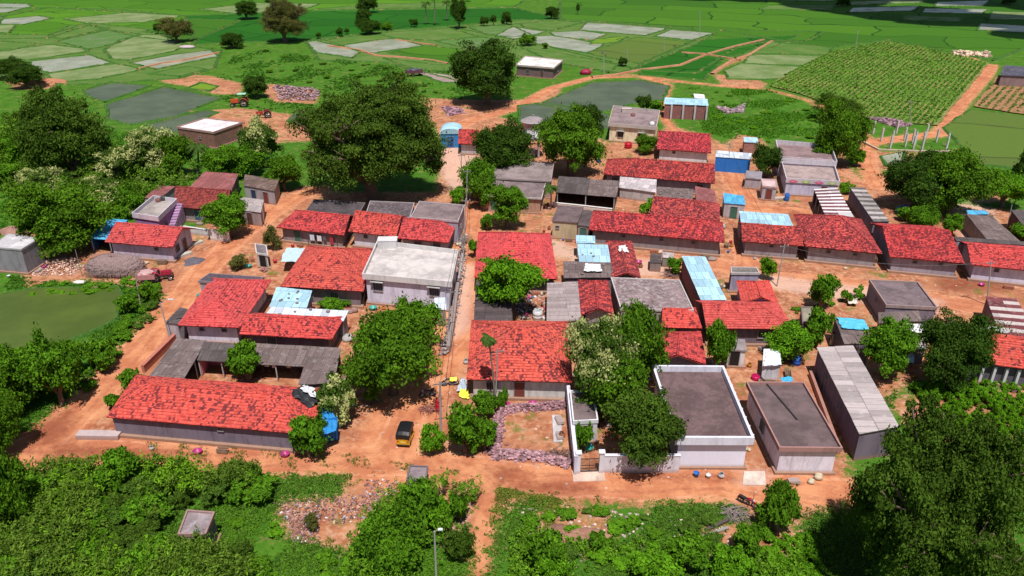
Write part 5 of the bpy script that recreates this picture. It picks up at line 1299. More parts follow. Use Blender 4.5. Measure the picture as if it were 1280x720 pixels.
palm('coconut palm at the top of the picture, rightmost of three', (558,26), 2, n=14, fl=3.0, group='coconut palms at the top', r=.2, seed=3)
T_('slim dark tree right of the coconut palms', (574,36), 22, -6, 'dark')
T_('small round tree alone on the rice in the upper middle', (690,24), 19, 6, 'dark')
bush('shrub at the corner of the flooded plots above the white-roofed building', (659,57), 22, 42, 'green'); bush('tiny shrub right of the flooded-plot corner shrub', (681,61), 9, 53, 'green')
bush('round green bush beside the path junction near the far road', (778,83), 13, 71, 'dark')
T_('dark green tree cluster between the lane and the water tank', (628,222), 80, 146, 'dark', size='l', v=1)
T_('leafy tree at the left foot of the dark cluster by the lane', (598,250), 44, 196, 'green')
T_('fuller dark tree under the cluster by the two utility poles', (603,262), 34, 214, 'mango')
T_('big dark green tree right of the water tank', (712,219), 86, 126, 'mango', size='l')
T_('taller shoot behind the big dark tree by the pond', (735,190), 36, 122, 'dark')
T_('small bright tree on a thin trunk in front of the brick-coloured slab house', (634,285), 44, 230, 'green')
bush('round bush below the cream two-storey house', (808,192), 28, 166, 'mango')
bush('dark shrub between the cream house and the pond', (805,140), 20, 118, 'dark'); bush('low grassy shrub right of the pond shrub', (819,142), 22, 124, 'green')
T_('round glossy dark tree at the end of the lavender house', (1042,206), 62, 128, 'mango', v=0)
bush('olive hedge-like tree behind the round glossy tree', (1050,152), 64, 118, 'neemd')
T_('biggest dark tree on the right, left half, above the grey slatted roof', (1140,262), 84, 186, 'dark', size='l', v=0)
T_('biggest dark tree on the right, right half', (1180,266), 92, 180, 'mango', size='l', v=1)
T_('dense black-green tree between the blue shed and the lavender house', (956,222), 40, 178, 'dark')
T_('bright green tree at the right edge above the sandy yard', (1252,258), 56, 212, 'bright')
T_('dark tree cut by the right edge behind the bright green one', (1284,232), 40, 172, 'dark')
T_('pale flowering mango tree right of the white-roofed brick house', (330,208), 50, 152, 'flower')
T_('dark leafy tree right of the pale flowering mango', (356,238), 44, 192, 'mango')
T_('pale flowering mango tree at the centre of the left thicket', (153,228), 56, 184, 'flower')
T_('flowering tree between the palm and the centre of the left thicket', (196,222), 56, 158, 'flower')
T_('dark tree behind the small palm in the left thicket', (226,222), 46, 162, 'mango')
palm('small dusty palm in the left thicket', (247,224), 184, n=20, fl=2.6, r=.2, seed=5)
T_('green tree right of the small dusty palm', (279,226), 44, 184, 'green')
T_('green tree behind the low brown roofs by the road bend', (310,220), 44, 182, 'green')
bush('bright bush at the road bend beside the brown roofs', (338,240), 22, 216, 'bright')
T_('big rounded dark mango tree above the thatched hut', (82,312), 112, 226, 'mango', size='l', v=0)
T_('pale green bushy tree left of centre in the thicket', (60,258), 66, 206, 'flower')
T_('bushy flowering tree in front of the thicket, left of the purple house', (118,268), 74, 220, 'flower')
bush('round bush behind the purple house', (160,268), 46, 232, 'green')
bush('green bush right of the mango above the blue shed', (150,288), 34, 256, 'green')
bush('feathery green shrub at the left edge, topmost', (18,205), 40, 164, 'green'); bush('feathery green shrub near the left edge, second down', (52,205), 34, 176, 'green')
bush('broad shrub at the left edge beside the grassy strip', (10,235), 44, 206, 'green'); bush('shrub at the left edge above the grey block', (40,285), 40, 252, 'bright'); bush('low shrub in the grass left of the tall feathery tree', (22,158), 26, 140, 'dark')
bush('shrub under the left edge of the tall feathery tree', (45,190), 30, 160, 'mango')
T_('leafy round tree beside the low white wall at the road bend', (289,296), 52, 246, 'green')
bush('greyish bush beside the open-fronted cement shed', (341,312), 24, 284, 'olive'); bush('small bush left of the open-fronted cement shed', (300,336), 26, 318, 'olive')
T_('big glossy tree in the front yard of the white two-storey house', (492,492), 116, 378, 'mango', size='l', v=1)
T_('part of the front yard trees reaching towards the white house', (520,440), 66, 374, 'green')
T_('bright tree in the verandah courtyard behind the long front house', (311,476), 44, 426, 'green')
T_('loose pale-leaved tree at the black tarpaulin end of the long house', (424,528), 52, 470, 'flower')
bush('dense bush in front of the blue plastic curtain', (387,570), 52, 518, 'green')
bush('small bush right of the loose pale-leaved tree', (462,506), 16, 486, 'green')
bush('large roadside bush right of the auto rickshaw', (582,566), 54, 506, 'green'); bush('bright low bush next to the auto rickshaw', (542,566), 34, 528, 'bright'); bush('bush at the edge of the stone-ringed yard', (606,562), 36, 524, 'green')
bush('bush at the foot of the slim papaya', (606,520), 34, 488, 'green'); bush('small bush at the wall of the big square house', (630,512), 14, 480, 'green')
T_('tree crowned with pale yellow flowers beside the big square tiled house', (748,512), 90, 386, 'flower', size='l', v=0)
T_('dark leafy tree right of the pale flowering one', (790,488), 76, 372, 'mango', v=0)
T_('dark green tree filling the middle of the compound', (765,530), 72, 440, 'mango', v=1)
T_('olive-green tree hanging over the white roadside wall', (798,580), 104, 488, 'neemd', size='m', v=1)
bush('bush just inside the iron gate', (730,566), 28, 524, 'green')
T_('bright layered tree in front of the pyramid-like house', (634,392), 76, 316, 'bright', v=1)
T_('slender tree beside the small white toilet block', (893,466), 36, 398, 'green')
T_('bright spreading tree in front of the bright red tiled house', (984,450), 56, 402, 'bright')
T_('umbrella-shaped tree on the open ground right of the pole', (1024,388), 38, 344, 'green', v=0); bush('dark bush below the umbrella-shaped tree', (1020,432), 34, 386, 'green')
T_('small bright tree at the foot of the roadside pole', (958,350), 22, 318, 'bright'); bush('small round bush on the open ground right of the umbrella-shaped tree', (1055,378), 16, 360, 'green'); bush('bright bush next to the round bush on the open ground', (1072,374), 16, 360, 'bright')
T_('leafy green tree left of the dark tree by the cement warehouse', (1104,474), 58, 404, 'green'); T_('massive dark tree on the right above the vegetable rows', (1182,484), 88, 388, 'dark', size='l', v=0)
T_('enormous feathery tree filling the lower right corner', (1136,752), 196, 520, 'neemd', size='xl', v=1)
bush('conical dark bush beside the parked red motorbike', (966,662), 52, 596, 'mango')
bush('broad leafy shrub behind the deep tiled house under the biggest tree', (1152,286), 38, 256, 'green'); bush('yellow-green shrub behind the deep tiled house, nearer the small tree', (1130,276), 24, 258, 'green')
T_('small leafy tree in the right tiled houses back yard', (1188,296), 26, 266, 'green')
bush('weedy bush at the right edge below the brown walled shed', (1272,304), 30, 280, 'green'); bush('small tree beside the plank pen', (843,342), 22, 322, 'green')
bush('bright bush between the two weathered tiled roofs', (812,272), 24, 248, 'bright')
bush('green creeper bush along the lane below the dark cluster', (572,256), 22, 232, 'bright'); bush('bright bush at the top of the narrow lane', (609,288), 18, 268, 'green'); bush('round bush at the left corner of the pyramid-like house', (592,322), 16, 294, 'green')
bush('grassy shrub behind the striped sheet roof', (1057,242), 18, 226, 'bright'); bush('shrub on the weedy corridor past the round glossy tree', (1070,208), 22, 186, 'green')
bush('low hedge on the yard wall left of the white house', (416,386), 40, 374, 'green')
bush('small shrub in front of the lavender house', (964,246), 14, 236, 'green')
T_('thick tree at the left edge of the pond below the middle', (8,520), 84, 430, 'green', size='l', v=0)
T_('bright-edged tree leaning over the dirt road above the fork', (78,505), 66, 420, 'green', v=1)
T_('dark tree at the lower left, between road and picture edge', (2,566), 66, 484, 'mango', size='l', v=0)
bush('bush on the verge of the green pond', (92,470), 40, 424, 'green'); bush('bush on the verge between pond and road, middle', (132,462), 40, 424, 'green'); bush('bush beside the leaning wooden pole on the pond verge', (160,392), 28, 368, 'green'); bush('grey-green bush near the thatched hut on the pond verge', (188,380), 26, 352, 'green')
bush('low creeping bush at the corner of the brown sheet wing', (166,488), 30, 460, 'green'); bush('low green bush left of the long front house', (146,510), 26, 490, 'green')
T_('dark tree at the lower left corner of the picture below the fork', (20,668), 62, 562, 'mango', size='m')
bush('leafy shrub at the edge of the foreground scrub by the road', (158,612), 54, 566, 'green')
bush('bright green shrub behind the concrete lamp post in the foreground', (520,668), 62, 606, 'green'); bush('yellow-green shrub beside the roadside shrine', (545,660), 46, 614, 'bright'); bush('shrub right of the roadside shrine', (575,652), 30, 612, 'green')
bush('large green shrub left of the concrete lamp post', (492,712), 80, 640, 'green'); bush('feathery shrub right of the concrete lamp post', (576,700), 40, 656, 'neemd')
bush('rust-brown tinted shrub in the litter patch', (392,662), 22, 638, 'olive')
bush('bush in the foreground scrub right of the dirt mound', (750,688), 30, 664, 'green'); bush('leafy plants at the left foot of the dirt mound', (680,712), 56, 664, 'green'); bush('bright leafy plant at the bottom, right of the dirt mound', (690,722), 40, 690, 'bright')
bush('broad green bush above the bottom edge, right of centre', (930,690), 40, 656, 'green'); bush('bush at the bottom of the picture under the sloping log', (860,712), 60, 676, 'green'); bush('bright leafy weeds at the bottom edge right of centre', (818,722), 60, 690, 'bright')
bush('bright weed clump left of the enormous feathery tree', (912,722), 50, 684, 'bright')
# slim papaya/palm with its leaves above the big square roof
palm('slim bare-stemmed palm standing before the big square tiled roof', (619,510), 421, 610, n=16, fl=1.15, r=.1, seed=9, hmax=9)
palm('papaya tree with drooping leaves beside the open grey sheds', (688,262), 234, 688, n=14, fl=1.9, r=.12, seed=11)
# scrub in the foreground: shared bushes
def scatter_bush(label, group, poly_px, n, kinds, smin, smax, hk=1.0, seed=1, sep=.7, name='bush', cat='bush', avoid=None):
    P = px_poly(poly_px); lo, hi = P.min(0), P.max(0); g = random.Random(seed); done = []
    protos = [(k, v, s) for k in kinds for v in (0, 1) for s in ('xs', 's')]
    tries = 0
    while len(done) < n and tries < n*60:
        tries += 1
        p = np.array([[g.uniform(lo[0], hi[0]), g.uniform(lo[1], hi[1])]])
        if sd_poly(p, P)[0] < 0: continue
        if avoid is not None and sd_poly(p, px_poly(avoid))[0] > 0: continue
        w_ = g.uniform(smin, smax)
        if any((p[0][0]-q[0])**2+(p[0][1]-q[1])**2 < ((w_+q[2])*sep/2)**2 for q in done): continue
        done.append((p[0][0], p[0][1], w_)); k, v, s = g.choice(protos)
        s = 'xs' if w_ < 2.0 else 's'
        me, pr, prz, _ = get_crown(k, s, v); h = w_*g.uniform(.5, .85)*hk
        rt = root(name, label, cat, (p[0][0], p[0][1], 0), group)
        c = bpy.data.objects.new('foliage', me); COL.objects.link(c); c.parent = rt
        c.scale = (w_/2/pr, w_/2/pr, h/(1.75*prz)); c.location = (0, 0, h*.43); c.rotation_euler = (0, 0, g.uniform(0, 6.28))
    return done
scatter_bush('dense green shrub in the lower left foreground scrub', 'foreground scrub shrubs', [(70,600),(200,598),(325,602),(335,618),(275,634),(262,700),(320,714),(330,745),(-60,745),(-40,650)], 105, ['green', 'acacia', 'neemd', 'acacia', 'green'], 1.8, 4.4, .9, 3, .4, avoid=[(200,636),(300,628),(310,692),(208,696)])
scatter_bush('low weed clump in the grass south of the road', 'weed clumps south of the road', [(280,650),(350,650),(450,690),(590,690),(590,740),(300,740)], 16, ['bright', 'green'], .8, 2.0, .7, 4, .8, name='weed_clump', cat='weeds')
scatter_bush('low weed clump on the rough ground at the bottom', 'weed clumps at the bottom', [(640,640),(800,640),(900,650),(1000,680),(1030,740),(640,740)], 46, ['bright', 'green', 'acacia'], .8, 2.4, .6, 5, .75, name='weed_clump', cat='weeds')
scatter_bush('small shrub in the left thicket', 'shrubs filling the left thicket', [(0,165),(60,150),(140,190),(200,205),(300,222),(180,262),(110,290),(40,262),(0,250)], 46, ['green', 'flower', 'mango'], 2.5, 5.5, .8, 6, .5)
scatter_bush('verge bush between the green pond and the dirt road', 'bushes on the pond verge', [(105,470),(140,430),(165,375),(195,365),(205,378),(165,428),(120,480),(95,505)], 24, ['green', 'acacia'], 1.2, 2.6, .7, 7, .6)
scatter_bush('pond-side shrub at the lower left', 'pond-side shrubs at the lower left', [(-20,455),(60,446),(80,470),(30,520),(-20,540)], 18, ['green', 'mango'], 2.0, 3.6, .9, 8, .5)
scatter_bush('small dark weed tuft in the field by the village edge', 'weed tufts behind the village', [(330,62),(470,80),(560,108),(540,120),(420,110),(330,96)], 40, ['green', 'neemd'], .9, 2.6, .45, 9, .9, name='weed_clump', cat='weeds')
scatter_bush('weed tuft in the meadow behind the brick shed', 'weed tufts in the rear meadow', [(890,112),(1010,130),(1035,170),(965,185),(880,160)], 34, ['green', 'bright'], .9, 2.6, .35, 10, .9, name='weed_clump', cat='weeds')
scatter_bush('small weed tuft on the open sandy ground', 'weed tufts on the sandy ground', [(985,395),(1040,360),(1080,390),(1050,420),(1000,420)], 12, ['green', 'acacia'], .6, 1.4, .5, 11, .9, name='weed_clump', cat='weeds')
scatter_bush('green weed at the foot of the pond bank and hut', 'weeds by the thatched hut', [(30,360),(60,352),(150,352),(200,360),(160,366),(40,372)], 24, ['bright', 'green'], 1.0, 2.0, .5, 12, .6, name='weed_clump', cat='weeds')
# vegetable rows on the right
def rows(label, group, poly_px, dirpx, step, along, w_, h, kind, seed, name='vegetable_plant', cat='plant'):
    P = px_poly(poly_px); a, b_ = at(*dirpx[0]), at(*dirpx[1]); d = np.array([(b_-a).x, (b_-a).y]); d /= np.linalg.norm(d); nn = np.array([-d[1], d[0]])
    c = P.mean(0); s_ = (P-c)@d; t_ = (P-c)@nn; g = random.Random(seed)
    for t in np.arange(t_.min(), t_.max(), step):
        for s in np.arange(s_.min(), s_.max(), along):
            p = c+(s+g.uniform(-.15, .15))*d+(t+g.uniform(-.1, .1))*nn
            if sd_poly(p[None], P)[0] < 0 or g.random() < .05: continue
            me, pr, prz, _ = get_crown(kind, 'xs', g.randrange(2)); k = g.uniform(.8, 1.2)
            o = bpy.data.objects.new(name, me); COL.objects.link(o); o.location = (p[0], p[1], h*.4*k); o.scale = (w_/2/pr*k, w_/2/pr*k, h/(1.75*prz)*k); o.rotation_euler = (0, 0, g.uniform(0, 6))
            tag(o, label, cat, group)
rows('leafy vegetable plant in the rows below the massive dark tree', 'vegetable rows on the right', [(1130,488),(1212,482),(1292,506),(1292,640),(1245,610),(1190,545),(1150,515)], [(1160,500),(1185,530)], 1.25, .75, 1.15, 1.05, 'bright', 3)
rows('low bean plant in the strip in front of the pillared house', 'bean strip by the pillared house', [(1220,474),(1292,480),(1292,492),(1222,486)], [(1225,478),(1290,484)], .9, .9, 1.1, .8, 'bright', 4)
rows('bright leafy crop plant in the bottom strip left of the enormous tree', 'crop strip at the bottom', [(968,672),(1012,668),(1035,735),(965,735)], [(990,672),(1000,730)], .85, .75, 1.1, .8, 'bright', 5)
rows('small crop plant along the bare strip beside the enormous tree', 'young crop along the bare strip', [(1015,672),(1024,668),(1062,735),(1046,735)], [(1018,675),(1050,730)], 1.1, 1.3, .8, .8, 'green', 6)
# ---------------------------------------------------------------- poles
pole('grey concrete pole standing between the motorbikes and the roadside bush', (551,541), 476, 550, .12, arms=1)
pole('leaning street pole with a lamp at the corner of the brown sheet wing', (214,430), 378, 200, .09, lamp=True, arms=0)
pole('leaning wooden pole beside the thatched hut', (176,384), 342, 169, .1, arms=0, mat=bark((.4, .34, .3)))
pole('thin leaning pole left of the thatched hut', (103,346), 312, 94, .06, arms=0, mat=bark((.3, .26, .22)))
pole('roadside pole in front of the wide hipped tiled house', (971,358), 305, 981, .09)
pole('tall pole on the sandy ground before the striped maroon roof', (1234,381), 326, 1239, .09)
pole('concrete pole at the lane, left of the dark cluster', (576,228), 192, 577, .1); pole('white-based pole at the bend of the lane under the dark cluster', (583,258), 212, 584, .1)
pole('pole in the narrow lane behind the white two-storey house', (579,326), 238, 582, .1)
pole('pole at the lane corner right of the glossy front yard tree', (560,422), 362, 563, .1)
pole('foreground concrete pole with a white street lamp at the bottom edge', (546,740), 664, 543, .09, lamp=True, al=.35, arms=0)
pole('white pole by the far road junction near the path', (755,94), 64, 755, .13, arms=1); pole('pole on the rice bank behind the junction', (784,80), 62, 784, .1)
pole('pole on the flooded plot corner, right of centre', (830,64), 44, 830, .1); pole('distant pole in the dark rice field', (875,46), 14, 875, .1)
pole('pole in the sandy lane in front of the blue shed', (911,214), 178, 912, .09)
pole('pole standing in the crop-row field', (1138,158), 126, 1139, .09); pole('distant pole on the diagonal field path', (1069,64), 38, 1073, .09)
pole('pole in the sandy yard at the right, beside the brown walled shed', (1259,285), 256, 1265, .08, arms=0); pole('pole close beside the slim palm on the big square roof', (619,506), 436, 622, .08)
pole('pole at the bend of the dirt road near the laundry', (331,283), 252, 327, .07, arms=0)
def wire(label, a, b_, sag=.8):
    m = MB(); P = []; A, B = Vector(a), Vector(b_)
    for i in range(13): u = i/12; p = A.lerp(B, u); p.z -= sag*4*u*(1-u); P.append(p)
    m.tube(P, .022, 4, cap=False); return tag(m.build('power_line', paint((.03, .03, .035), .5), None, False, A), label, 'wire', 'power lines over the lane')
def ptop(base, top, ptx): 
    b0 = at(*base); t = at_depth(ptx, top, b0.y); t.z = min(t.z, 9.5)-.2; return t
TP = [ptop((576,228),192,577), ptop((583,258),212,584), ptop((579,326),238,582), ptop((560,422),362,563), ptop((551,541),476,550)]
for i in range(4):
    for dx in (-.5, .5): wire('thin power line sagging along the narrow lane', TP[i]+Vector((dx, 0, 0)), TP[i+1]+Vector((dx, 0, 0)))
TQ = [ptop((911,214),178,912), ptop((971,358),305,981), ptop((1234,381),326,1239)]
for i in range(2): wire('thin power line sagging over the tiled roofs on the right', TQ[i], TQ[i+1], 1.4)
# concrete columns of an unfinished building
for x, y, tp in [(1091,168,152),(1101,177,160),(1120,167,153),(1114,181,164),(1130,176,154),(1140,179,162),(1143,182,167),(1157,172,154),(1153,182,166),(1170,178,161),(1183,184,168),(1112,187,171),(1141,187,172),(1152,188,172),(1182,189,174),(1131,184,168)]:
    b0 = at(x, y); m = MB(); hgt = 2.9; m.obox((b0.x, b0.y, hgt/2-.1), (1, .2, 0), (.32, .32, hgt+.2))
    for sx in (-.1, .1):
        for sy in (-.1, .1): m.tube([(b0.x+sx, b0.y+sy, hgt), (b0.x+sx*1.3, b0.y+sy, hgt+.45)], .02, 4)
    o = m.build('concrete_post', plaster((.62, .57, .56), .2), origin=b0)
    tag(o, 'pale concrete post of the unfinished building by the crop field', 'post', 'concrete posts of the unfinished building')
# ---------------------------------------------------------------- stones, rubble and litter
def face_attr(ob, name, per_island, isl_faces, color=False):
    me = ob.data
    if color:
        a = me.attributes.new(name, 'FLOAT_COLOR', 'FACE'); arr = np.repeat(np.array([(*c, 1) for c in per_island], np.float32), isl_faces, 0); a.data.foreach_set("color", arr.ravel())
    else:
        a = me.attributes.new(name, 'FLOAT', 'FACE'); a.data.foreach_set("value", np.repeat(np.array(per_island, np.float32), isl_faces))
def stones(label, pts_fn, n, smin, smax, c, name='rubble', hmax=.6, cat='rubble', seed=1):
    g = random.Random(seed); m = MB(); var = []; fc = None; o0 = None
    for i in range(n):
        x, y, z = pts_fn(g); s = g.uniform(smin, smax)
        if o0 is None: o0 = Vector((x, y, 0))
        k = len(m.f); m.blob((x, y, z*hmax+s*.25), (s, s*g.uniform(.6, 1), s*g.uniform(.5, .8)), n=5, m=3, jit=.28, rng=g); fc = len(m.f)-k; var.append(g.random())
    o = m.build(name, stone(c), origin=o0); face_attr(o, 'var', var, fc)
    return tag(o, label, cat, None, 'stuff')
def along(px, wid):
    P = [at(*p) for p in px]; L = [(b_-a).length for a, b_ in zip(P[:-1], P[1:])]; T = sum(L)
    def f(g):
        t = g.uniform(0, T)
        for i, l in enumerate(L):
            if t <= l or i == len(L)-1: break
            t -= l
        a, b_ = P[i], P[i+1]; p = a.lerp(b_, min(1, t/l)); d = (b_-a).normalized(); o = g.gauss(0, wid*.36)
        return p.x-d.y*o, p.y+d.x*o, max(0, 1-abs(o)/wid)*g.random()
    return f
def inside(px, wdome=0):
    P = px_poly(px); lo, hi = P.min(0), P.max(0); mx_ = None
    def f(g):
        while True:
            p = np.array([[g.uniform(lo[0], hi[0]), g.uniform(lo[1], hi[1])]]); d = sd_poly(p, P)[0]
            if d > 0: return p[0][0], p[0][1], min(1, d/2)*g.random()
    return f
stones('low rubble wall of pinkish stones ringing the square dirt yard', along([(618,570),(624,517),(640,512),(706,508)], .7), 1500, .09, .24, (.33, .18, .2), 'rubble_wall', .65, seed=1)
stones('scattered rubble along the road side of the stone-ringed yard', along([(616,568),(640,570),(680,572),(712,582)], .9), 1100, .08, .24, (.35, .2, .22), 'rubble_wall', .55, seed=2)
stones('pile of pale rubble by the bushes near the far red tractor', inside([(340,108),(400,112),(395,126),(350,126)]), 420, .2, .5, (.3, .2, .22), 'rubble_pile', 1.0, seed=3)
stones('grey-pink rubble heaps in the meadow right of the brick shed', inside([(895,134),(915,138),(932,130),(928,141),(905,143)]), 220, .25, .6, (.28, .2, .22), 'rubble_pile', .9, seed=4)
stones('pink rubble pile behind the banyan near the lane', inside([(552,134),(575,136),(582,142),(560,146)]), 200, .2, .5, (.32, .18, .22), 'rubble_pile', .7, seed=5)
stones('heap of stones behind the concrete posts', inside([(1085,148),(1110,150),(1140,157),(1120,160)]), 240, .25, .6, (.28, .17, .2), 'rubble_pile', .9, seed=6)
stones('rubble along the left side of the narrow lane', along([(555,445),(563,410),(570,370),(575,340),(578,300)], .9), 700, .08, .25, (.3, .25, .24), 'rubble_wall', .5, seed=7)
stones('gravel heap between the grey block and the thatched hut', inside([(40,345),(50,325),(95,322),(110,335),(90,345)]), 500, .06, .2, (.6, .4, .33), 'gravel_heap', .4, seed=8)
stones('small stones scattered over the village yards', inside([(300,300),(560,230),(900,240),(1200,340),(1200,470),(1000,480),(940,640),(620,600),(300,590),(230,400)]), 1300, .05, .16, (.5, .36, .3), 'loose_stones', .0, seed=9)
stones('stones on the rough ground by the dirt mound', inside([(650,632),(780,640),(880,650),(1000,700),(660,712)]), 350, .05, .2, (.5, .38, .34), 'loose_stones', .0, seed=10)
stones('pale heap beside the far shaded road, at the gate of the fields', inside([(1192,64),(1240,66),(1238,72),(1192,70)]), 120, .3, .8, (.6, .42, .32), 'rubble_pile', .6, seed=11)
# dirt mounds
def mound(label, px, h, mat, name='dirt_mound', seed=1, dx=26):
    P = [at(*p) for p in px]; c = sum(P, Vector())/len(P); rx = max((p-c).x for p in P); ry = max((p-c).y for p in P); g = random.Random(seed); m = MB(); nu, nv = 28, 9; vs = []
    ns = [g.uniform(0, 6) for _ in range(4)]
    for j in range(nv+1):
        for i in range(nu):
            t = 2*math.pi*i/nu; r = 1-j/nv; k = 1+.12*math.sin(3*t+ns[0])+.08*math.sin(5*t+ns[1])
            z = h*(1-r*r)*(1+.25*math.sin(4*t+ns[2])*r)+g.uniform(-.05, .05)*h-(.08 if j == 0 else 0)
            vs.append((c.x+rx*k*r*math.cos(t), c.y+ry*k*r*math.sin(t), z))
    m.add(vs, [(j*nu+i, j*nu+(i+1) % nu, (j+1)*nu+(i+1) % nu, (j+1)*nu+i) for j in range(nv) for i in range(nu)])
    return tag(m.build(name, mat, None, True, c), label, 'mound')
mound('bare brown dirt mound in the rough ground south of the road', [(665,660),(758,655),(750,692),(680,695)], .8, soilmat((.45, .24, .17), (.3, .14, .1)))
mound('small grey ash heap on the dirt road below the house by the thatched hut', [(225,332),(252,330),(256,324),(235,321)], .35, soilmat((.16, .14, .17), (.1, .09, .11)), 'ash_heap')
mound('orange earth mound at the left edge below the twin dark trees', [(40,110),(70,108),(66,100),(40,99)], 1.2, soilmat((.55, .24, .13), (.4, .15, .08)))
mound('reddish earth heap behind the grey block at the left edge', [(0,296),(40,292),(36,284),(6,284)], .8, soilmat((.4, .22, .18), (.25, .13, .1)))
mound('red earth pile in the left thicket', [(135,262),(165,262),(162,252),(138,252)], .6, soilmat((.4, .15, .09), (.28, .09, .06)))
# litter heap
g = random.Random(12); m = MB(); cols = []
fn = [(lambda A, B, C: (lambda g: g.choice((A, A, B, C))(g)))(inside([(338,628),(400,622),(470,616),(482,640),(430,655),(350,650)]), inside([(455,600),(498,600),(492,640),(460,640)]), inside([(352,640),(400,640),(398,680),(366,678)])), inside([(570,634),(590,628),(585,665),(566,682),(560,668)])]
pal = [(.6, .52, .5), (.42, .22, .2), (.3, .15, .13), (.16, .08, .07), (.75, .72, .72), (.3, .36, .5), (.5, .35, .25), (.12, .1, .1), (.6, .25, .2), (.2, .32, .5)]
wts = [1.6, 8, 11, 10, 1.0, .8, 5, 5, 1, .4]
for i in range(2300):
    x, y, z = fn[0 if i < 2000 else 1](g); s = g.choice([.04, .05, .06, .08, .1, .16]) ; a = Vector((g.gauss(0, 1), g.gauss(0, 1), g.gauss(0, .4))).normalized(); u = Vector((g.gauss(0, .4), g.gauss(0, .4), 1)).normalized()
    a = (a-u*a.dot(u)).normalized(); m.obox((x, y, 0.04+z*.16), a, (s*g.uniform(.8, 2), s, s*g.uniform(.1, .6)), up=u); cols.append(g.choices(pal, wts)[0])
o = m.build('litter_heap', litter_mat()); face_attr(o, 'hue', cols, 6, True); tag(o, 'spread of household litter and rags beside the road in the foreground', 'litter', None, 'stuff')
g = random.Random(14); m = MB(); cols = []; fn = inside([(640,352),(684,355),(684,400),(645,400)])
for i in range(260):
    x, y, z = fn(g); s = g.choice([.1, .15, .2, .3]); a = Vector((g.gauss(0, 1), g.gauss(0, 1), 0)).normalized()
    m.obox((x, y, s*.4), a, (s*g.uniform(.8, 2), s, s*.8)); cols.append(g.choices([(.06, .05, .05), (.5, .45, .45), (.3, .2, .2), (.65, .63, .65), (.5, .05, .2), (.1, .15, .3)], [6, 4, 4, 2, 1, 1])[0])
o = m.build('yard_clutter', litter_mat()); face_attr(o, 'hue', cols, 6, True); tag(o, 'household clutter in the shaded yard between the sheet roofs', 'clutter', None, 'stuff')
# grass
def vnoise(Q, sc, seed):
    g = np.random.default_rng(seed); v = np.zeros(len(Q))
    for k in range(7):
        a = g.uniform(0, 6.28); f = sc*g.uniform(.5, 2.2); v += np.sin((Q[:, 0]*math.cos(a)+Q[:, 1]*math.sin(a))*f+g.uniform(0, 6.28))/ (1+k*.3)
    return v
def grass(label, poly_px, n, h, c, seed, soil=True, name='grass', patch=.0, sc=.5, cs=(.12, .34)):
    P = px_poly(poly_px); lo, hi = P.min(0), P.max(0); g = np.random.default_rng(seed)
    Q = g.uniform(lo, hi, (int(n*5), 2)); Q = Q[sd_poly(Q, P) > 0]
    if soil: Q = Q[soil_sd(Q) < g.normal(-.3, .7, len(Q))]
    Q = Q[vnoise(Q, sc, seed) > patch+g.normal(0, .5, len(Q))]
    Q = Q[:n]; o0 = Q.mean(0)
    cl = [(q[0]-o0[0], q[1]-o0[1], .05, g.uniform(*cs), g.uniform(.07, .2)) for q in Q]
    me = leaf_mesh('grass', cl, 12, h, leaf(c, .5), seed, up=.3, elong=2.4); o = bpy.data.objects.new(name, me); COL.objects.link(o); o.location = (o0[0], o0[1], 0)
    return tag(o, label, 'grass', None, 'stuff')
grass('rough grass and weeds south of the road', [(60,590),(400,592),(580,600),(640,608),(800,625),(1040,640),(1040,740),(-60,740),(-40,600)], 11000, .1, (.075, .19, .025), 1, patch=-.4)
grass('weedy strip along the left road and pond', [(-10,345),(60,345),(200,350),(210,375),(130,480),(60,560),(-40,560),(-40,445),(60,445),(150,400),(155,362),(-40,362)], 4000, .12, (.06, .18, .02), 2, patch=-.6)
grass('bright weeds in the meadow left of the village', [(0,140),(240,180),(300,222),(130,290),(0,300)], 4000, .2, (.06, .2, .02), 3, patch=.2, sc=.3)
grass('weeds in the meadow behind the village', [(300,60),(560,90),(640,125),(550,160),(300,140),(260,110)], 4000, .22, (.05, .17, .02), 4, patch=.4, sc=.25)
grass('weeds in the meadow beyond the brick shed', [(860,110),(960,110),(1060,150),(1080,215),(960,185),(880,165)], 3500, .2, (.07, .22, .02), 5, patch=.5, sc=.25)
grass('weeds at the edge of the vegetable rows', [(1060,400),(1140,470),(1215,470),(1292,470),(1292,620),(1160,600),(1110,520)], 3000, .12, (.06, .18, .02), 6, patch=-.2)
grass('weed tufts along the foot of the long front house and the road edge', [(60,575),(150,552),(400,560),(470,575),(600,590),(440,598),(200,590),(60,596)], 700, .045, (.08, .17, .03), 7, False, patch=.6, sc=1.2, cs=(.05, .14))

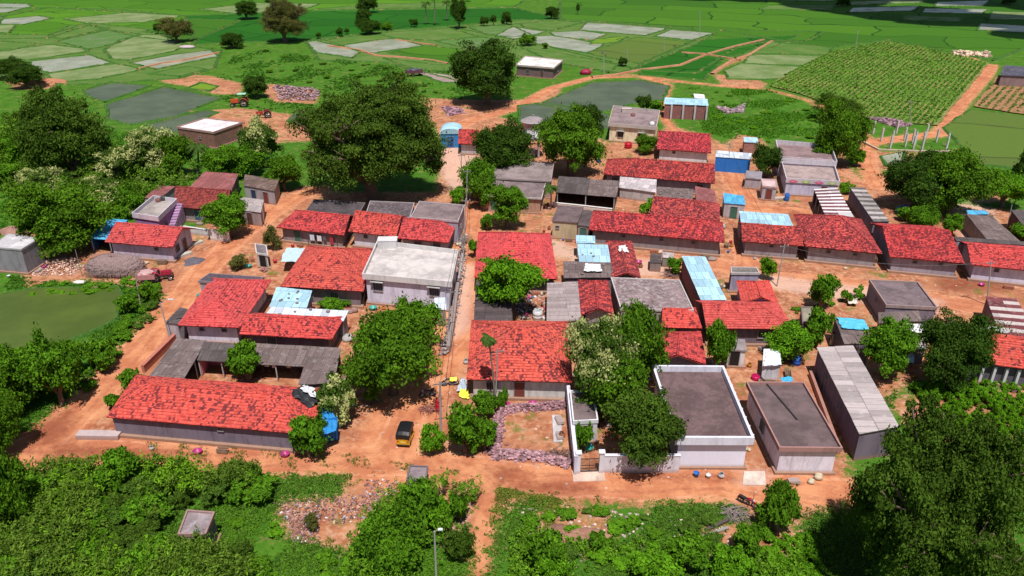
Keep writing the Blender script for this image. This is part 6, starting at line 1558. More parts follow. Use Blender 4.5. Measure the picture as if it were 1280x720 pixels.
grass('short bright grass in the clearing round the litter patch', [(262,622),(350,634),(440,684),(600,690),(600,745),(300,745),(265,690)], 3200, .075, (.09, .24, .022), 31, patch=-1.2)
grass('thin grass under the left side of the enormous feathery tree', [(1000,640),(1070,600),(1110,640),(1090,745),(1000,745)], 1300, .08, (.06, .14, .025), 32, patch=-.8)
grass('yellowish verge grass along the track to the bottom edge', [(622,610),(700,625),(670,745),(610,745)], 1500, .075, (.15, .2, .04), 33, False, patch=-.2)
def undergrowth(label, poly_px, n, c, seed, hlo, hhi, cs, per=34, ls=.12, patch=-.5, name='undergrowth'):
    P = px_poly(poly_px); lo, hi = P.min(0), P.max(0); g = np.random.default_rng(seed); Q = g.uniform(lo, hi, (n*6, 2)); Q = Q[sd_poly(Q, P) > 0]; Q = Q[sd_poly(Q, px_poly([(198,632),(300,624),(310,694),(206,698)])) < 0]
    Q = Q[vnoise(Q, .5, seed) > patch+g.normal(0, .6, len(Q))][:n]; o0 = Q.mean(0)
    cl = [(q[0]-o0[0], q[1]-o0[1], g.uniform(hlo, hhi), g.uniform(*cs), g.uniform(.3, .8)) for q in Q]
    me = leaf_mesh('undergrowth', cl, per, ls, leaf(c, .5), seed, up=.15, elong=2.6); o = bpy.data.objects.new(name, me); COL.objects.link(o); o.location = (o0[0], o0[1], 0)
    return tag(o, label, 'undergrowth', None, 'stuff')
SCR = [(60,600),(200,596),(325,600),(335,618),(275,634),(265,700),(325,712),(335,745),(-60,745),(-40,650)]
undergrowth('feathery tangle of twigs and leaves over the foreground scrub', SCR, 1500, (.10, .2, .028), 21, .9, 2.6, (.18, .42))
undergrowth('bright creepers running through the foreground scrub', SCR, 800, (.13, .31, .02), 22, .8, 2.3, (.2, .5), patch=.4)
undergrowth('leafy tangle behind the concrete street lamp', [(470,640),(560,612),(600,625),(580,690),(530,690),(520,745),(430,745),(440,690)], 380, (.11, .27, .022), 23, .4, 2.2, (.18, .4))
undergrowth('low leafy growth along the bottom edge south of the road', [(640,668),(760,690),(860,670),(1010,690),(1040,745),(640,745)], 280, (.11, .27, .022), 24, .1, .7, (.15, .35), patch=.7)
undergrowth('mixed greenery filling the left thicket', [(0,165),(60,150),(140,190),(200,205),(300,222),(180,262),(110,290),(40,262),(0,250)], 900, (.1, .22, .025), 25, .8, 3.6, (.3, .8), 30, .2)

# ---------------------------------------------------------------- vehicles
def put(rt, rz):
    rt.rotation_euler = (0, 0, rz)
def loc_root(name, label, cat, pos, group=None): return root(name, label, cat, pos, group)
BLK = (.015, .015, .018)
class Local:
    """meshes made round the origin and parented to a root that may be turned"""
    def __init__(s, rt): s.rt = rt
    def __call__(s, mb, name, mat, parent=None, smooth=False):
        o = mb.build(name, mat, None, smooth, (0, 0, 0)); o.parent = parent or s.rt; return o
def wheel(L, c, r, w_, ax=(0, 1, 0), spokes=8, rimc=(.5, .5, .52), name='wheel'):
    m = MB(); prof = [(r*.68, -w_/2), (r*.93, -w_/2), (r, -w_*.3), (r, w_*.3), (r*.93, w_/2), (r*.68, w_/2), (r*.68, -w_/2)]
    m.lathe(c, prof, 22, ax); t = L(m, name, paint(BLK, .85), None, True)
    m = MB(); m.lathe(c, [(r*.7, -w_*.2), (r*.7, w_*.2), (r*.6, w_*.2), (r*.6, -w_*.2), (r*.7, -w_*.2)], 22, ax); m.lathe(c, [(0, -w_*.4), (r*.16, -w_*.4), (r*.16, w_*.4), (0, w_*.4)], 10, ax)
    A = Vector(ax).normalized(); u = A.cross(Vector((0, 0, 1))).normalized(); v_ = A.cross(u)
    for k in range(spokes):
        a = 2*math.pi*k/spokes; d = u*math.cos(a)+v_*math.sin(a); m.tube([Vector(c)+d*r*.12, Vector(c)+d*r*.64], r*.035, 4)
    L(m, 'rim', paint(rimc, .35, .6), t)
def motorbike(label, px, rz, tank, extra=None):
    rt = root('motorbike', label, 'motorbike', at(*px), 'parked motorbikes'); L = Local(rt)
    wheel(L, (.62, 0, .3), .3, .09); wheel(L, (-.62, 0, .3), .3, .11)
    m = MB(); m.tube([(-.62, .08, .3), (-.1, .1, .35), (.1, 0, .3), (.1, 0, .7), (.45, 0, .82)], .03, 6); m.tube([(-.62, -.08, .3), (-.1, -.1, .35)], .03, 6); m.tube([(-.55, .1, .32), (-.45, .1, .7), (.1, 0, .68)], .025, 6); L(m, 'frame', paint((.05, .05, .05)))
    m = MB(); m.tube([(.62, .06, .3), (.42, .06, .88)], .028, 6); m.tube([(.62, -.06, .3), (.42, -.06, .88)], .028, 6); L(m, 'fork', paint((.5, .5, .52), .3, .7))
    m = MB(); m.blob((.02, 0, .38), (.2, .13, .17), jit=.05, n=8); m.tube([(.1, .12, .3), (-.2, .16, .22), (-.75, .16, .3)], [.025, .03, .045], 7); L(m, 'engine', paint((.3, .3, .31), .4, .6))
    m = MB(); m.blob((.22, 0, .78), (.27, .15, .14), jit=.02, n=10, m=7); L(m, 'fuel_tank', paint(tank, .25), None, True)
    m = MB(); vs = []
    for x, z, w_ in ((.0, .76, .09), (-.2, .74, .13), (-.5, .8, .13), (-.78, .86, .08)): vs += [(x, -w_, z), (x, w_, z), (x, w_*.9, z-.09), (x, -w_*.9, z-.09)]
    m.add(vs, [(4*i+j, 4*i+(j+1) % 4, 4*i+4+(j+1) % 4, 4*i+4+j) for i in range(3) for j in range(4)]+[(3, 2, 1, 0), (12, 13, 14, 15)]); L(m, 'seat', paint(BLK, .6))
    m = MB(); m.tube([(.34, .36, .98), (.42, .2, 1.0), (.42, 0, .92), (.42, -.2, 1.0), (.34, -.36, .98)], .02, 6); m.tube([(.4, .24, 1.0), (.4, .3, 1.16)], .01, 4); m.tube([(.4, -.24, 1.0), (.4, -.3, 1.16)], .01, 4); m.obox((.4, .3, 1.18), (0, 1, 0), (.12, .02, .07)); m.obox((.4, -.3, 1.18), (0, 1, 0), (.12, .02, .07)); L(m, 'handlebar', paint((.08, .08, .08), .4))
    m = MB(); m.lathe((.5, 0, .84), [(0, 0), (.09, .0), (.1, .06), (0, .1)], 12, (1, 0, 0)); L(m, 'headlight', paint((.75, .76, .78), .15))
    for cx, cz in ((.62, .3), (-.62, .3)):
        m = MB(); vs = []; n = 9
        for i in range(n):
            a = math.radians((20 if cx < 0 else 10)+i*(150/(n-1)) ); rr_ = .35; vs += [(cx+rr_*math.cos(a), -.06, cz+rr_*math.sin(a)), (cx+rr_*math.cos(a), .06, cz+rr_*math.sin(a)), (cx+(rr_+.015)*math.cos(a), .06, cz+(rr_+.015)*math.sin(a)), (cx+(rr_+.015)*math.cos(a), -.06, cz+(rr_+.015)*math.sin(a))]
        m.add(vs, [(4*i+j, 4*i+(j+1) % 4, 4*i+4+(j+1) % 4, 4*i+4+j) for i in range(n-1) for j in range(4)]); L(m, 'mudguard', paint(tank, .3))
    m = MB(); m.obox((-.86, 0, .62), (1, 0, 0), (.04, .14, .08)); L(m, 'tail_light', paint((.5, .02, .02), .2))
    if extra: extra(L)
    rt.rotation_euler = (math.radians(8), 0, rz); return rt
def yellow_cover(L):
    m = MB(); vs = []
    for i, (x, z) in enumerate(((-.75, .45), (-.72, .92), (-.3, .9), (.05, .93), (.1, .6))): vs += [(x, -.3, z-.25), (x, 0, z+.04), (x, .3, z-.25)]
    m.add(vs, [(3*i+j, 3*i+j+1, 3*i+4+j, 3*i+3+j) for i in range(4) for j in range(2)]); L(m, 'seat_cover', tarp((.75, .72, .02), .5, .05))
motorbike('black motorbike with a bright yellow cover over its seat, beside the big square house', (563,482), math.radians(190), (.04, .04, .05), yellow_cover)
motorbike('dark blue motorbike parked at an angle near the auto rickshaw', (535,496), math.radians(200), (.03, .04, .12))
motorbike('dark red motorbike beside the conical bush at the roadside', (934,631), math.radians(-38), (.4, .01, .03))
def rickshaw():
    rt = root('auto_rickshaw', 'three-wheeled auto rickshaw with a black hood and a yellow lower body', 'auto rickshaw', at(508, 549)); L = Local(rt)
    # nose points +x
    wheel(L, (1.05, 0, .24), .24, .1, rimc=(.3, .3, .3)); wheel(L, (-.85, .58, .24), .24, .12, rimc=(.3, .3, .3)); wheel(L, (-.85, -.58, .24), .24, .12, rimc=(.3, .3, .3))
    m = MB()
    m.prism([(-1.3, -.62), (.55, -.62), (.55, .62), (-1.3, .62)], .25, .42)
    m.prism([(-1.3, -.62), (-1.22, -.62), (-1.22, .62), (-1.3, .62)], .42, .98)
    for s_ in (-1, 1): y0, y1 = (s_*.62, s_*.56) if s_ < 0 else (.56, .62); m.prism([(-1.22, y0), (-.3, y0), (-.3, y1), (-1.22, y1)], .42, .98)
    vs = [(.55, -.62, .25), (.55, .62, .25), (.55, .6, 1.0), (.55, -.6, 1.0), (1.28, -.24, .3), (1.28, .24, .3), (1.12, .3, .95), (1.12, -.3, .95)]
    m.add(vs, [(0, 3, 2, 1), (4, 5, 6, 7), (0, 1, 5, 4), (3, 7, 6, 2), (0, 4, 7, 3), (1, 2, 6, 5)]); L(m, 'body', paint((.72, .42, .015), .35))
    m = MB(); prof = [(-1.34, .98), (-1.3, 1.45), (-1.05, 1.68), (-.4, 1.74), (.35, 1.73), (.72, 1.6)]; vs = []
    for x, z in prof:
        for (y, dz) in ((-.66, -.5 if x > -1.2 else 0), (-.62, -.06), (-.4, 0), (0, .03), (.4, 0), (.62, -.06), (.66, -.5 if x > -1.2 else 0)): vs.append((x, y, z+dz))
    m.add(vs, [(7*i+j, 7*i+j+1, 7*i+8+j, 7*i+7+j) for i in range(5) for j in range(6)]); L(m, 'hood', paint((.012, .012, .014), .45), None, False)
    m = MB(); vs = [(.74, -.56, 1.02), (.74, .56, 1.02), (.7, .56, 1.55), (.7, -.56, 1.55)]; m.add(vs+[(x-.02, y, z) for x, y, z in vs], [(0, 1, 2, 3), (7, 6, 5, 4), (0, 4, 5, 1), (3, 2, 6, 7)]); L(m, 'windscreen', paint((.08, .1, .11), .08))
    m = MB(); m.obox((-.75, 0, .62), (1, 0, 0), (.5, 1.05, .14)); m.obox((-1.0, 0, .9), (1, 0, 0), (.1, 1.05, .5)); m.obox((.25, 0, .62), (1, 0, 0), (.35, .5, .12)); L(m, 'seat', paint((.04, .04, .045), .6))
    m = MB(); m.tube([(.62, .3, 1.0), (.75, 0, .92), (.62, -.3, 1.0)], .018, 5); L(m, 'handlebar', paint(BLK))
    m = MB(); m.lathe((1.27, 0, .68), [(0, 0), (.1, 0), (.1, .05), (0, .07)], 12, (1, 0, 0)); L(m, 'headlight', paint((.8, .8, .78), .15))
    for s_ in (-1, 1):
        m = MB(); m.obox((-1.315, s_*.48, .72), (1, 0, 0), (.03, .16, .12)); L(m, 'tail_light', paint((.5, .02, .02), .2))
    m = MB(); m.obox((-1.34, 0, .33), (1, 0, 0), (.05, 1.2, .08)); L(m, 'bumper', paint((.03, .03, .03)))
    m = MB(); m.obox((-1.31, 0, .62), (1, 0, 0), (.02, .45, .1)); L(m, 'number_plate', paint((.75, .72, .3)))
    rt.rotation_euler = (0, 0, math.radians(84)); return rt
rickshaw()
def tractor(label, px, rz, c=(.42, .03, .03), sc=1.0, canopy=None):
    rt = root('tractor', label, 'tractor', at(*px)); L = Local(rt)
    for s_ in (-1, 1):
        wheel(L, (-.8, s_*.75, .72), .72, .34, rimc=(.6, .55, .5), spokes=6); wheel(L, (1.2, s_*.6, .4), .4, .2, rimc=(.6, .55, .5), spokes=6)
        m = MB(); n = 9; vs = []
        for i in range(n):
            a = math.radians(20+i*150/(n-1)); 
            for y in (s_*.52, s_*.98): vs += [(-.8+.8*math.cos(a), y, .72+.8*math.sin(a)), (-.8+.84*math.cos(a), y, .72+.84*math.sin(a))]
        m.add(vs, [(4*i, 4*i+2, 4*i+6, 4*i+4) for i in range(n-1)]+[(4*i+1, 4*i+5, 4*i+7, 4*i+3) for i in range(n-1)]); L(m, 'fender', paint(c, .35))
    m = MB(); m.obox((.75, 0, 1.0), (1, 0, 0), (1.35, .55, .55)); m.obox((.75, 0, 1.32), (1, 0, 0), (1.2, .42, .1)); m.obox((1.44, 0, .98), (1, 0, 0), (.06, .46, .42)); L(m, 'bonnet', paint(c, .3))
    m = MB(); m.obox((.3, 0, .65), (1, 0, 0), (2.2, .4, .35)); m.obox((1.2, 0, .42), (1, 0, 0), (.15, 1.1, .12)); m.obox((-.8, 0, .72), (1, 0, 0), (.3, 1.3, .25)); L(m, 'chassis', paint((.06, .06, .065)))
    m = MB(); m.obox((-.75, 0, 1.15), (1, 0, 0), (.45, .5, .1)); m.obox((-1.0, 0, 1.35), (1, 0, 0), (.08, .5, .35)); L(m, 'seat', paint(BLK))
    m = MB(); m.tube([(.05, 0, 1.1), (-.3, 0, 1.5)], .025, 5); m.lathe((-.3, 0, 1.5), [(.2, -.015), (.22, .0), (.2, .015), (.18, 0), (.2, -.015)], 14, (-.6, 0, .8)); L(m, 'steering_wheel', paint(BLK))
    m = MB(); m.tube([(.9, .18, 1.3), (.9, .18, 1.9)], .035, 6); L(m, 'exhaust', paint((.1, .08, .08)))
    if canopy:
        m = MB(); m.obox((-.6, 0, 2.25), (1, 0, 0), (1.5, 1.3, .06)); 
        L(m, 'canopy', paint(canopy, .4)); m = MB()
        for x in (-1.2, .0):
            for y in (-.55, .55): m.tube([(x, y, .9), (x, y, 2.25)], .025, 5)
        L(m, 'canopy_frame', paint((.1, .1, .1)))
    rt.rotation_euler = (0, 0, rz); rt.scale = (sc,)*3; return rt
def trailer(label, px, rz, c, load=None, Lg=3.2, name='trailer', sc=1):
    rt = root(name, label, 'trailer', at(*px)); L = Local(rt)
    m = MB(); m.prism([(-Lg/2, -.9), (Lg/2, -.9), (Lg/2, .9), (-Lg/2, .9)], .8, .9); ring(m, [Vector((-Lg/2, -.9)), Vector((Lg/2, -.9)), Vector((Lg/2, .9)), Vector((-Lg/2, .9))], .06, .9, 1.5); L(m, 'tub', paint(c, .6))
    for s_ in (-1, 1): wheel(L, (-.4, s_*.8, .42), .42, .2, rimc=(.5, .3, .2), spokes=6)
    m = MB(); m.tube([(Lg/2, 0, .8), (Lg/2+1.1, 0, .6)], .05, 6); m.obox((-.4, 0, .62), (1, 0, 0), (.2, 1.5, .3)); L(m, 'drawbar', paint((.08, .07, .07)))
    if load:
        m = MB(); g = random.Random(5); m.blob((0, 0, 1.35), (Lg*.47, .82, .5), n=12, m=6, jit=.12, rng=g); L(m, 'load', tarp(load, 1, .1))
    rt.rotation_euler = (0, 0, rz); rt.scale = (sc,)*3; return rt
tractor('red tractor parked at the thatched hut, its rear wheels towards the hut', (202,350), math.radians(20), (.4, .03, .06))
trailer('pinkish low trailer hitched beside the red tractor at the thatched hut', (186,353), math.radians(8), (.6, .25, .25), (.5, .3, .3), 2.4)
tractor('red tractor on the far track beside the pale flowering mango', (330,147), math.radians(200), (.42, .04, .03), 1.15)
tractor('orange harvester-like tractor with a mint green canopy in the far weeds', (300,133), math.radians(190), (.6, .1, .03), 1.4, (.4, .75, .6))
trailer('dark trailer with a tarpaulin-covered load near the pink flooded plot', (518,95), math.radians(12), (.16, .05, .08), (.05, .05, .09), 4.2, sc=1.2)
# maroon covered heap beside the far road
m = MB(); b0 = at(732, 93); m.blob((b0.x, b0.y, .5), (1.8, 1.2, 1.1), n=14, m=8, jit=.08); tag(m.build('covered_heap', tarp((.3, .01, .05), 1, .08), None, True, b0), 'maroon tarpaulin-covered heap beside the far road', 'covered heap')
# ---------------------------------------------------------------- small things
def drum(label, px, c, r=.3, h=.9, lid=True, name='water_drum', cat='drum'):
    b0 = at(*px); rt = root(name, label, cat, b0); m = MB(); m.lathe(b0, [(0, 0), (r*.94, 0), (r, h*.06), (r*.97, h*.3), (r*1.03, h*.33), (r*.97, h*.36), (r*.97, h*.63), (r*1.03, h*.66), (r*.97, h*.7), (r*.95, h*.95), (r*.8, h)], 18)
    m.build('body', paint(c, .4), rt, True); m = MB(); m.lathe(b0+Vector((0, 0, h)), [(r*.82, -.02), (r*.82, .03), (r*.3, .05), (0, .05)], 18); m.build('lid', paint(mul(c, .7), .4), rt); return rt
drum('tall bright blue drum at the corner of the lavender house', (983,251), (.02, .16, .6), .42, 1.3); drum('blue water drum in the courtyard below the bright spreading tree', (995,455), (.02, .12, .55), .5, 1.0)
drum('dark blue drum behind the grey patched roof on the right', (1221,296), (.02, .04, .3), .5, 1.1); drum('blue drum left of the long weathered tiled house', (748,203), (.02, .12, .5), .4, 1.1)
drum('teal drum under the biggest dark tree, left one', (1123,266), (.03, .3, .4), .45, 1.1); drum('blue drum under the biggest dark tree, right one', (1131,265), (.02, .08, .5), .45, 1.2)
drum('white water drum in the shaded clutter yard', (672,399), (.72, .72, .75), .62, 1.3, name='water_drum'); drum('magenta tub in the red courtyard beside the toilet block', (944,474), (.6, .01, .12), .45, .5, name='washing_tub', cat='tub')
drum('blue drum under the trees beside the white parapet roof', (793,503), (.02, .06, .4), .5, 1.1)
drum('red round cistern lid on the ground below the cream house', (785,185), (.55, .01, .03), .8, 1.2, name='red_tank', cat='tank')
cloth('black tarpaulin draped over the right end of the long front house roof', [(364,492),(386,512),(404,500),(378,482)], [3.75,2.7,2.6,3.1], (.03, .03, .035), wear=.08, seed=1, sag=.25)
cloth('white cloth beside the black tarpaulin on the long front house roof', [(376,487),(396,500),(392,486),(380,482)], [3.6,3.0,2.9,3.1], (.75, .75, .78), cat='cloth', name='cloth', seed=2)
m = MB(); P = [at(399,556), at(424,550)]
for i in range(24):
    a, b_ = P[0].lerp(P[1], i/24), P[0].lerp(P[1], (i+1)/24); o1, o2 = .1*math.sin(i*1.7), .1*math.sin((i+1)*1.7); m.add([(a.x, a.y+o1, .1), (b_.x, b_.y+o2, .1), (b_.x, b_.y+o2*.5+.3, 2.5), (a.x, a.y+o1*.5+.3, 2.5), (a.x, a.y+o1+.03, .1), (b_.x, b_.y+o2+.03, .1), (b_.x, b_.y+o2*.5+.33, 2.5), (a.x, a.y+o1*.5+.33, 2.5)], [(0, 1, 2, 3), (7, 6, 5, 4), (3, 2, 6, 7)])
tag(m.build('plastic_curtain', tarp((.02, .22, .6), 1, .15), None, False, P[0]), 'hanging blue plastic curtain at the right end of the long front house', 'curtain')
cloth('blue plastic sheet sloping from the eave behind the hanging blue curtain', [(402,545),(420,540),(418,505),(402,512)], [2.3,2.0,2.2,2.7], (.03, .25, .6), name='plastic_sheet', seed=3)
cloth('white sheet patch on the weathered roof beside the blue sheets', [(773,315),(786,316),(782,307),(774,308)], [3.05,2.95,3.1,3.2], (.75, .75, .74), cat='sheet', name='roof_patch', seed=4)
cloth('white plastic cover on the patchwork grey roof', [(730,340),(752,340),(750,331),(732,330)], 2.6, (.76, .76, .78), cat='sheet', name='roof_patch', seed=5)
cloth('sky blue sheet covering half the dark-walled house roof', [(1053,412),(1086,413),(1080,401),(1045,397)], 3.05, (.1, .5, .75), name='plastic_sheet', seed=6, wear=.3)
cloth('white cover on the cracked grey roof under the dark trees', [(1127,416),(1158,417),(1150,406),(1130,405)], 2.6, (.76, .76, .76), name='plastic_sheet', seed=7)
cloth('pale blue-white plastic between the leafy tree and the massive dark tree', [(1124,454),(1142,455),(1144,439),(1128,438)], 1.2, (.5, .6, .75), name='plastic_sheet', seed=8)
cloth('bright blue plastic at the back corner of the grey slab roof', [(978,479),(992,478),(990,472),(976,473)], 1.5, (.05, .4, .75), name='plastic_sheet', seed=9)
cloth('white plastic sheet on the small white-walled store', [(955,458),(978,458),(974,440),(957,440)], 2.05, (.72, .74, .82), name='plastic_sheet', seed=10)
cloth('pale grey metal sheets at the back edge of the pillared tiled roof', [(1225,414),(1263,418),(1256,412),(1215,404)], 3.0, (.5, .47, .47), cat='metal sheet', name='metal_sheet', seed=11)
cloth('blue-grey tarpaulin on posts beside the blue-painted roof of the sandy crossing', [(352,345),(372,345),(384,313),(362,316)], 2.2, (.5, .62, .72), name='tarpaulin', seed=12) if False else None
cloth('light blue tarpaulin over the cart left of the broad hipped house', [(350,328),(376,328),(382,311),(358,311)], 1.7, (.5, .65, .72), name='tarpaulin', seed=12, wear=.4)
cloth('blue and white plastic leaning at the left wall of the big square house', [(571,489),(582,491),(584,477),(577,474)], [.2,.3,1.6,1.4], (.55, .68, .85), name='plastic_sheet', seed=13)
cloth('yellow plastic sheet on the ground below the leaning blue plastic', [(574,497),(586,500),(586,488),(577,486)], [.1,.1,.7,.5], (.75, .72, .05), name='plastic_sheet', seed=14)
cloth('white cloth at the left wall of the small loose tree', [(435,508),(443,508),(443,500),(436,500)], .7, (.75, .75, .78), cat='cloth', name='cloth', seed=15)
cloth('white sacking beside the round open ground stones', [(1060,380),(1072,381),(1071,374),(1062,374)], .4, (.7, .62, .55), cat='sack', name='sacking', seed=16)
# laundry
def laundry(label, a, b_, z, items):
    A, B = at(a[0], a[1]), at(b_[0], b_[1]); rt = root('clothesline', label, 'clothesline', (A+B)/2); m = MB(); m.tube([(A.x, A.y, z), ((A.x+B.x)/2, (A.y+B.y)/2, z-.12), (B.x, B.y, z)], .012, 4); m.build('line', paint((.3, .3, .3)), rt)
    for P_ in (A, B): m = MB(); m.tube([(P_.x, P_.y, -.1), (P_.x, P_.y, z+.1)], .04, 5); m.build('post', bark(), rt)
    d = (B-A).normalized(); nr = Vector((d.y, -d.x, 0))
    for s_, w_, h_, c in items:
        p = A.lerp(B, s_); m = MB(); n = 5; vs = []
        for i in range(n+1):
            x = -w_/2+w_*i/n
            for zz_ in (z-.06, z-.06-h_): q = p+d*x+nr*(.05*math.sin(i*2.1)); vs += [(q.x, q.y, zz_), (q.x+nr.x*.02, q.y+nr.y*.02, zz_)]
        m.add(vs, [(4*i, 4*i+4, 4*i+6, 4*i+2) for i in range(n)]+[(4*i+1, 4*i+3, 4*i+7, 4*i+5) for i in range(n)]+[(4*i, 4*i+1, 4*i+5, 4*i+4) for i in range(n)]); m.build('garment', tarp(c, .4, .1), rt)
laundry('clothesline with pale shirts and a red cloth before the leftmost of the three row houses', (386,307), (422,311), 1.9, [(.15, .7, .9, (.6, .68, .78)), (.4, .7, .9, (.7, .72, .78)), (.58, .5, .7, (.12, .12, .15)), (.82, .5, 1.3, (.45, .04, .06))])
laundry('clothesline with white garments under the brown sheet verandah', (330,468), (366,470), 2.0, [(.15, .45, .9, (.78, .78, .8)), (.4, .45, 1.0, (.78, .78, .8)), (.9, .4, .9, (.7, .6, .4))])
# beams, logs, planks, sticks
def beam(label, a, b_, z0, z1, w_, c, name='timber_beam', cat='beam'):
    A, B = at(*a), at(*b_); A.z, B.z = z0, z1; m = MB(); d = B-A; m.obox((A+B)/2, d, (d.length, w_, w_*.6)); return tag(m.build(name, bark(c), None, False, (A+B)/2), label, cat)
beam('dark charred log lying on the bank south of the road, upper one', (882,664), (910,652), .15, .25, .28, (.1, .075, .07), 'log', 'log'); beam('grey log on the bank south of the road, lower one', (868,676), (910,661), .12, .15, .24, (.3, .27, .25), 'log', 'log')
beam('bamboo pole leaning from the white two-storey house to the yard', (453,383), (462,366), .1, 2.4, .1, (.55, .42, .25), 'bamboo_pole', 'pole')
A = at(962, 498, 3.5); beam('long dark steel pipe lying across the grey slab roof', (945,500), (990,556), 2.95, 2.95, .14, (.04, .035, .04), 'pipe', 'pipe')
for i, (x, y) in enumerate([(605,440)]): pass
# stump, pots, stones in yards
def rock(label, px, r, c, name='boulder', cat='stone'):
    b0 = at(*px); m = MB(); m.blob((b0.x, b0.y, r[2]*.6), r, n=10, m=6, jit=.1, rng=random.Random(int(px[0]))); return tag(m.build(name, stone_plain(c), None, True, b0), label, cat)
@cached
def stone_plain(c): 
    b = NB("rock"); n = b.noise(b.world(), 3, 5); b.color(b.mix(n, mul(c, .5), mul(c, 1.4))); b.bump(n, .6, .1); return b.m
rock('round brown boulder in the yard of the white two-storey house', (443,390), (.55, .4, .4), (.3, .18, .16)); rock('flat grey stone at the corner of the longest tiled house', (890,325), (.75, .5, .3), (.3, .24, .22))
rock('pale stone slab heap in front of the small leafy path', (435,424), (.7, .9, .35), (.4, .37, .36)); rock('white stone at the bank left of the thatched hut', (100,354), (.9, .4, .25), (.7, .66, .62)); rock('white boulder right of the conical bush', (992,636), (.35, .3, .25), (.75, .7, .68)); rock('pale rock in the far paddies beside the olive tree', (234,60), (3, 1.6, .6), (.5, .4, .42))
rock('brown round quern by the road bend wall', (321,268), (.7, .45, .25), (.45, .25, .17))
# brushwood piles
def brush(label, px, r, n, c, seed=1, name='brushwood'):
    b0 = at(*px); g = random.Random(seed); m = MB()
    for i in range(n):
        a = g.uniform(0, 6.28); p = b0+Vector((g.gauss(0, r*.4), g.gauss(0, r*.3), g.uniform(.03, .4))); d = Vector((math.cos(a), math.sin(a), g.uniform(-.1, .3)))*r*g.uniform(.3, .8); m.tube([p-d, p+Vector((g.uniform(-.1, .1), g.uniform(-.1, .1), .05)), p+d], [.03, .025, .012], 4)
    return tag(m.build(name, bark(c), None, False, b0), label, 'firewood')
brush('pile of dry brushwood beside the dark red motorbike', (920,644), 1.2, 70, (.28, .22, .22), 1); brush('twiggy brushwood by the stone-ringed yard corner', (700,572), 1.4, 60, (.16, .1, .09), 2); brush('scattered red-brown sticks between the motorbikes and the rickshaw', (535,514), 1.1, 45, (.3, .12, .1), 3)
brush('tangle of branches under the sagging brown sheet roof', (445,470), 1.6, 80, (.22, .18, .18), 4); brush('firewood stack by the left edge of the front yard tree', (468,502), .9, 40, (.18, .13, .11), 5); brush('bare grey brush at the right end of the long slab roofs by the lane', (575,300), 1.5, 70, (.28, .25, .24), 6)
brush('firewood heap before the plank pen', (838,345), 1.3, 60, (.24, .14, .12), 7)
# cement trough inside the ringed yard
m = MB(); P = [at(*p) for p in [(692,554),(703,553),(701,520),(690,520)]]; m.prism([(p.x, p.y) for p in P], -.05, .14); tag(m.build('cement_slab', slab((.5, .46, .48), .5, (.65, .62, .64)), origin=P[0]), 'narrow grey cement slab inside the stone-ringed yard', 'slab')
# aerial and roof bits
def boxthing(label, px, z, size, c, name, cat, rz=0.0, lid=True):
    b0 = at(px[0], px[1], z); m = MB(); a = (math.cos(rz), math.sin(rz), 0); m.obox(b0+Vector((0, 0, size[2]/2)), a, size); 
    if lid: m.obox(b0+Vector((0, 0, size[2]+.03)), a, (size[0]+.08, size[1]+.08, .06))
    return tag(m.build(name, plaster(c, .4), None, False, b0), label, cat)
def rooftank(label, px, z, r, h, c):
    b0 = at(px[0], px[1], z); m = MB(); m.lathe(b0, [(0, 0), (r, 0), (r*1.03, h*.3), (r, h*.32), (r*1.03, h*.6), (r, h*.62), (r, h*.85), (r*.5, h), (0, h)], 18); return tag(m.build('roof_tank', paint(c, .5), None, True, b0), label, 'water tank')
rooftank('small white roof tank on the cream two-storey house', (815,156), 3.55, .5, .7, (.75, .75, .78)); rooftank('small dark roof tank on the cream two-storey house, left side', (791,145), 3.55, .5, .6, (.2, .08, .07))
rooftank('black drum on the purple house roof', (205,250), 3.3, .45, .7, (.05, .05, .05)); rooftank('brown drum beside the black one on the purple house roof', (198,252), 3.3, .4, .55, (.2, .08, .07))
boxthing('raised white box over the stair on the terrace of the white two-storey house', (485,308), 3.8, (2.6, 1.6, 1.1), (.64, .62, .62), 'stair_cover', 'roof hatch', .05); boxthing('small concrete block on the cream house roof', (783,140), 3.55, (2.2, 1.4, .8), (.55, .45, .42), 'roof_block', 'roof block')
boxthing('grey concrete trough beside the small pink-roofed outhouse', (975,249), 0, (2.6, 1.0, .35), (.5, .45, .42), 'water_trough', 'trough', .1, False)
boxthing('low brick pit wall left of the thatched hut', (130,322), 0, (3.0, 1.4, .5), (.35, .17, .13), 'brick_pit', 'pit', .4, False); boxthing('small concrete marker block in the wet yard of the crop field track', (1096,172), 0, (1.2, .8, .7), (.5, .45, .42), 'marker_block', 'block') if False else None
# metal aerial frame of mast and rods on the big square tiled house
b0 = at(655, 424, 4.35); rt = root('roof_aerial', 'small metal aerial frame on the ridge of the big square tiled house', 'aerial', b0)
m = MB(); m.tube([b0+Vector((-1.2, 0, .25)), b0, b0+Vector((1.1, .1, .3))], .035, 5); m.tube([b0, b0+Vector((0, 0, -.45))], .03, 5); m.build('mast', paint((.5, .46, .45)), rt)
m = MB(); 
for k in range(5): m.tube([b0+Vector((-1.1+k*.5, -.35, .22)), b0+Vector((-1.1+k*.5, .35, .22))], .018, 4)
m.build('aerial_rods', paint((.5, .46, .45)), rt)
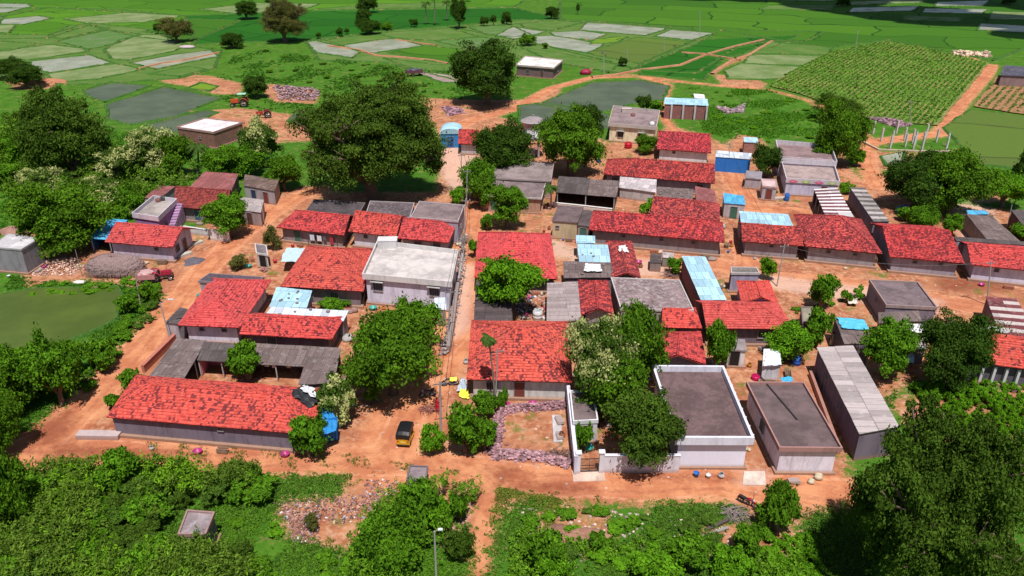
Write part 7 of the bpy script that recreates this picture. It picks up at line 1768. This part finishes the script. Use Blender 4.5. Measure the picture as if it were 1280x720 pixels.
# pots, tubs and bricks standing along the house walls
pot_src = {}
def potmesh(kind, c):
    m = MB()
    if kind == 'pot': m.lathe((0, 0, 0), [(0, 0), (.12, .0), (.24, .14), (.25, .24), (.13, .36), (.12, .4), (.16, .44), (.13, .43)], 14)
    elif kind == 'bucket': m.lathe((0, 0, 0), [(0, 0), (.15, 0), (.2, .34), (.22, .35), (.19, .33), (.14, .03), (0, .03)], 14)
    else: m.lathe((0, 0, 0), [(0, 0), (.3, 0), (.38, .28), (.41, .3), (.36, .27), (.28, .03), (0, .03)], 16)
    return m.build('tmp', paint(c, .4), None, True, (0, 0, 0))
g = random.Random(77); kinds = [('pot', (.5, .5, .52)), ('pot', (.3, .12, .06)), ('bucket', (.02, .15, .5)), ('bucket', (.5, .03, .05)), ('tub', (.05, .35, .3)), ('pot', (.5, .2, .04)), ('bucket', (.65, .65, .66)), ('tub', (.45, .03, .2))]
pm_ = [potmesh(*k).data for k in kinds]
for o in [o for o in COL.objects if o.name.startswith('tmp')]: bpy.data.objects.remove(o)
lab = {'pot': 'round-bellied water pot standing by a house wall', 'bucket': 'plastic bucket standing by a house wall', 'tub': 'wide washing tub standing by a house wall'}
near = [q for q in HQ if min(p.y for p in q) < 125]
for i in range(150):
    q = g.choice(near); k = g.choice([0, 0, 1, 3]); a, b_ = q[k], q[(k+1) % 4]; e = (b_-a).normalized(); nr = Vector((e.y, -e.x)); p = a.lerp(b_, g.uniform(.08, .92))+nr*g.uniform(.7, 1.7)
    if at(0,0) is None or any(sd_poly(np.array([[p.x, p.y]]), np.array([[v.x, v.y] for v in h]))[0] > -.35 for h in HQ): continue
    j = g.randrange(len(kinds)); o = bpy.data.objects.new({'pot': 'water_pot', 'bucket': 'bucket', 'tub': 'washing_tub'}[kinds[j][0]], pm_[j]); COL.objects.link(o); o.location = (p.x, p.y, 0); s_ = g.uniform(.9, 1.4); o.scale = (s_, s_, s_)
    tag(o, lab[kinds[j][0]], kinds[j][0], {'pot': 'water pots by the house walls', 'bucket': 'buckets by the house walls', 'tub': 'washing tubs by the house walls'}[kinds[j][0]])
def clutter(kind, seed):
    g = random.Random(seed); m = MB()
    if kind == 'brick_stack':
        for z in range(4):
            for x in range(5):
                for y in range(2): m.obox(((x-2)*.25+g.uniform(-.01, .01), (y-.5)*.3, .06+z*.12), (1, g.uniform(-.05, .05), 0), (.23, .27, .11))
        c = (.35, .12, .08)
    elif kind == 'firewood_stack':
        for i in range(46): x, z = g.uniform(-.35, .35), .06+g.random()**1.5*.6; m.tube([(x-.02, -.7+g.uniform(-.1, .1), z), (x+.02, .7+g.uniform(-.1, .1), z+g.uniform(-.03, .03))], g.uniform(.025, .05), 5)
        c = (.22, .15, .11)
    elif kind == 'sack': m.blob((0, 0, .22), (.4, .26, .24), n=10, m=6, jit=.08, rng=g); m.blob((.1, .35, .2), (.36, .24, .2), n=10, m=6, jit=.08, rng=g); c = (.5, .42, .3)
    else:
        for i in range(4): m.obox((g.uniform(-.1, .1), g.uniform(-.1, .1), .05+i*.09), (1, g.uniform(-.2, .2), 0), (1.1, .6, .07))
        c = (.36, .32, .32)
    return m.build('tmp', plaster(c, .3) if kind != 'sack' else tarp(c, .5, .1), None, kind == 'sack', (0, 0, 0))
cl_ = ['brick_stack', 'firewood_stack', 'sack', 'slab_pile']; cm_ = [clutter(k, 5+i).data for i, k in enumerate(cl_)]
for o in [o for o in COL.objects if o.name.startswith('tmp')]: bpy.data.objects.remove(o)
clab = ['stack of red bricks beside a house wall', 'stack of firewood beside a house wall', 'pair of filled sacks beside a house wall', 'pile of grey stone slabs beside a house wall']
for i in range(110):
    q = g.choice(near); k = g.choice([0, 0, 1, 3]); a, b_ = q[k], q[(k+1) % 4]; e = (b_-a).normalized(); nr = Vector((e.y, -e.x)); p = a.lerp(b_, g.uniform(.08, .92))+nr*g.uniform(.8, 1.5)
    if any(sd_poly(np.array([[p.x, p.y]]), np.array([[v.x, v.y] for v in h]))[0] > -.5 for h in HQ): continue
    j = g.choices(range(4), [2, 4, 2, 3])[0]; o = bpy.data.objects.new(cl_[j], cm_[j]); COL.objects.link(o); o.location = (p.x, p.y, 0); o.rotation_euler = (0, 0, math.atan2(e.y, e.x)+g.uniform(-.3, .3)+(math.pi/2 if j == 1 else 0)); s_ = g.uniform(.7, 1.1); o.scale = (s_, s_, s_)
    tag(o, clab[j], ['bricks', 'firewood', 'sacks', 'stone slabs'][j], clab[j].replace('a house wall', 'the house walls'))
# ---------------------------------------------------------------- people
def person(label, px, rz, joints, top, bottom, skinc=(.2, .1, .065), sari=False):
    """one skin for the body, clothing and hair as children"""
    b0 = at(*px); rt_me = bpy.data.meshes.new('person'); bm_v = [j[0] for j in joints['v']]
    rt_me.from_pydata(bm_v, joints['e'], []); o = bpy.data.objects.new('person', rt_me); COL.objects.link(o)
    sk = o.modifiers.new('skin', 'SKIN'); 
    for i, j in enumerate(joints['v']): o.data.skin_vertices[0].data[i].radius = (j[1], j[1]*j[2])
    o.data.skin_vertices[0].data[0].use_root = True
    ss = o.modifiers.new('sub', 'SUBSURF'); ss.levels = ss.render_levels = 2
    dg = bpy.context.evaluated_depsgraph_get(); me = bpy.data.meshes.new_from_object(o.evaluated_get(dg)); o.modifiers.clear(); o.data = me
    me.name = 'person'; me.materials.clear(); me.materials.append(paint(skinc, .6)); me.polygons.foreach_set("use_smooth", [True]*len(me.polygons))
    o.location = b0; o.rotation_euler = (0, 0, rz); tag(o, label, 'person'); L = Local(o)
    m = MB(); m.lathe((0, 0, 0), [(.19, .93), (.185, 1.1), (.2, 1.25), (.215, 1.38), (.13, 1.46), (.07, 1.49)], 16); ob = L(m, 'shirt', tarp(top, .3, .08), None, True); ob.scale = (1.0, .72, 1)
    m = MB(); m.lathe((0, 0, 0), [(.27, .08), (.24, .4), (.21, .75), (.2, .98), (.17, 1.0)] if sari else [(.2, .42), (.2, .7), (.19, .96), (.16, .98)], 16); ob = L(m, 'skirt' if sari else 'wrap_cloth', tarp(bottom, .3, .08), None, True); ob.scale = (1, .8, 1)
    m = MB(); m.blob((0, .015, 1.615), (.098, .115, .115), n=12, m=8, jit=.01); m.blob((0, .1, 1.56), (.05, .05, .05), n=8, m=5, jit=.02); L(m, 'hair', paint((.012, .01, .01), .5), None, True)
    for s_ in (-1, 1):
        m = MB(); m.blob((s_*.035, -.088, 1.6), (.014, .01, .008), n=6, m=4, jit=0); L(m, 'eye', paint((.03, .02, .02), .2))
    return o
def stand_pose():
    v = [((0, 0, .95), .12, .8), ((0, 0, 1.15), .11, .8), ((0, 0, 1.36), .13, .7), ((0, 0, 1.47), .05, 1), ((0, -.005, 1.54), .065, 1), ((0, -.01, 1.64), .085, 1), ((0, -.005, 1.7), .05, 1), ((0, -.1, 1.585), .018, 1)]
    e = [(0, 1), (1, 2), (2, 3), (3, 4), (4, 5), (5, 6), (5, 7)]
    for s_ in (-1, 1):
        k = len(v); v += [((s_*.18, 0, 1.4), .055, 1), ((s_*.24, .02, 1.14), .042, 1), ((s_*.25, -.08, .9), .03, 1), ((s_*.25, -.1, .82), .028, .6)]; e += [(2, k), (k, k+1), (k+1, k+2), (k+2, k+3)]
        h = k+3
        for q in range(4):
            kk = len(v); x = s_*.25+(q-1.5)*.018; v += [((x, -.112, .765), .0085, 1), ((x*1.0, -.12, .725-.006*(q in (1, 2))), .0075, 1)]; e += [(h, kk), (kk, kk+1)]
        kk = len(v); v += [((s_*.25-.03*s_, -.13, .8), .009, 1), ((s_*.25-.045*s_, -.145, .765), .008, 1)]; e += [(h, kk), (kk, kk+1)]
        k = len(v); v += [((s_*.1, 0, .88), .09, 1), ((s_*.11, -.01, .5), .058, 1), ((s_*.11, .02, .1), .038, 1), ((s_*.115, -.12, .03), .035, .7)]; e += [(0, k), (k, k+1), (k+1, k+2), (k+2, k+3)]
    return dict(v=v, e=e)
person('person in a red sari standing beside the blue motorbike', (547,514), 2.6, stand_pose(), (.5, .01, .03), (.5, .01, .03), sari=True)
person('person in pale yellow-green clothes standing by the dark-walled house', (1039,431), .5, stand_pose(), (.5, .6, .3), (.6, .62, .45), sari=True)
# ---------------------------------------------------------------- the cloud that shades the far right fields
def cloud(label, ground_pts, alt, r, seed):
    g = random.Random(seed); m = MB(); off = Vector((SUN.x/SUN.z*alt, SUN.y/SUN.z*alt, alt)); P = [at(*p)+off for p in ground_pts]; c = sum(P, Vector())/len(P)
    for p in P:
        for k in range(3): m.blob(p+Vector((g.uniform(-r, r)*.6, g.uniform(-r, r)*.5, g.uniform(-6, 10))), (r*g.uniform(.7, 1.2), r*g.uniform(.6, .9), r*g.uniform(.25, .4)), n=14, m=8, jit=.12, rng=g)
    b = NB("cloud"); b.color((.9, .9, .92)); b.rough(1, 0); return tag(m.build('cloud', b.m, None, True, c), label, None, None, 'structure')
cloud('white cumulus cloud high overhead, shading the far right fields', [(900,-4),(960,-2),(1010,2),(1060,6),(1110,12),(1160,18),(1215,24),(1270,30),(1330,38),(1130,-4),(1220,2),(1300,8),(1060,-10),(1180,-12),(1000,-12)], 330, 26, 3)
# tidy: stones that hold the roof sheets down
for i, o in enumerate(loose_stones): tag(o, 'dark stone weighing down a sheet roof', 'stone', 'stones weighing down the sheet roofs')
